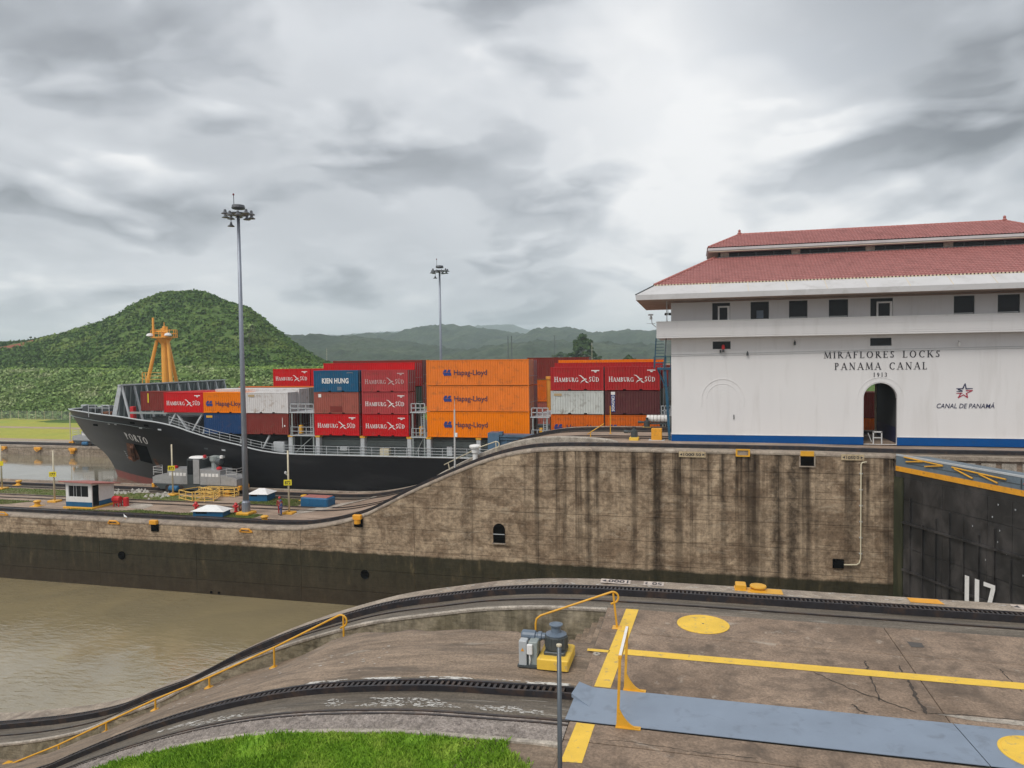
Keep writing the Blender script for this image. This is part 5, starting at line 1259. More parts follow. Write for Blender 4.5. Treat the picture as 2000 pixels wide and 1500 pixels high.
# name, draught marks, anchor, ports
pa, pb = hull_at(249, 857), hull_at(291, 868)
fs = serif('PORTO', track=.18, wt=1.25); wl = max(p[0] for f in fs for p in f)
mb = MB()
for i, f in enumerate(fs):
    q = []
    for (u, v_) in f:
        x = pa.x + (pb.x - pa.x) * u / wl; z = pa.z + (pb.z - pa.z) * u / wl + v_ * .95
        q.append((x, SY - halfb(x, z) - .06 - .004 * (i % 7), z))
    mb.add(q, [tuple(range(len(q)))])
mb.build('lettering', m_white, ship, kind='stuff', fix=False)
def patch(pix, mat, name, off=.05, n=5):
    """a patch of the hull surface given by four corner sightings"""
    a_, b_, c_, d_ = [Vector((p[0], p[1], 0)) for p in pix]
    rows = []
    for i in range(n + 1):
        row = []
        for j in range(n + 1):
            u, v_ = j / n, i / n
            p = a_.lerp(b_, u).lerp(d_.lerp(c_, u), v_); h_ = hull_at(p.x, p.y, off); row.append(h_)
        rows.append(row)
    m = MB(); m.grid(rows); return m.build(name, mat, ship, fix=False)
patch([(247, 865), (261, 867), (275, 897), (252, 899)], m_rust, 'anchor_pocket', .05)
patch([(262, 867), (287, 872), (299, 906), (275, 900)], m_black, 'hawse_shadow', .045)
patch([(299, 895), (305, 897), (314, 912), (308, 914)], m_rust, 'rust_streak', .05)
a0, a1 = hull_at(262, 872, .5), hull_at(268, 898, .5)
mb = MB(); mb.bar(a0, a1, .35, .4); mb.bar(a1 + Vector((-.9, 0, .5)), a1, .35, .3); mb.bar(a1 + Vector((1.0, 0, .5)), a1, .35, .3); mb.build('anchor', m_rust, ship)
for (x, y), m_, w_ in [((187, 830), m_black, 5), ((259, 826), m_black, 5), ((286, 831), m_black, 5), ((213, 828), m_shipl, 2.4), ((226, 829), m_shipl, 2.4), ((275, 836), m_shipl, 3.4), ((312, 839), m_shipl, 3.8), ((403, 876), m_dkgrey, 4), ((437, 879), m_shipl, 4)]:
    patch([(x - w_, y - w_ * .45), (x + w_ * .8, y - w_ * .3), (x + w_, y + w_ * .5), (x - w_ * .8, y + w_ * .3)], m_, 'fairlead' if m_ == m_black else 'draught_mark', .05, 2)
for k in range(5): patch([(242 + k * 2.4, 880 + k * 4.0), (244 + k * 2.4, 880.6 + k * 4.0), (247 + k * 2.0, 883 + k * 4.0), (244 + k * 2.0, 882.6 + k * 4.0)], m_shipl, 'draught_mark', .05, 1)
m_brk = M('breakwater grey paint', (0.10, 0.12, 0.125), .55, 0, .15, 1, coord='World')  # darker grey for the breakwater plate behind its lighter ribs
# breakwater across the forecastle
mb = MB(); mb.add([(-76.4, 82.0, -.4), (-76.4, 104.4, -.4), (-75.9, 104.4, 4.72), (-75.9, 82.0, 4.72), (-76.6, 82.0, -.4), (-76.6, 104.4, -.4), (-76.1, 104.4, 4.72), (-76.1, 82.0, 4.72)], [(0, 1, 2, 3), (4, 7, 6, 5), (0, 3, 7, 4), (1, 5, 6, 2)]); mb.build('breakwater', m_brk, ship)
mb = MB(); mb.bar((-75.95, 81.7, 4.78), (-75.95, 104.6, 4.78), .45, .16); mb.build('breakwater_rail', m_shipl, ship)
mb = MB(); mb.prism([(-77.7, 81.9, -.3), (-76.9, 81.9, -.3), (-75.7, 81.9, 4.75), (-76.3, 81.9, 4.75)], (0, .2, 0)); mb.build('breakwater_bracket', m_shipl, ship)
for k in range(11):
    y_ = 82.1 + k * 2.2
    mb = MB(); mb.bar((-75.85, y_, 4.6), (-74.5, y_, -.4), .16, .30); mb.build('breakwater_strut', m_shipl, ship)
for k in range(22):
    y_ = 82.6 + k * 1.0
    mb = MB(); mb.bar((-75.72, y_, 4.5), (-76.2, y_, -.3), .10, .10); mb.build('breakwater_rib', m_ship, ship)
# fore mast
mast = [(-78.05, SY, .0), (-78.05, SY, 13.1)]
mb = MB(); mb.tube([(-78.05, SY, -.3), (-78.05, SY, 13.0)], .56, 14, .50); mb.lathe([(.25, 13.0), (.25, 13.3), (.06, 13.32), (.05, 13.9)], (-78.05, SY, 0), 8); mb.build('mast', m_mast, ship, smooth=False)
for a_, b_ in (((-79.0, SY - .5, 11.2), (-81.7, SY - 1.2, .2)), ((-77.2, SY - .3, 11.2), (-75.95, SY - 1.0, .2)), ((-77.9, SY + .5, 11.2), (-77.6, SY + 3, .2))):
    mb = MB(); mb.tube([a_, b_], .24, 10, .28); mb.build('mast_leg', m_mast, ship)
mb = MB(); mb.lathe([(.6, 10.6), (1.3, 11.45), (2.15, 11.55), (2.15, 11.68), (.5, 11.7)], (-78.1, SY, 0), 16, sy=.7); mb.build('mast_platform', m_mast, ship)
mb = MB()
for k in range(10):
    a_ = k * math.tau / 10; p = (-78.1 + 2.05 * math.cos(a_), SY + 1.4 * math.sin(a_)); q = (-78.1 + 2.05 * math.cos(a_ + .63), SY + 1.4 * math.sin(a_ + .63))
    mb.bar((*p, 11.7), (*p, 12.75), .06)
    for z in (12.2, 12.75): mb.bar((*p, z), (*q, z), .05)
mb.build('platform_rail', m_mast, ship, kind='stuff')
mb = MB(); mb.bar((-79.2, SY - 1, 11.7), (-79.15, SY - 1, 14.6), .22); mb.build('signal_post', m_mast, ship)
mb = MB(); mb.bar((-76.7, SY - 1, 11.7), (-76.7, SY - 1, 13.2), .14); mb.build('signal_post', m_mast, ship)
for x in (-79.6, -76.4):
    mb = MB(); mb.lathe([(.2, 11.75), (.55, 11.85), (.42, 12.15), (.1, 12.25)], (x, SY - 1.2, 0), 10); mb.build('mast_lamp', m_white, ship)
mb = MB(); mb.box(-79.3, -76.8, SY - .75, SY - .6, 12.4, 12.62); mb.build('radar_bar', m_mast, ship)
mb = MB()
for x in (-80.5, -79.9, -79.3, -76.6): mb.bar((x, SY - 2, 1), (x, SY - 2, 6.3), .08)
for z in (5.3, 5.8, 6.3): mb.bar((-80.5, SY - 2, z), (-76.6, SY - 2, z), .06)
mb.build('mast_cage', m_mast, ship, kind='stuff')
# forecastle gear
for i, (x, y_, r_, h_) in enumerate(((-83.5, 84.5, .75, 1.3), (-81.5, 85.5, .5, 1.0), (-80.0, 84.0, .8, 1.5), (-78.6, 84.6, .45, 1.4), (-86.0, 86.6, .5, .9), (-88.5, 88.5, .4, .8), (-79.2, 87.2, .6, 1.6), (-90, 90, .4, .8))):
    mb = MB()
    if i % 2 == 0: mb.lathe([(r_, -.6), (r_, -.5), (r_ * .6, -.45), (r_ * .6, .45), (r_, .5), (r_, .6)], (x, y_, sheer(x) + .25), 12, 'y')
    else: mb.lathe([(r_, -.9), (r_ * .8, h_ - .4), (r_ * 1.3, h_ - .3), (r_ * 1.3, h_ - .1)], (x, y_, sheer(x)), 10)
    mb.build('winch' if i % 2 == 0 else 'bitt', m_dkgrey if i in (0, 2, 4) else m_shipl, ship)
mb = MB()
for z in (1.6, 2.0): mb.bar((-81.8, 82.4, z), (-77.5, 81.6, z + .05), .07)
for k in range(4): mb.bar((-81.8 + k * 1.4, 82.4 - k * .26, .3), (-81.8 + k * 1.4, 82.4 - k * .26, 2.0), .07)
mb.build('forecastle_rail', m_shipl, ship, kind='stuff')
mb = MB(); mb.bbox(-79.2, -77.6, 81.9, 83.0, -.2, 1.1, .06); mb.build('locker', m_rust, ship)
mb = MB(); mb.bbox(-73.9, -73.3, 81.2, 81.8, -.2, 1.9, .06); mb.build('locker', m_red, ship)
# hatch sides, pedestals, rails
mb = MB(); mb.box(-45.5, 40, 81.6, 105, -3.8, -1.75); mb.build('hatch_coaming', m_ship, ship)
mb = MB(); mb.box(-70, -45.6, 82.4, 104, -4.5, -1.85); mb.build('hatch_coaming', m_shipd, ship)
mb = MB(); mb.box(-71.5, -61.2, 82.6, 105.4, -2.5, .4); mb.build('hold_front', m_shipd, ship)
for z0, z1 in ((-2.35, -2.15), (-2.95, -2.9), (-3.35, -3.3)):
    mb = MB(); mb.box(-45.4, 0, 81.35 if z0 > -2.5 else 81.5, 81.6, z0, z1); mb.build('coaming_stringer', m_ship if z0 > -2.5 else m_shipd, ship)
mb = MB(); mb.box(-45.5, 0, 80.2, 104, -1.75, -1.5); mb.build('hatch_cover', m_shipd, ship)
for x in (-48.5, -44.75, -38.75, -32.7, -30.25, -24.1, -18.0, -15.4, -9.4, -3.5):
    mb = MB(); mb.bbox(x - .27, x + .27, 79.3, 79.95, -3.8, -1.62, .05); pd = mb.build('pedestal', m_shipl, ship)
    mb = MB(); mb.box(x - .32, x + .32, 79.26, 80.0, -1.618, -1.38); mb.build('cap', m_yel2 if int(x) % 2 == 0 else m_rust, pd)
for (a_, b_) in (((-61.4, 79.5, -2.2), (-60.2, 79.6, 1.1)), ((-66.2, 79.5, -.4), (-65.2, 79.6, 1.2)), ((-63.4, 79.7, -1.2), (-65.1, 79.7, 1.1)), ((-62.9, 79.7, -1.2), (-61.3, 79.7, 1.1)), ((-52.6, 79.6, -3.3), (-51.6, 79.7, -1.5)), ((-56, 79.6, -3.0), (-55.2, 79.7, -1.5))):
    mb = MB(); mb.bar(a_, b_, .32, .2); mb.build('support_brace', m_shipl, ship)
mb = MB(); mb.box(-72.6, -60.7, 79.6, 80.2, 1.05, 1.3); mb.build('support_beam', m_ship, ship)
mb = MB(); mb.bbox(-51.2, -49.6, 79.7, 80.8, -3.8, -2.3, .08); mb.build('vent_house', m_shipl, ship)
mb = MB(); mb.bbox(-36.8, -35.6, 79.9, 80.6, -3.8, -2.95, .05); mb.build('locker', m_pale_pole, ship)
mb = MB(); mb.bbox(-42.2, -41.2, 80.1, 80.6, -3.3, -2.8, .05); mb.build('winch', m_boxgrey, ship)
mb = MB(); mb.bbox(-28.3, -27.6, 80.1, 80.6, -3.7, -2.6, .05); mb.build('locker', m_shipl, ship)
rl = MB()
for x in np.arange(-66, -12, 1.5):
    z = sheer(x); rl.bar((x, 79.2, z), (x, 79.2, z + 1.1), .05)
for k in (.4, .75, 1.1): rl.tube([(x, 79.2, sheer(x) + k) for x in np.arange(-66, -11.5, 1.5)], .028, 5)
rl.build('deck_rail', m_shipl, ship, kind='stuff', fix=False)
def lashing(xa, xb, zs):
    fr = MB()
    for x in (xa + .12, xb - .12):
        for y_ in (79.4, 81.4): fr.bar((x, y_, -3.8), (x, y_, zs[-1] + .1), .16)
    lb = fr.build('lashing_bridge', m_ship, ship)
    for n_, z in enumerate(zs):
        mb = MB(); mb.box(xa - .15, xb + .15, 79.25, 104, z, z + .12); mb.build('platform', m_shipl, lb)
        mb = MB()
        for x in np.linspace(xa, xb, 4): mb.bar((x, 79.28, z + .12), (x, 79.28, z + 1.15), .09 if n_ else .06)
        for k in (.6, 1.12): mb.bar((xa, 79.28, z + k), (xb, 79.28, z + k), .09 if n_ else .06)
        mb.build('handrail', m_shipl, lb, kind='stuff')
    mb = MB(); mb.bar((xa + .3, 79.7, -3.6), (xb - .4, 79.7, -1.6), .18, .08); mb.build('stair', m_ship, lb)
    mb = MB(); mb.bar((xb - .6, 79.6, -1.2), (xb - .6, 79.6, zs[-1]), .07); mb.bar((xb - .25, 79.6, -1.2), (xb - .25, 79.6, zs[-1]), .07); 
    for k in range(10): mb.bar((xb - .6, 79.6, -1.0 + k * .25), (xb - .25, 79.6, -1.0 + k * .25), .04)
    mb.build('ladder', m_shipl, lb, kind='stuff')
    mb = MB(); mb.bbox(xa + .75, xa + 1.15, 79.8, 80.3, -1.25, -.2, .05); mb.build('lashing_locker', m_yel2, lb)
lashing(-48.35, -45.2, (-1.5, 1.35)); lashing(-32.35, -30.65, (-1.5, 1.45)); lashing(-17.75, -15.85, (-1.5, 1.0)); lashing(-3.3, -2.3, (-1.5, 1.3))
mb = MB(); mb.lathe([(.32, 1.6), (.32, 5.2), (.42, 5.25), (.42, 5.6)], (-16.4, 83, 0), 10); mb.build('vent_pipe', m_mast, ship)

# ------------------------------------------------------------------ containers: each a thing of its own
def cmat(name, col, fade=.12, rust=.35, dirt=(.14, .075, .05)):
    return M(name, col, .65, 0, fade, .7, dirt, min(1, rust * 1.5), 1.3, .54, .72, rnd=.07, spec=.12)
K = {'red': cmat('signal red container', (.52, .013, .016), .08, .2), 'faded red': cmat('faded red container', (.40, .055, .058), .16, .3), 'deep red': cmat('deep red container', (.40, .026, .028), .10, .25),
     'orange': cmat('orange container', (.80, .20, .004), .06, .25), 'faded orange': cmat('faded orange container', (.74, .195, .030), .1, .3), 'rust orange': cmat('rust orange container', (.62, .13, .012), .12, .4),
     'blue': cmat('petrol blue container', (.018, .095, .185), .12, .2), 'dark blue': cmat('dark blue container', (.016, .05, .135), .12, .2), 'brown': cmat('brick brown container', (.34, .10, .075), .12, .4),
     'maroon': cmat('maroon container', (.20, .037, .030), .12, .3), 'dark maroon': cmat('dark maroon container', (.105, .034, .036), .12, .3), 'grey': cmat('pale grey container', (.50, .525, .50), .14, .55, (.20, .18, .15)),
     'white': cmat('white container', (.62, .60, .59), .08, .55, (.30, .22, .16)), 'green': cmat('green container', (.02, .115, .075), .12, .3), 'dull grey': cmat('dull grey container', (.22, .225, .20), .15, .5)}
CW = 2.44
_cm = {}
def cmeshes(L, Hh):
    if (L, Hh) in _cm: return _cm[(L, Hh)]
    def me(m, name, fix=True):
        o = m.build(name, m_frame, None, local=True, fix=fix); d = o.data; bpy.data.objects.remove(o); return d
    f = MB(); p = .13
    for x in (0, L - p):
        for y_ in (0, CW - p): f.box(x, x + p, y_, y_ + p, 0, Hh)
    for y_ in (.012, CW - .09):
        f.box(p, L - p, y_, y_ + .08, .02, .16); f.box(p, L - p, y_, y_ + .07, Hh - .10, Hh - .01)
    for x in (.012, L - .09):
        f.box(x, x + .08, p, CW - p, .02, .16); f.box(x, x + .08, p, CW - p, Hh - .12, Hh - .01)
    for x in (-.012, L - .166):
        for z in (-.01, Hh - .105): f.box(x, x + .178, -.012, .166, z, z + .115)
    s = MB(); n = int((L - 2 * p) / .28); w_ = (L - 2 * p) / n; prof = []
    for i in range(n):
        x = p + i * w_; prof += [(x, .022), (x + w_ * .30, .022), (x + w_ * .5, .060), (x + w_ * .80, .060)]
    prof.append((L - p, .022))
    s.grid([[(x, y_, .15) for x, y_ in prof], [(x, y_, Hh - .09) for x, y_ in prof]])
    r = MB(); rp = []
    nr = int(L / .42)
    for i in range(nr): 
        x = .05 + i * (L - .1) / nr; q = (L - .1) / nr; rp += [(x, 0), (x + q * .35, 0), (x + q * .5, -.025), (x + q * .85, -.025)]
    r.grid([[(x, .06, Hh - .012 + z) for x, z in rp], [(x, CW - .06, Hh - .012 + z) for x, z in rp]])
    b = MB(); b.add([(p, CW - .03, .1), (L - p, CW - .03, .1), (L - p, CW - .03, Hh - .05), (p, CW - .03, Hh - .05), (.03, p, .1), (.03, CW - p, .1), (.03, CW - p, Hh - .05), (.03, p, Hh - .05), (p, .09, .12), (L - p, .09, .12), (L - p, CW - .1, .12), (p, CW - .1, .12)], [(0, 1, 2, 3), (4, 5, 6, 7), (8, 9, 10, 11)])
    d = MB(); xe = L - .05; d.box(xe - .05, xe, p, CW / 2 - .01, .16, Hh - .12); d.box(xe - .05, xe, CW / 2 + .01, CW - p, .16, Hh - .12)
    for z in (.55, 1.15, 1.75, 2.2): d.box(xe, xe + .012, p + .02, CW / 2 - .03, z, z + .07); d.box(xe, xe + .012, CW / 2 + .03, CW - p - .02, z, z + .07)
    rod = MB(); rod.tube([(L + .0, 0, .05), (L + .0, 0, Hh - .05)], .028, 6); rod.box(L - .02, L + .045, -.03, .25, 1.05, 1.10)
    fp = MB(); fp.box(-.17, .17, -.004, .05, .03, .14)
    _cm[(L, Hh)] = [me(f, 'frame'), me(s, 'side_panel', False), me(r, 'roof_panel', False), me(b, 'back_panels', False), me(d, 'door'), me(rod, 'lock_rod'), me(fp, 'fork_pocket')]
    return _cm[(L, Hh)]
_fr = {}
def container(x, y, z, L, Hh, col, label, deco=None, front=True, pockets=False):
    t = thing('shipping_container', label, 'container', (x, y, z), group='containers stacked on the ship')
    mts = K[col]; mf, ms_, mr, mbk, md, mrod, mfp = cmeshes(L, Hh)
    def put(name, me, mat, par, loc=(0, 0, 0)):
        o = bpy.data.objects.new(name, me); C.objects.link(o); o.parent = par; o.location = loc
        o.material_slots[0].link = 'OBJECT'; o.material_slots[0].material = mat
        return o
    put('frame', mf, mts, t); put('side_panel', ms_, mts, t); put('roof_panel', mr, mts, t); put('wall_panel', mbk, mts, t)
    dr = put('door', md, mts, t)
    for q in (.35, .95, 1.5, 2.1): put('lock_rod', mrod, m_boxgrey, dr, (0, q, 0))
    if pockets:
        for q in (.36, .66): put('fork_pocket', mfp, m_black, t, (L * q, 0, 0))
    def lay(faces, x0, z0, h, w_, mat, name='lettering', y_=-.004, ux=(1, 0, 0), uz=(0, 0, 1)):
        m = MB(); lettering(m, faces, (x0, y_, z0), ux, uz, h, w_); o = m.build(name, mat, t, local=True, fix=False); o['kind'] = 'stuff'
    def shapes(polys, mat, name):
        m = MB()
        for i, p in enumerate(polys): m.poly([(a_, -.004 - .0008 * i, b_) for a_, b_ in p])
        o = m.build(name, mat, t, local=True, fix=False); o['kind'] = 'stuff'
    if deco in ('south', 'south faint'):
        ink = m_white if deco == 'south' else m_fadedink
        lay(serif('HAMBURG', .06, 1.15, .84), .07 * L, .95, .56, .46 * L, ink)
        lay(serif('SÜD', .06, 1.15, .88), .725 * L, .95, .56, .185 * L, ink)
        c, b_ = .625 * L, 1.18
        shapes([[(c - .58, b_ + .52), (c - .30, b_ + .50), (c + .02, b_ + .25), (c + .12, b_ + .02), (c - .05, b_ + .12), (c - .25, b_ + .36)],
                [(c - .36, b_ - .42), (c - .18, b_ - .12), (c + .16, b_ + .06), (c + .30, b_ + .10), (c + .05, b_ - .12), (c - .2, b_ - .26)],
                [(c - .02, b_ + .16), (c + .30, b_ + .12), (c + .44, b_ + .05), (c + .18, b_ - .0)],
                [(c + .10, b_ + .02), (c + .30, b_ - .30), (c + .62, b_ - .38), (c + .36, b_ - .16)]], ink, 'bird_mark')
        shapes([[(.775 * L, 2.14), (.925 * L, 2.14), (.925 * L, 2.24), (.775 * L, 2.24)], [(.82 * L, 2.10), (.885 * L, 2.10), (.865 * L, 1.98), (.845 * L, 1.98)]], ink, 'crown_mark')
    elif deco in ('lloyd', 'lloyd short'):
        l0, l1, t0, t1, bz, h = (.165, .25, .277, .60, 1.22, .62) if deco == 'lloyd' else (.055, .225, .30, .97, .92, .60)
        lw = (l1 - l0) * L; x0 = l0 * L; zt, zb = bz + h * 1.02, bz - h * .12; m_ = (zt + zb) / 2
        blk = []
        for q in (0, .5):
            a_ = x0 + lw * q * .92
            blk += [[(a_ + lw * .20, zt), (a_ + lw * .48, zt), (a_ + lw * .40, m_ + .04), (a_ + lw * .02, m_ + .04)], [(a_, m_), (a_ + lw * .50, m_), (a_ + lw * .54, zb), (a_ + lw * .14, zb)]]
        shapes(blk, m_logoblue, 'emblem')
        lay(sans('Hapag-Lloyd', .008), t0 * L, bz, h, (t1 - t0) * L, m_navy)
    elif deco == 'kien':
        lay(sans('KIEN HUNG', .035, 0, 1.05), .19 * L, 1.05, .62, .60 * L, m_white)
        shapes([[(.74 * L, 2.25), (.9 * L, 2.25), (.88 * L, 2.38), (.76 * L, 2.38)]], m_slate, 'door_mark')
        shapes([[(.53 * L, .18), (.63 * L, .18), (.63 * L, .62), (.53 * L, .62)]], m_slate, 'paint_patch')
    elif deco == 'cronos':
        shapes([[(.11 * L, .28), (.185 * L, .28), (.185 * L, 2.15), (.11 * L, 2.15)]], m_logoblue, 'panel_mark')
        shapes([[(.11 * L, 2.17), (.185 * L, 2.17), (.185 * L, 2.5), (.11 * L, 2.5)]], m_white, 'panel_mark')
        lay(sans('CRONOS', .03), .125 * L, 2.08, .30, 1.72, m_white, ux=(0, 0, -1), uz=(1, 0, 0), y_=-.010)
    elif deco == 'patched':
        shapes([[(.36 * L, .20), (.63 * L, .20), (.63 * L, .92), (.36 * L, .92)]], K['maroon'], 'paint_patch')
        shapes([[(.10 * L, 2.0), (.165 * L, 2.0), (.165 * L, 2.4), (.10 * L, 2.4)]], m_white, 'door_mark')
    elif deco == 'label':
        shapes([[(.06 * L, 2.05), (.21 * L, 2.05), (.21 * L, 2.32), (.06 * L, 2.32)]], m_yel2 if col == 'dark blue' else m_ochre, 'panel_mark')
    elif deco == 'stripe':
        shapes([[(.19 * L, 1.1), (.215 * L, 1.1), (.215 * L, 2.35), (.19 * L, 2.35)]], m_sign, 'panel_mark')
    elif deco == 'ticks':
        shapes([[(.86 * L, .9), (.87 * L, .9), (.87 * L, 2.1), (.86 * L, 2.1)], [(.9 * L, 1.0), (.93 * L, 1.0), (.93 * L, 1.2), (.9 * L, 1.2)]], m_white, 'panel_mark')
    return t
m_fadedink = M('worn white ink', (.50, .36, .35), .6, 0, .2, 4)
m_logoblue = M('logo blue', (.012, .04, .20), .5)
m_ochre = M('ochre label', (.42, .30, .16), .6)
h8, h9, l2, l4, z0 = 2.60, 2.93, 5.93, 12.25, -1.36
Y1 = 79.2
R = lambda k: Y1 + k * 2.5
T = lambda k: z0 + k * 2.665
# bow and the stack behind the lamp mast
container(-66.72, Y1, T(1), l2, h8, 'red', 'bright red container with white lettering nearest the bow, beside the slanting breakwater', 'south')
container(-72.5, R(1), T(1), l2, h8, 'maroon', 'brown red container with vertical yellow mark, foremost of all, behind the breakwater struts', 'stripe')
container(-66.6, R(1), T(1), l2, h8, 'red', 'red container whose roof shows just behind the bright red one at the bow')
container(-66.6, R(2), T(1), l2, h8, 'faded red', 'faded red container in the third row back at the bow')
container(-60.75, Y1, T(0), l2, h8, 'dark blue', 'dark blue container with small ochre mark, left of the tall lamp mast, above the hull', 'label', pockets=True)
container(-54.6, Y1, T(0), l2, h8, 'maroon', 'plain brown red container on the deck just right of the tall lamp mast', 'ticks', pockets=True)
container(-60.75, Y1, T(1), l2, h8, 'orange', 'short orange container partly behind the tall lamp mast, on top of the dark blue one', 'lloyd short', pockets=True)
container(-54.6, Y1, T(1), l2, h8, 'white', 'dirty white container right of the tall lamp mast, on top of the brown red one', 'label', pockets=True)
container(-60.8, R(1), T(1), l4, h9, 'white', 'long white container in the second row behind the short orange and white ones')
container(-60.8, R(2), T(1), l4, h9, 'dull grey', 'dull grey container in the third row beside the lashing frame')
container(-60.8, R(3), T(1), l4, 3.0, 'rust orange', 'long orange container roof in the fourth row behind the white containers')
container(-60.8, R(2), T(0), l4, h8, 'brown', 'brown container end low in the third row beside the lashing frame')
container(-60.8, R(1), T(0), l4, h8, 'dark maroon', 'dark maroon container end low in the second row beside the lashing frame')
container(-58.8, 92.0, 4.05, l2, h8, 'red', 'bright red lettered container standing high behind the white ones, left of the blue container', 'south')
container(-52.75, 92.0, 4.05, l2, h8, 'red', 'plain red container end wedged between the high red lettered one and the blue container')
# the stack of six short containers
for k, (ca, la, da, cb_, lb_, db) in enumerate((('red', 'bright red lettered container, lower left of the three high block of short containers', 'south', 'red', 'bright red lettered container, lower right of the three high block of short containers', 'south'),
                                               ('brown', 'brownish red container with a darker square patch, below the blue container', 'patched', 'faded red', 'faded red lettered container, middle tier, right of the patched brown one', 'south'),
                                               ('blue', 'petrol blue container with white block letters, top tier', 'kien', 'faded red', 'faded red lettered container with worn letters, top tier, right of the blue one', 'south faint'))):
    container(-45.05, Y1, T(k), l2, h8, ca, la, da, pockets=True); container(-38.65, Y1, T(k), l2, h8, cb_, lb_, db, pockets=True)
container(-45.05, R(1), 4.5, l4, h9, 'red', 'long bright red container showing above and behind the blue and faded red pair')
container(-45.05, R(2), 4.78, l4, h9, 'maroon', 'long maroon container behind the long bright red one, top tier')
container(-45.05, R(1), 1.5, l4, h9, 'green', 'dark green container end in the gap left of the long orange stack')
container(-45.05, R(1), -1.45, l4, h9, 'dark maroon', 'dark maroon container end low in the gap left of the long orange stack')
container(-45.05, R(2), 1.8, l4, h9, 'brown', 'brown container end deep in the gap left of the long orange stack')
# three long orange ones
for k, (c, lab) in enumerate((('orange', 'long bright orange container at the foot of the three high orange stack'), ('faded orange', 'long faded orange container in the middle of the three high orange stack'), ('faded orange', 'long faded orange container on top of the three high orange stack'))):
    container(-30.35, Y1, z0 + k * 3.03, l4 + .1, 2.98, c, lab, 'lloyd')
for k in range(3):
    container(-30.35, R(1), z0 + k * 3.0, l4, 2.95, ('maroon', 'faded red', 'faded red')[k], ('maroon', 'faded red', 'pale red')[k] + ' container end behind the three high orange stack, ' + ('lowest', 'middle', 'topmost')[k] + ' of its pile')
container(-21.6, 94.2, 4.9, l2 + 2.4, h9, 'maroon', 'maroon container side seen high between the orange stack and the deep red pair')
container(-21.6, 94.2, 1.9, l2 + 2.4, h9, 'rust orange', 'rust orange container side seen below the high maroon one in the gap')
# the stack beside the building
for k, (ca, la, da, cb_, lb_, db) in enumerate((('rust orange', 'short orange container half hidden by the pale kerb, under the grey container', 'lloyd short', 'rust orange', 'short orange container behind the white roll, under the dark maroon one', 'lloyd short'),
                                               ('grey', 'pale grey scuffed container with tan mark, between orange and deep red ones', 'label', 'dark maroon', 'dark maroon container with a vertical blue and white letter strip', 'cronos'),
                                               ('deep red', 'deep red lettered container on top of the pale grey one', 'south', 'deep red', 'deep red lettered container partly behind the blue stair of the white building', 'south'))):
    container(-15.5, Y1, T(k) + .15, l2, h8, ca, la, da, pockets=True); container(-9.4, Y1, T(k) + .15, l2, h8, cb_, lb_, db, pockets=True)
container(-15.5, R(1), 4.25, l4, h9, 'deep red', 'long deep red container just behind and above the deep red lettered pair')
container(-15.5, R(2), 4.55, l4, h9, 'orange', 'long orange container in the third row behind the deep red lettered pair')
container(-15.5, R(1), 1.3, l4, h9, 'dull grey', 'dull grey container end deep behind the stack beside the white building')
for k in range(3): container(-2.2, Y1, T(k) + .15, l4, h8, ('dark maroon', 'dull grey', 'dull grey')[k], 'dark container edge between the orange stack and the left corner of the building, ' + ('low', 'middle', 'high')[k])
container(-21.6, 94.2, -1.1, l2 + 2.4, h9, 'brown', 'brown container side lowest in the gap right of the long orange stack')
for k in range(3): container(-8.0, R(4), T(k) + .15, l4, h8, ('dark maroon', 'dull grey', 'maroon')[k], 'dark container deep in the slit left of the white building, ' + ('lowest', 'middle', 'uppermost')[k])
container(13.6, Y1, T(1), l2, h8, 'maroon', 'brown red container glimpsed high through the open archway')
container(13.6, Y1, T(0), l2, h8, 'rust orange', 'orange container glimpsed low through the open archway')

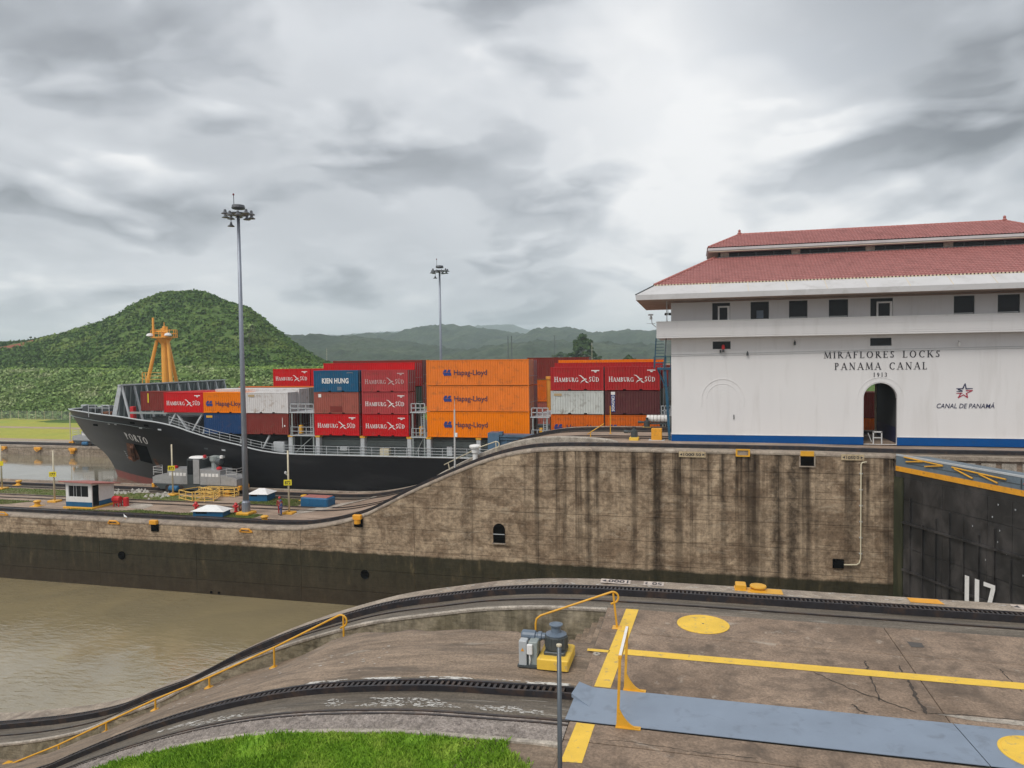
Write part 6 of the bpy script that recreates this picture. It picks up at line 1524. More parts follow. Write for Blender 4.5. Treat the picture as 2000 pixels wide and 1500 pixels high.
# ------------------------------------------------------------------ lamp masts
m_beacon = M('dark red lens', (.16, .012, .018), .4)
m_faded = M('faded stencil paint', (.56, .48, .42), .8, 0, .2, 3, (.25, .2, .16), .8, 5, .48, .62, coord='World')
def lamp_mast(p, top, lab, plinth=True):
    t = thing('lamp_mast', lab, 'lamp mast', p, group='tall lamp masts')
    h = top - p[2]; x, y, z = p
    mb = MB(); mb.tube([(x, y, z), (x - .02, y, z + h * .5), (x - .03, y, z + h * .94)], .31, 12, .15); mb.build('pole', m_pole, t, smooth=True)
    mb = MB(); mb.lathe([(.42, 0), (.42, 1.25), (.36, 1.35), (.33, 1.45)], p, 10); mb.build('base_sleeve', m_pole, t)
    if plinth:
        mb = MB(); mb.bbox(x - .75, x + .75, y - .75, y + .75, z - .05, z + .28, .06); mb.build('plinth', m_yel2, t)
    zt = z + h * .94
    mb = MB(); mb.lathe([(.2, .3), (.62, .35), (.68, .45), (.62, .72), (.3, .78)], (x, y, zt), 14); mb.build('winch_drum', m_lamp, t)
    mb = MB(); mb.lathe([(1.0, 0), (1.06, .04), (1.06, .1), (1.0, .14)], (x, y, zt - .25), 16)
    for k in range(4): mb.bar((x, y, zt - .18), (x + 1.05 * math.cos(k * 1.571 + .4), y + 1.05 * math.sin(k * 1.571 + .4), zt - .18), .08)
    mb.build('lamp_ring', m_lamp, t)
    for k in range(10):
        a = k * math.tau / 10 + .25; r_ = 1.32; zz = zt - .45 + (.25 if k % 3 == 0 else 0)
        c = (x + r_ * math.cos(a), y + r_ * math.sin(a), zz)
        mb = MB(); mb.lathe([(.07, .38), (.12, .34), (.16, .12), (.36, -.02), (.38, -.08), (.10, -.09)], c, 10); mb.build('lamp', m_lamp, t)
    mb = MB(); mb.lathe([(.06, .38), (.10, .3), (.14, .12), (.34, -.02), (.36, -.08), (.10, -.09)], (x - .75, y - .2, zt - 1.35), 10); mb.bar((x - .75, y - .2, zt - 1.0), (x - .75, y - .2, zt - .3), .05); mb.build('hanging_lamp', m_lamp, t)
    mb = MB(); mb.bar((x - .5, y, zt + .4), (x - .52, y, top - .15), .05); mb.build('lightning_rod', m_lamp, t)
    mb = MB(); mb.lathe([(.04, -.14), (.09, -.10), (.10, .02), (.05, .08)], (x - .53, y, top - .1), 8); mb.build('beacon', m_beacon, t)
ml = at(481, 1004, z=ZC)
lamp_mast((ml.x, ml.y, ZC), 25.1, 'tall grey lamp mast on the centre wall standing in front of the ship')
lamp_mast((-41.9, 116.5, -8.1), 25.0, 'second tall lamp mast beyond the ship, rising behind the long orange stack')

def sign_pole(px_, py_, ytop, ysign, text, lab, lean=0):
    p = at(px_, py_, z=ZC); tp = at(px_, ytop, Y=p.y); sg = at(px_, ysign, Y=p.y)
    t = thing('sign_pole', lab, 'sign pole', (p.x, p.y, ZC), group='poles with yellow number signs')
    mb = MB(); mb.tube([(p.x, p.y, ZC), (p.x - .01, p.y, tp.z)], .10, 8, .085); mb.build('pole', m_pale_pole, t, smooth=True)
    mb = MB(); mb.bbox(p.x - .6, p.x + .6, p.y - .5, p.y + .5, ZC - .02, ZC + .2, .05); mb.build('plinth', m_yel2, t)
    c, s = math.cos(-.5), math.sin(-.5); ux = Vector((c, -s * .6, 0)).normalized(); c0 = Vector((p.x, p.y - .16, sg.z))
    nn = ux.cross(Vector((0, 0, 1)))
    mb = MB(); mb.bar(c0 - ux * .40 + Vector((0, 0, 0)), c0 + ux * .40, .04, .58); pl = mb.build('sign_plate', m_sign, t)
    if text:
        mb = MB(); lettering(mb, sans(text, .02), c0 - ux * .30 + Vector((0, 0, -.18)) + nn * .03, ux, (0, 0, 1), .36, .60); o = mb.build('lettering', m_letter, pl, fix=False); o['kind'] = 'stuff'
    return t, p
t_, p_ = sign_pole(565, 1003, 880, 942, '872', 'cream pole with yellow sign 872 beside the person on the centre wall')
mb = MB(); mb.lathe([(.1, 0), (.14, .05), (.12, .22), (.04, .28)], (p_.x - .32, p_.y, -3.95), 8); mb.bar((p_.x - .32, p_.y, -4.0), (p_.x, p_.y, -4.1), .05); mb.build('loudspeaker', m_frame, t_)
sign_pole(338, 967, 868, 914, '873', 'cream pole with yellow sign 873 in front of the silver locomotive')
sign_pole(107, 980, 880, 926, '177', 'cream pole with yellow sign 177 left of the white booth')
sign_pole(4, 955, 868, 905, '', 'cream pole with yellow sign cut by the left edge of the picture')
# thin pole on the far bank left of the bow
p = at(138, 868, Y=117); q = at(136, 806, Y=117)
t = thing('pole', 'thin pale pole on the far bank just under the tip of the bow', 'pole', (p.x, 117, -8.1))
mb = MB(); mb.tube([(p.x, 117, -8.1), (q.x, 117, q.z)], .09, 6); mb.build('shaft', m_pale_pole, t)
mb = MB(); mb.lathe([(.3, 0), (.3, .3), (.15, .35)], (p.x, 117, -8.1), 8); mb.build('foot', m_orange, t)

# ------------------------------------------------------------------ booth
bx = thing('booth', 'small white booth with blue base and flat red roof on the lower centre wall', 'booth', (-65.3, 65.7, ZC))
x0, x1, y0, y1 = -67.05, -63.6, 64.1, 67.2; z0b = ZC + .22; z1b = ZC + 2.85
mb = MB(); mb.bbox(x0 - .25, x1 + .3, y0 - .25, y1 + .2, ZC - .05, ZC + .2, .05); mb.build('plinth', m_yel2, bx)
mb = MB()
skin(mb, x0, x1, z0b, z1b, y0, [(x0 + .35, x1 - .45, ZC + 1.3, ZC + 2.5)], .12)
mb.add([(x0, y0, z0b), (x0, y1, z0b), (x0, y1, z1b - .6), (x0, y0, z1b), (x1, y1, z0b), (x1, y1, z1b - .6), (x1, y0 + .95, z0b), (x1, y0 + .95, z1b - .15), (x1, y0 + .12, z0b), (x1, y0 + .12, z1b), (x1, y0, z0b), (x1, y0, z1b), (x1, y0 + .12, z1b - .3), (x1, y0 + .95, z1b - .3)],
       [(0, 1, 2, 3), (1, 4, 5, 2), (4, 6, 7, 5), (8, 10, 11, 9), (12, 13, 7, 9)])
mb.build('wall', m_white, bx, fix=False)
mb = MB(); mb.box(x0 + .3, x1 - .06, y0 + .3, y1 - .1, z0b, z0b + .05); mb.box(x0 + .1, x1 - 1.1, y0 + 1.2, y1 - .1, z0b + .05, z1b - .75); mb.build('interior', m_inside, bx)
mb = MB(); mb.box(x0 - .015, x1 + .015, y0 - .015, y0 + .03, z0b, z0b + .5); mb.box(x1 - .02, x1 + .016, y0 + .96, y1 + .01, z0b, z0b + .5); mb.build('base_band', m_boxblue, bx)
mb = MB(); mb.box(x0 + .35, x1 - .45, y0 + .07, y0 + .09, ZC + 1.3, ZC + 2.5); wv = mb.build('window', m_glass, bx)
mb = MB()
for xx in (x0 + .35, x0 + 1.0, x0 + 1.35, x0 + 2.0, x1 - .5): mb.box(xx, xx + .05, y0 + .03, y0 + .069, ZC + 1.3, ZC + 2.5)
mb.build('frame', m_boxgrey, wv, kind='stuff')
mb = MB(); mb.add([(x0 - .45, y0 - .5, z1b + .12), (x1 + .55, y0 - .5, z1b + .02), (x1 + .55, y1 + .4, z1b - .62), (x0 - .45, y1 + .4, z1b - .52), (x0 - .45, y0 - .5, z1b + .24), (x1 + .55, y0 - .5, z1b + .14), (x1 + .55, y1 + .4, z1b - .50), (x0 - .45, y1 + .4, z1b - .40)], [(3, 2, 1, 0), (4, 5, 6, 7), (0, 1, 5, 4), (1, 2, 6, 5), (2, 3, 7, 6), (3, 0, 4, 7)]); mb.build('roof', m_ridge, bx)
mb = MB(); mb.bar((x0 - .1, y0 - .05, z1b + .02), (x1 + .1, y0 - .05, z1b - .04), .1, .16); mb.build('eave_trim', m_white, bx)
p = at(230, 989, z=ZC)
t = thing('red_drum', 'red drum lying against red stand beside the right side of the booth', 'drum', (p.x, p.y, ZC))
mb = MB(); mb.lathe([(.1, -.5), (.34, -.46), (.36, 0), (.34, .46), (.1, .5)], (p.x - .05, p.y, ZC + .82), 12, 'x'); mb.build('drum', m_red, t)
mb = MB()
for xx in (p.x - .35, p.x + .3): mb.bar((xx, p.y - .2, ZC), (xx, p.y - .1, ZC + .6), .1); mb.bar((xx, p.y + .25, ZC), (xx, p.y + .1, ZC + .6), .1)
mb.box(p.x - .4, p.x + .36, p.y - .22, p.y + .25, ZC + .42, ZC + .5); mb.build('stand', m_red, t)
mb = MB(); mb.lathe([(.3, 0), (.3, .9), (.2, .98)], (p.x + .75, p.y + .4, ZC), 12); mb.build('bin', m_red, t)

# ------------------------------------------------------------------ towing locomotives
def mule(loc, lab):
    t = thing('towing_locomotive', lab, 'locomotive', loc, group='silver towing locomotives')
    L_ = dict(local=True)
    mb = MB(); mb.prism([(0.6, 0, .75), (1.2, 0, .35), (10.6, 0, .35), (11.6, 0, .7), (11.6, 0, 1.0), (0.2, 0, 1.0)], (0, 2.4, 0)); mb.build('chassis', m_dkgrey, t, **L_)
    for x in (2.4, 4.2, 8.0, 9.8):
        mb = MB(); mb.lathe([(.42, -.12), (.45, -.08), (.45, .08), (.2, .12)], (x, .05, .46), 14, 'y'); mb.build('wheel', m_rail, t, **L_)
    for s_ in (0, 1):
        X_ = (lambda v: v) if s_ == 0 else (lambda v: 12 - v)
        mb = MB(); mb.prism([(X_(.1), .05, .95), (X_(.1), .05, 1.75), (X_(.5), .05, 1.95), (X_(2.3), .05, 2.25), (X_(2.3), .05, .95)], (0, 2.3, 0)); mb.build('end_hood', m_loco, t, **L_)
        mb = MB(); mb.prism([(X_(2.31), .0, .95), (X_(2.31), .0, 2.75), (X_(5.1), .0, 2.9), (X_(5.1), .0, .95)], (0, 2.4, 0)); mb.build('hood', m_loco, t, **L_)
        for k in range(5):
            a, b = sorted((X_(2.55 + k * .5), X_(2.55 + k * .5 + .38)))
            mb = MB(); mb.box(a, b, -.02, .03, 2.0, 2.38); mb.build('vent_panel', m_white, t, **L_)
        for k in range(3):
            a, b = sorted((X_(2.45 + k * .9), X_(2.45 + k * .9 + .82)))
            mb = MB(); mb.box(a, b, -.014, .03, 1.05, 1.9); mb.build('side_door', m_loco, t, **L_)
        mb = MB()
        for q in (.1, 1.6): mb.bar((X_(.15), .1 + q, 2.0), (X_(.15), .1 + q, 3.0), .06)
        for z in (2.35, 2.65, 3.0): mb.bar((X_(.15), .1, z), (X_(.15), 1.7, z), .05); mb.bar((X_(.15), .1, z), (X_(1.5), .1, z), .05)
        mb.bar((X_(1.5), .1, 2.1), (X_(1.5), .1, 3.0), .06); mb.build('end_rail', m_frame, t, local=True, kind='stuff')
        mb = MB(); mb.lathe([(.2, 0), (.34, .05), (.3, .28), (.1, .34)], (X_(2.9), .7, 2.8), 10); mb.build('warning_light', m_red, t, **L_)
        mb = MB(); mb.bbox(min(X_(-.25), X_(.2)), max(X_(-.25), X_(.2)), .2, .7, .45, .95, .06); mb.build('buffer', m_orange, t, **L_)
        mb = MB(); mb.bbox(min(X_(-.25), X_(.2)), max(X_(-.25), X_(.2)), 1.6, 2.1, .45, .95, .06); mb.build('buffer', m_orange, t, **L_)
    mb = MB(); mb.box(5.11, 6.89, .0, 2.4, .95, 4.1); mb.build('cab', m_dkgrey, t, **L_)
    mb = MB(); mb.box(5.2, 5.95, -.03, .02, 2.2, 3.9); mb.build('cab_window', m_glass, t, **L_)
    mb = MB(); mb.box(6.0, 6.85, -.04, .02, 1.1, 4.05); mb.build('cab_door', m_loco, t, **L_)
    mb = MB(); mb.lathe([(.05, -1.0), (.3, -.95), (.4, -.4), (.4, .5), (.3, .9), (.05, 1.0)], (6.0, 1.0, 4.12), 12, 'x', sx=1.9, sy=.6); mb.build('cab_roof', m_white, t, **L_)
    mb = MB(); mb.lathe([(.15, -.1), (.45, .0), (.4, 1.3), (.6, 1.6), (.6, 2.1), (.2, 2.2)], (8.0, 1.4, 2.2), 10); mb.bar((7.9, 1.4, 4.2), (9.6, 1.0, 4.3), .25); mb.build('winch_mast', m_ship, t, **L_)
    mb = MB(); mb.lathe([(.1, -.4), (.42, -.3), (.42, .3), (.1, .4)], (8.9, 1.0, 3.7), 12, 'x'); mb.build('winch_drum', m_dkgrey, t, **L_)
    for k, m_ in ((6.95, m_red), (9.3, m_white)):
        mb = MB(); mb.lathe([(.1, 0), (.22, .05), (.2, .35), (.05, .4)], (k, .9, 4.1), 8); mb.build('signal_lamp', m_, t, **L_)
    mb = MB(); mb.lathe([(.1, -.7), (.35, -.6), (.35, .6), (.1, .7)], (3.3, -.1, .45), 12, 'x'); mb.build('air_tank', m_boxblue, t, **L_)
    return t
mu = mule((-64.6, 74.2, ZC + .1), 'silver towing locomotive on the centre wall track between the yellow frames and the hull')
dup(mu, (-116.4, 113.0, -8.0), 0, 'silver towing locomotive on the far bank, half hidden by the raked bow')

m_guard = M('pale yellow guard paint', (0.80, 0.52, 0.14), .5, 0, .1, 3)
def guard(x0, y0, w_, d_, h_, rz, lab):
    t = thing('guard_frame', lab, 'guard frame', (x0, y0, ZC), rz, 'yellow guard frames on the centre wall')
    for (a, b) in ((0, 0), (w_, 0), (w_, d_), (0, d_), (w_ / 2, 0), (w_ / 2, d_)):
        mb = MB(); mb.bar((a, b, 0), (a, b, h_), .08); mb.build('post', m_guard, t, local=True)
    for z in (.12, h_ * .55, h_):
        for p, q in (((0, 0), (w_, 0)), ((w_, 0), (w_, d_)), ((w_, d_), (0, d_)), ((0, d_), (0, 0))):
            mb = MB(); mb.bar((*p, z), (*q, z), .07); mb.build('rail', m_guard, t, local=True)
    mb = MB(); mb.bar((0, 0, .15), (w_ / 2, 0, h_ * .5), .05); mb.bar((w_, 0, .15), (w_, d_, h_ * .5), .05); mb.build('brace', m_guard, t, local=True)
    return t
guard(-58.0, 70.9, 3.0, 2.4, 1.05, -.42, 'yellow tubular guard frame, left of a pair in front of the locomotive')
guard(-54.9, 69.7, 2.0, 2.6, 1.1, .38, 'yellow tubular guard frame, right of a pair in front of the locomotive')
guard(-56.4, 73.1, 4.2, .8, 1.0, 0, 'long narrow yellow guard frame behind the pair, against the locomotive')

def hydrant(px_, py_, lab):
    p = at(px_, py_, z=ZC); t = thing('fire_hydrant', lab, 'hydrant', (p.x, p.y, ZC), group='red hydrants')
    mb = MB(); mb.lathe([(.24, 0), (.24, .06), (.16, .08), (.15, .72), (.2, .74), (.2, .8), (.12, .95), (.05, 1.02)], p, 12); mb.build('barrel', m_red, t)
    mb = MB(); mb.lathe([(.1, -.34), (.13, -.32), (.1, 0), (.13, .32), (.1, .34)], (p.x, p.y, ZC + .58), 10, 'x'); mb.build('outlet', m_red, t)
hydrant(383, 998, 'red hydrant left of the near white lidded box')
hydrant(461, 1000, 'red hydrant at the foot of the tall lamp mast')
t = thing('hose_reel', 'dark hose reel between the red hydrant and the tall lamp mast', 'hose reel', (-46.0, 65.6, ZC))
mb = MB(); mb.lathe([(.1, -.2), (.38, -.18), (.38, -.14), (.25, -.1), (.25, .1), (.38, .14), (.38, .18), (.1, .2)], (-46.0, 65.6, ZC + .55), 14, 'x'); mb.build('reel', m_rust, t)
mb = MB(); mb.bar((-46.25, 65.6, ZC), (-46.25, 65.6, ZC + .55), .08); mb.bar((-45.75, 65.6, ZC), (-45.75, 65.6, ZC + .55), .08); mb.build('stand', m_dkgrey, t)

def hatchbox(c, sx_b, sy_b, h, lid, lab, rz=0.0, flat=False):
    t = thing('hatch_box', lab, 'hatch box', (c[0], c[1], ZC), rz)
    a, b = sx_b / 2, sy_b / 2
    mb = MB(); mb.bbox(-a, a, -b, b, 0, h, .12 if flat else .04); mb.build('box', m_boxblue, t, local=True)
    if flat:
        mb = MB(); mb.bbox(-a + .18, a - .18, -b + .18, b - .18, h + .001, h + .06, .03); mb.build('lid', lid, t, local=True)
        for k in (-.5, .5):
            mb = MB(); mb.box(k * a - .3, k * a + .3, -b - .03, -b + .02, .25, h - .2); mb.build('door', m_boxblue, t, local=True)
    else:
        o = .18; mb = MB()
        mb.add([(-a - o, -b - o, h + .02), (a + o, -b - o, h + .02), (a + o, b + o, h + .02), (-a - o, b + o, h + .02), (-a * .3, 0, h + .55), (a * .3, 0, h + .55)], [(3, 2, 1, 0), (0, 1, 5, 4), (1, 2, 5), (2, 3, 4, 5), (3, 0, 4)])
        mb.build('lid', lid, t, local=True)
        mb = MB(); mb.box(-a * .8, -.1, -b - .02, -b + .02, h - .22, h); mb.build('slot', m_black, t, local=True)
    return t
hatchbox((-48.4, 63.9), 3.3, 1.5, .55, m_white, 'blue box with white pitched lid near the wall edge, left of the mast', .12)
hatchbox((-48.0, 72.3), 2.2, 2.0, .8, m_white, 'blue box with white peaked lid further back, just right of the tall mast', .1)
hatchbox((-39.9, 70.5), 3.4, 1.7, 1.0, m_ridge, 'blue steel chest with flat reddish top standing alone on the bare concrete', -.05, True)
for i, (x, y, lab) in enumerate(((73, 988, 'yellow bollard left of the white booth near the rack'), (37, 947, 'yellow bollard near the water, left of the pole with sign 177'), (444, 968, 'yellow bollard right of the yellow guard frames'), (594, 977, 'yellow bollard right behind the blue chest with reddish top'), (517, 1019, 'yellow bollard by the wall edge next to the two people'))):
    p = at(x, y, z=ZC); t = thing('bollard', lab, 'bollard', (p.x, p.y, ZC), group='yellow bollards on the centre wall')
    mb = MB(); mb.lathe([(.42, 0), (.44, .06), (.3, .14), (.26, .36), (.36, .42), (.40, .52), (.30, .62), (.1, .66)], p, 14); mb.build('post', m_yel2, t, smooth=False)
    mb = MB(); mb.bbox(p.x - .55, p.x + .55, p.y - .55, p.y + .55, ZC - .03, ZC + .04, .03); mb.build('base_plate', m_yel2, t)
r_ = np.random.default_rng(8)
for i, (x, y, n) in enumerate(((243, 962, 60), (312, 968, 50))):
    p = at(x, y, z=ZC); k = n
    c = np.stack([p.x + r_.normal(size=k) * 1.1, p.y + r_.normal(size=k) * .8, np.full(k, ZC)], 1)
    o8 = np.array([(1, 0, 0), (0, 1, 0), (-1, 0, 0), (0, -1, 0), (0, 0, .9), (.6, .6, .5), (-.6, -.5, .6)])
    v = (c[:, None] + o8[None, :5] * r_.uniform(.12, .34, (k, 1, 1)) * r_.uniform(.7, 1.3, (k, 5, 1))).reshape(-1, 3)
    f = (np.arange(k)[:, None, None] * 5 + np.array([(0, 1, 4), (1, 2, 4), (2, 3, 4), (3, 0, 4)])[None]).reshape(-1, 3)
    raw_mesh('rubble', v, f, m_stone, kind='stuff')
mb = MB(); q = [at(x, y, z=ZC) for x, y in ((245, 992), (262, 983), (292, 982), (300, 988), (280, 994))]; mb.poly([(p.x, p.y, ZC + .016) for p in q]); mb.build('concrete_patch', m_pale, cw)
mb = MB(); q = [at(x, y, z=ZC) for x, y in ((562, 1001), (700, 980), (740, 972), (735, 976), (640, 996), (575, 1005))]; mb.poly([(p.x, p.y, C_prof(p.x) + .016) for p in q]); mb.build('concrete_patch', m_pale, cw)

# ------------------------------------------------------------------ people and birds
def skinned(name, nodes, edges, mat, parent, sub=1):
    me = bpy.data.meshes.new(name); me.from_pydata([n[:3] for n in nodes], edges, [])
    o = bpy.data.objects.new(name, me); C.objects.link(o); o.parent = parent
    sk = o.modifiers.new('skin', 'SKIN'); sk.use_smooth_shade = True
    for i, n in enumerate(nodes):
        me.skin_vertices[0].data[i].radius = (n[3], n[3] if len(n) < 5 else n[4])
    me.skin_vertices[0].data[0].use_root = True
    ss = o.modifiers.new('sub', 'SUBSURF'); ss.levels = sub; ss.render_levels = sub
    me.materials.append(mat); return o
def person(loc, rz, lab, shirt, trousers, hat, h=1.75, stoop=0.0):
    t = thing('person', lab, 'person', loc, rz); k = h / 1.75; f = lambda x, y, z, r, r2=None: (x * k, (y - stoop * max(0, z - .95)) * k, z * k, r * k, (r2 or r) * k)
    # body: one surface from feet to crown, arms with hands
    n = [f(0, 0, .96, .13, .10), f(0, .01, 1.18, .13, .095), f(0, .01, 1.40, .15, .10), f(0, 0, 1.50, .055), f(0, -.01, 1.60, .075, .09), f(0, -.01, 1.70, .075, .085),
         f(.19, .01, 1.42, .055), f(.25, .03, 1.16, .042), f(.24, -.07, .94, .034), f(.24, -.09, .84, .036, .02), f(-.19, .01, 1.42, .055), f(-.25, .03, 1.16, .042), f(-.23, -.10, .96, .034), f(-.23, -.13, .87, .036, .02),
         f(.09, 0, .88, .085), f(.10, -.02, .50, .060), f(.10, .02, .10, .042), f(.10, -.12, .04, .04, .03), f(-.09, 0, .88, .085), f(-.10, .0, .50, .060), f(-.11, .05, .10, .042), f(-.11, -.09, .04, .04, .03)]
    e = [(0, 1), (1, 2), (2, 3), (3, 4), (4, 5), (2, 6), (6, 7), (7, 8), (8, 9), (2, 10), (10, 11), (11, 12), (12, 13), (0, 14), (14, 15), (15, 16), (16, 17), (0, 18), (18, 19), (19, 20), (20, 21)]
    skinned('body', n, e, m_skin, t, 2)
    g = lambda i, d: (*n[i][:3], n[i][3] + d, n[i][4] + d)
    skinned('shirt', [g(0, .02), g(1, .018), g(2, .018), g(6, .016), g(7, .014), g(8, .012), g(10, .016), g(11, .014), g(12, .012)], [(0, 1), (1, 2), (2, 3), (3, 4), (4, 5), (2, 6), (6, 7), (7, 8)], shirt, t, 2)
    skinned('trousers', [g(0, .022), g(14, .018), g(15, .018), g(16, .02), g(18, .018), g(19, .018), g(20, .02)], [(0, 1), (1, 2), (2, 3), (0, 4), (4, 5), (5, 6)], trousers, t, 2)
    hx = n[5]
    mb = MB(); mb.lathe([(.135 * k, -.01), (.125 * k, .0), (.115 * k, .05), (.08 * k, .11), (.02 * k, .135)], (hx[0], hx[1], hx[2] + .0), 12); mb.lathe([(.06 * k, 0), (.14 * k, .004), (.06 * k, .012)], (hx[0], hx[1] - .06, hx[2] - .012), 10); mb.build('helmet', hat, t, local=True)
    for i in (17, 21):
        mb = MB(); c = n[i]; mb.bbox(c[0] - .05, c[0] + .05, c[1] - .04, c[1] + .22, 0, .09, .02); mb.build('shoe', m_dkgrey, t, local=True)
    return t
pp = at(546, 1006, z=ZC)
person((pp.x - .12, pp.y + .25, ZC), .3, 'person in a red top and red helmet standing beside the pole with sign 872', m_wred, m_wred, m_red, 1.80)
person((pp.x + .22, pp.y - .05, ZC), -.6, 'shorter person in blue clothes standing in front of the one in red', m_wblue, m_wblue, m_wblue, 1.55)
bp = at(245, 1014, Y=60.6); bz = C_prof(bp.x) + .03
t = thing('bird', 'white bird standing on the edge of the low centre wall', 'bird', (bp.x, 60.6, bz))
skinned('body', [(0, 0, .24, .09), (.12, 0, .20, .05), (.22, 0, .16, .02), (-.1, 0, .30, .07), (-.14, 0, .40, .035), (-.16, 0, .48, .04), (-.24, 0, .47, .012)], [(0, 1), (1, 2), (0, 3), (3, 4), (4, 5), (5, 6)], m_bird, t, 2)
for y in (-.03, .03):
    mb = MB(); mb.bar((.0, y, 0), (.0, y, .18), .014); mb.bar((.0, y, .005), (-.06, y, .005), .014, .01); mb.build('leg', m_orange, t, local=True)

# ------------------------------------------------------------------ upper centre wall, left of the building
def capstan(t, x, y, z, k, body, head, base=True, motor=-1, v=.66):
    if base:
        mb = MB(); mb.bbox(x - .40 * k, x + .40 * k, y - .55 * k, y + .55 * k, z, z + .27 * k, .03); mb.build('base', m_yel, t)
    zb = z + .27 * k
    mb = MB(); mb.bbox(x - .27 * k, x + .27 * k, y - .30 * k, y + .30 * k, zb, zb + .08 * k, .02); mb.lathe([(.27 * k, .08 * k), (.285 * k, .11 * k), (.285 * k, .62 * k * v), (.25 * k, .66 * k * v)], (x, y, zb), 20); mb.build('body', body, t)
    for i in range(10):
        a = i * math.tau / 10; mb = MB(); mb.bar((x + .285 * k * math.cos(a), y + .285 * k * math.sin(a), zb + .11 * k), (x + .285 * k * math.cos(a), y + .285 * k * math.sin(a), zb + .62 * k * v), .03 * k); mb.build('rib', body, t)
    mb = MB(); mb.lathe([(r0 * k, h0 * k * v) for r0, h0 in ((.27, .665), (.27, .70), (.19, .745), (.135, .77), (.125, .96), (.13, 1.0), (.175, 1.03), (.175, 1.07), (.12, 1.085), (.11, 1.07))], (x, y, zb), 20); mb.build('drum_head', head, t, smooth=False)
    mb = MB(); s_ = motor
    mb.lathe([(.05 * k, .25 * k), (.10 * k, .28 * k), (.10 * k, .36 * k), (.135 * k, .38 * k), (.135 * k, .46 * k), (.10 * k, .48 * k), (.10 * k, .52 * k), (.155 * k, .54 * k), (.155 * k, .86 * k), (.12 * k, .9 * k), (.04 * k, .91 * k)], (0, 0, 0), 14, 'x')
    mb.v = [(x + s_ * a, y + b, zb + .36 * k * v / .66 + c * .85) for a, b, c in mb.v]; mb.build('motor', head, t)
cp_ = thing('capstan', 'blue grey capstan with side motor on yellow block in the foreground by the sunken steps', 'capstan', (-3.42, 17.85, 0))
capstan(cp_, -3.42, 17.85, 0, 1.0, m_dkgrey, m_slate)
ce = thing('electric_box', 'pale grey electric cabinet with warning sticker beside the foreground capstan', 'electric box', (-4.1, 17.6, 0))
mb = MB(); mb.bbox(-4.29, -4.09, 17.35, 17.6, .05, .66, .015); mb.build('cabinet', m_boxgrey, ce)
mb = MB(); mb.bbox(-4.06, -3.83, 17.42, 17.85, .04, .62, .015); mb.build('side_cabinet', m_ship, ce)
mb = MB(); mb.bbox(-4.08, -3.94, 17.33, 17.42, .34, .58, .01); mb.build('switch', m_white, ce)
mb = MB(); mb.add([(-4.235, 17.346, .40), (-4.145, 17.346, .40), (-4.19, 17.346, .49)], [(0, 1, 2)]); mb.build('sticker', m_orange, ce)
mb = MB(); mb.box(-4.32, -3.82, 17.32, 17.86, 0, .05); mb.build('plinth', m_dkgrey, ce)
mb = MB(); mb.tube([(-4.02, 17.38, .34), (-4.0, 17.37, .18), (-4.02, 17.4, .06)], .018, 5); mb.build('conduit', m_white, ce)
for (x, y, lab) in ((-5.25, 66.7, 'small dark capstan on yellow base on the centre wall, left of the yellow block'), (-4.7, 76.6, 'small dark capstan on yellow base at the far edge, beside the white roll')):
    t = thing('capstan', lab, 'capstan', (x, y, .1)); capstan(t, x, y, .1, 1.05, m_dkgrey, m_dkgrey, v=.85)
t = thing('yellow_stand', 'bright yellow steel block standing beside the left corner of the white building', 'stand', (-3.2, 66.9, .1))
mb = MB(); mb.bbox(-3.7, -2.75, 66.6, 67.4, .12, 1.18, .03); mb.build('block', m_orange, t)
mb = MB(); mb.bbox(-3.95, -2.5, 66.3, 67.6, .06, .14, .02); mb.build('foot_plate', m_boxgrey, t)
t = thing('rolled_fender', 'white segmented roll lying on dark rack at the far edge beside the white building', 'fender roll', (-3, 77.2, .9))
for k in range(6):
    mb = MB(); mb.lathe([(.30, 0), (.40, .03), (.40, .33), (.30, .36)], (-4.75 + k * .37, 77.2, 1.20), 14, 'x'); mb.build('segment', m_white, t)
mb = MB(); mb.box(-4.8, -2.5, 76.9, 77.5, .62, .78)
for x in (-4.6, -2.7): mb.bar((x, 77.2, .1), (x, 77.2, .65), .14)
mb.build('rack', m_dkgrey, t)

def handrail(name, lab, pts, posts, r_, loop=None, foot=True, mat=m_yel2, group=None):
    t = thing(name, lab, 'handrail', posts[0][0], group=group)
    P = [Vector(p) for p in pts]
    if loop:
        d = (P[-1] - P[-2]).normalized(); R_ = loop; u = Vector((0, 0, 1)) - d * d.z; u.normalize(); c = P[-1] - u * R_
        P += [c + u * R_ * math.cos(a) + d * R_ * math.sin(a) for a in np.linspace(.25, math.pi, 10)] + [c - u * R_ - d * R_ * .75]
    mb = MB(); mb.tube(P, r_, 8); mb.build('rail', mat, t, smooth=True)
    for b, h in posts:
        mb = MB(); mb.tube([b, h], r_, 8); mb.build('post', mat, t)
        if foot:
            mb = MB(); mb.bbox(b[0] - .13, b[0] + .13, b[1] - .13, b[1] + .13, b[2] - .03, b[2] + .02, .01); mb.build('foot_plate', mat, t)
    return t
hz = [(-27.5, -8.62), (-25.74, -7.70), (-23.33, -6.62), (-21.11, -5.50), (-18.93, -4.40), (-16.64, -3.36), (-14.01, -2.06), (-11.55, -.76)]
hb = [-11.38, -14.03, -16.65, -18.94, -21.13, -23.34, -25.8]
hzi = interp(hz)
handrail('handrail', 'long yellow handrail descending beside the sloping near track to the lower left', [(x, 21.6, z) for x, z in hz], [((x, 21.6, hollow(x, 21.6) + .01), (x, 21.6, hzi(x))) for x in hb], .034, .2)
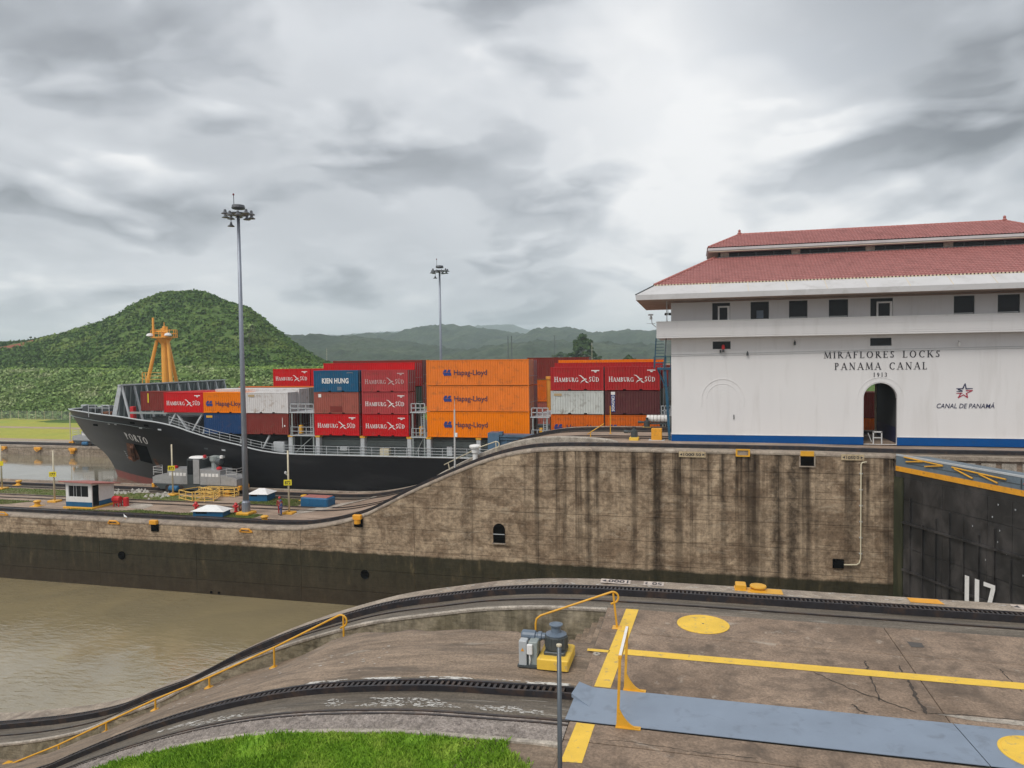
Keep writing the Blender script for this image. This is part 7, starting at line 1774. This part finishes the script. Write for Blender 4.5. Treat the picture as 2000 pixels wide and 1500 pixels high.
handrail('handrail', 'short yellow handrail beside the sunken steps, behind the foreground capstan', [(-4.43, 20.0, -.9), (-4.43, 20.0, .12), (-4.40, 20.0, .26), (-4.28, 20.02, .36), (-2.30, 20.47, 1.03)], [((-2.14, 20.5, .0), (-2.24, 20.48, 1.0))], .03, .16)
handrail('handrail', 'small tan handrail with loop end on the climbing slope before the blue gate leaf', [(-22.6, 63.2, -2.1), (-19.0, 63.2, -.35), (-17.6, 63.2, .15)], [((-17.5, 63.2, C_prof(-17.5)), (-17.55, 63.2, .15)), ((-22, 63.2, C_prof(-22)), (-22.2, 63.2, -1.9))], .05, .28, mat=m_pale_pole)
handrail('handrail', 'small ochre handrail on the upper centre wall left of the small capstan', [(-9.8, 68.2, .4), (-9.3, 68.2, .75), (-8.2, 68.2, 1.45)], [((-9.5, 68.2, C_prof(-9.5)), (-9.5, 68.2, .62))], .045)
t = thing('post', 'thin yellow post in front of the short orange containers on the upper centre wall', 'post', (-8.0, 71.8, .1))
mb = MB(); mb.tube([(-8.0, 71.8, .1), (-8.0, 71.8, 2.9)], .05, 6); mb.build('shaft', m_yel2, t)
mb = MB(); mb.lathe([(.14, 0), (.14, .05)], (-8.0, 71.8, .1), 8); mb.build('foot', m_yel2, t)
vp = at(928, 880, Y=63.4)
t = thing('ventilator', 'white mushroom ventilator on the slope in front of the ship rail', 'ventilator', (vp.x, 63.4, C_prof(vp.x)))
zt = at(928, 868, Y=63.4).z
mb = MB(); mb.lathe([(.24, C_prof(vp.x) - zt), (.24, -.78), (.36, -.74), (.36, -.36), (.44, -.34)], (vp.x, 63.4, zt), 14); mb.build('stem', m_white, t)
mb = MB(); mb.lathe([(.3, -.34), (.52, -.32), (.56, -.16), (.5, -.06), (.2, .0)], (vp.x, 63.4, zt), 16); mb.build('cap', m_white, t)
t = thing('pole', 'thin white pole on the slope in front of the long orange containers', 'pole', (-21.1, 61.9, C_prof(-21.1)))
mb = MB(); mb.tube([(-21.1, 61.9, C_prof(-21.1)), (-21.05, 61.9, 3.2)], .09, 8, .075); mb.tube([(-21.05, 61.9, 3.2), (-21.05, 61.9, 4.1)], .02, 5); mb.build('shaft', m_frame, t)
mb = MB(); mb.bbox(-21.0, -20.8, 61.75, 61.95, .7, 1.05, .02); mb.build('box', m_white, t)
mb = MB(); mb.bbox(-21.5, -20.7, 61.6, 62.2, C_prof(-21.1) - .3, C_prof(-21.1) + .12, .04); mb.build('plinth', m_coping, t)

# ------------------------------------------------------------------ painted lines and fittings on the near deck
def sheet(poly, z, mat, name, parent=None):
    m = MB(); m.poly([(x, y, z) for x, y in poly]); return m.build(name, mat, parent)
for pl in ([(-2.29, 16.66), (-1.90, 16.66), (-1.64, 22.10), (-2.02, 22.10)], [(-2.50, 13.36), (-2.09, 13.40), (-2.04, 14.90), (-2.43, 14.90)]):
    sheet(pl, .0062, m_yel, 'painted_stripe', nw)
sheet([(-1.86, 18.64), (36, 18.72), (36, 19.12), (-1.84, 19.00)], .0062, m_yel, 'painted_line', nw)
sheet([(-2.75, 18.68), (-2.17, 18.68), (-2.16, 18.84), (-2.75, 18.84)], .0062, m_yel, 'painted_line', nw)
def disc(c, r_, z, mat, name, lab, cat):
    t = thing(name, lab, cat, (*c, z))
    mb = MB(); mb.lathe([(r_, 0), (r_, .012), (r_ - .012, .018), (r_ * .93, .018), (r_ * .925, .012), (r_ * .90, .012), (r_ * .895, .019), (.02, .021)], (*c, z), 48); mb.build('cover', mat, t)
    mb = MB(); mb.lathe([(.03, 0), (.03, .004)], (c[0], c[1], z + .0215), 8); mb.build('lifting_eye', m_dkgrey, t)
    return t
disc((.27, 21.27), .74, .003, m_yel, 'manhole_cover', 'large round yellow manhole cover on the near deck beyond the long painted line', 'manhole cover')
disc((6.46, 15.66), .66, .018, m_yel, 'manhole_cover', 'round yellow manhole cover on the blue grey plate at the right edge', 'manhole cover')
disc((-2.47, 18.52), .10, .003, m_pale, 'survey_plate', 'small pale round plate by the left end of the long painted line', 'survey plate')
t = thing('cover_plate', 'long blue grey steel plate covering the track slot, with folded left end', 'cover plate', (1.5, 15.8, 0))
mb = MB(); mb.prism([(-2.69, 14.96, .004), (5.40, 15.0, .004), (5.27, 16.58, .004), (-2.30, 16.58, .004), (-2.64, 16.54, .004)], (0, 0, .014)); mb.build('plate', m_bluepl, t)
mb = MB(); mb.add([(-2.72, 16.0, .10), (-2.62, 16.52, .15), (-2.2, 16.52, .02), (-2.25, 15.62, .02), (-2.72, 16.0, .01), (-2.62, 16.52, .01)], [(0, 1, 2), (0, 2, 3), (0, 3, 4), (1, 0, 4, 5)]); mb.build('end_fold', m_bluepl, t)
t = thing('cover_plate', 'second blue grey steel plate further right, carrying a yellow manhole cover', 'cover plate', (9, 15.8, 0))
mb = MB(); mb.prism([(5.42, 15.0, .004), (36, 15.06, .004), (36, 16.60, .004), (5.29, 16.58, .004)], (0, 0, .014)); mb.build('plate', m_bluepl, t)
bt = thing('slot_barrier', 'yellow barrier of two gusseted posts joined by a top bar across the blue grey plate', 'barrier', (-1.5, 15.8, 0))
for y in (14.92, 16.64):
    mb = MB(); mb.bar((-1.56, y, 0), (-1.50, y, 1.50), .055); mb.build('post', m_yel2, bt)
    cv = [(-1.55 + .43 * u, .03 + .42 * (1 - u) ** 2.2 * (1 if u > 0 else 1)) for u in np.linspace(0.22, 1, 8)]
    mb = MB(); mb.prism([(-1.56, y - .03, .01)] + [(a, y - .03, b) for a, b in cv[::-1]] + [(-1.53, y - .03, .42)], (0, .045, 0)); mb.build('gusset', m_yel2, bt)
    mb = MB(); mb.box(-1.60, -1.08, y - .07, y + .07, .006, .022); mb.build('foot_plate', m_yel2, bt)
mb = MB(); mb.bar((-1.50, 14.90, 1.49), (-1.50, 16.66, 1.49), .07, .07); mb.build('top_bar', m_yel2, bt)
mb = MB(); mb.box(-1.53, -1.47, 14.95, 16.6, 1.527, 1.532); mb.build('reflective_tape', m_white, bt)
# stencilled distances on the near coping, meant to be read from the water
for i, (xa, xb, ya, txt) in enumerate(((1172, 1231, 1136, '1000'), (1257, 1296, 1140, '50'), (1967, 2040, 1176, '1050'))):
    a, b = at(xa, ya, z=.03), at(xb, ya + 4 if i < 2 else ya + 5, z=.03); yy = 24.72
    sheet([(a.x, yy - .24), (b.x, yy - .24), (b.x, yy + .20), (a.x, yy + .20)], .020, m_faded, 'stencil_patch', nw)
    mb = MB(); wd = (b.x - a.x)
    lettering(mb, sans(txt, .02), (b.x - wd * .08, yy + .14, .024), (-1, 0, 0), (0, -1, 0), .30, wd * (.66 if i == 0 else .50))
    xe = a.x + wd * .16 if i == 0 else a.x + wd * .3
    mb.add([(a.x + wd * .04, yy, .0245), (a.x + wd * .18, yy - .12, .0245), (a.x + wd * .18, yy + .12, .0245)], [(0, 1, 2)])
    o = mb.build('lettering', m_letter, nw, fix=False); o['kind'] = 'stuff'
p = at(1805, 1169, z=.02); sheet([(p.x - .5, 24.5), (p.x + .45, 24.5), (p.x + .38, 24.95), (p.x - .5, 24.95)], .020, m_orange, 'stencil_patch', nw)
p = at(1447, 1147, z=.1)
t = thing('edge_block', 'small yellow block on the near wall edge left of the low yellow disc', 'block', (p.x, 24.85, .02))
mb = MB(); mb.bbox(p.x - .17, p.x + .17, 24.6, 25.0, .015, .20, .02); mb.build('block', m_yel2, t)
mb = MB(); mb.box(p.x - .2, p.x + .2, 24.55, 25.05, .012, .03); mb.build('foot_plate', m_yel2, t)
p = at(1482, 1152, z=.1)
t = thing('edge_bollard', 'low yellow mushroom bollard on the near wall edge beside the small block', 'bollard', (p.x, 24.8, .02))
mb = MB(); mb.lathe([(.3, .015), (.3, .03), (.2, .05), (.2, .10), (.27, .12), (.26, .16), (.05, .18)], (p.x, 24.8, 0), 18); mb.build('cap', m_yel2, t)
mb = MB(); mb.box(p.x - .35, p.x + .75, 24.45, 24.95, .012, .02); mb.build('foot_plate', m_yel2, t)
q = at(1092, 1400, Y=10.0); zt = at(1094, 1262, Y=10.0).z
t = thing('pole', 'plain dark grey pole rising from the bottom of the picture in the foreground', 'pole', (q.x, 10.0, -.02))
mb = MB(); mb.tube([(q.x, 10.0, -.02), (q.x + .01, 10.0, zt)], .037, 12, .033); mb.build('shaft', m_pole2, t, smooth=True)
mb = MB(); mb.lathe([(.036, 0), (.04, .01), (.04, .03), (.01, .04)], (q.x + .01, 10.0, zt - .005), 12); mb.build('cap', m_pale_pole, t)

# cracks and wear in the paving
def crack(pix, w_, z=.0045):
    P = [at(x, y, z=0) for x, y in pix]; L = []; R_ = []
    r = random.Random(int(pix[0][0])); n = 26
    for i in range(n + 1):
        u = i / n * (len(P) - 1); k = min(int(u), len(P) - 2); p = P[k].lerp(P[k + 1], u - k); d = (P[k + 1] - P[k]).normalized(); s_ = Vector((-d.y, d.x, 0))
        p = p + s_ * r.uniform(-.03, .03); ww = w_ * r.uniform(.35, 1.2) * (.3 if i in (0, n) else 1)
        L.append((p.x + s_.x * ww, p.y + s_.y * ww, z)); R_.append((p.x - s_.x * ww, p.y - s_.y * ww, z))
    m = MB(); m.grid([L, R_]); m.build('crack', m_crackfill, nw, fix=False)
m_boxgrey2 = M('dark patch', (0.085, 0.075, 0.068), .8, 0, .2, 3, coord='World')
m_crackfill = M('crack fill', (0.055, 0.043, 0.034), .95, 0, .3, 6, coord='World')
crack([(1688, 1290), (1700, 1318), (1718, 1370)], .022); crack([(1755, 1300), (1775, 1330), (1790, 1365), (1812, 1395)], .04); crack([(1588, 1312), (1660, 1345), (1790, 1392)], .02)
crack([(1952, 1306), (1975, 1330), (1998, 1352)], .02); crack([(1810, 1392), (1900, 1398), (2005, 1408)], .016); crack([(1665, 1375), (1680, 1388), (1695, 1392)], .03); crack([(1180, 1445), (1300, 1458), (1360, 1470), (1480, 1480)], .012)
q = [at(x, y, z=0) for x, y in ((1771, 1253), (1800, 1256), (1806, 1265), (1780, 1264))]
mb = MB(); mb.poly([(p.x, p.y, .0045) for p in q]); mb.build('deck_patch', m_boxgrey2, nw)
q = [at(x, y, z=0) for x, y in ((1830, 1395), (1880, 1398), (2040, 1412), (2040, 1422), (1900, 1408))]
mb = MB(); mb.poly([(p.x, p.y, .0045) for p in q]); mb.build('deck_patch', m_pale, nw)

m_lime = M('lime crust', (0.56, 0.54, 0.50), .9, 0, .25, 8, coord='World')
def flakes(n, xa, xb, ya, yb, pr, dz, smin, smax, seed, dens=.5):
    r_ = np.random.default_rng(seed); V = []; Fc = []
    while len(Fc) < n:
        x, y = r_.uniform(xa, xb), r_.uniform(ya, yb)
        if mnoise.noise(Vector((x * 1.1, y * 3.0, seed))) < dens - .5 + r_.uniform(-.2, .2): continue
        s_ = r_.uniform(smin, smax); k = len(V); m_ = 7
        for a in range(m_):
            an = a * math.tau / m_; rr = s_ * r_.uniform(.4, 1.1); xx = x + rr * 2.2 * math.cos(an)
            V.append((xx, y + rr * .6 * math.sin(an), pr(xx) + dz + .0006 * (len(Fc) % 5)))
        Fc.append(tuple(range(k, k + m_)))
    m = MB(); m.v = V; m.f = Fc; o = m.build('lime_crust', m_lime, nw, fix=False); o['kind'] = 'stuff'
flakes(420, -9.8, -2.9, 16.49, 16.66, B_prof, .006, .012, .05, 1, .48)
flakes(520, -8.6, -3.2, 15.12, 15.55, lambda x: B_prof(x) - .012, .003, .006, .032, 2, .50)
flakes(160, -13.5, -10.5, 15.1, 15.5, lambda x: B_prof(x) - .012, .003, .006, .04, 3, .6)
flakes(110, -9, 10, 24.3, 24.95, A_prof, .016, .015, .05, 4, .6)
flakes(60, -16, -8, 17.0, 19.0, lambda x: hollow(x, 18) + .02, .0, .015, .04, 5, .62)

# ------------------------------------------------------------------ air: one even box of thin haze round everything
mh = bpy.data.materials.new('haze'); mh.use_nodes = True
t = NT(mh.node_tree); mh.node_tree.nodes.clear()
pv = t.n('ShaderNodeVolumePrincipled', Color=(0.80, 0.93, 1.0), Density=HAZE, Anisotropy=0.0)
t.n('ShaderNodeOutputMaterial', Volume=pv.outputs[0])
mb = MB(); mb.box(-9500, 9500, -1500, 9500, -26.0, 310.0)
hz_o = mb.build('haze', mh); hz_o['kind'] = 'stuff'
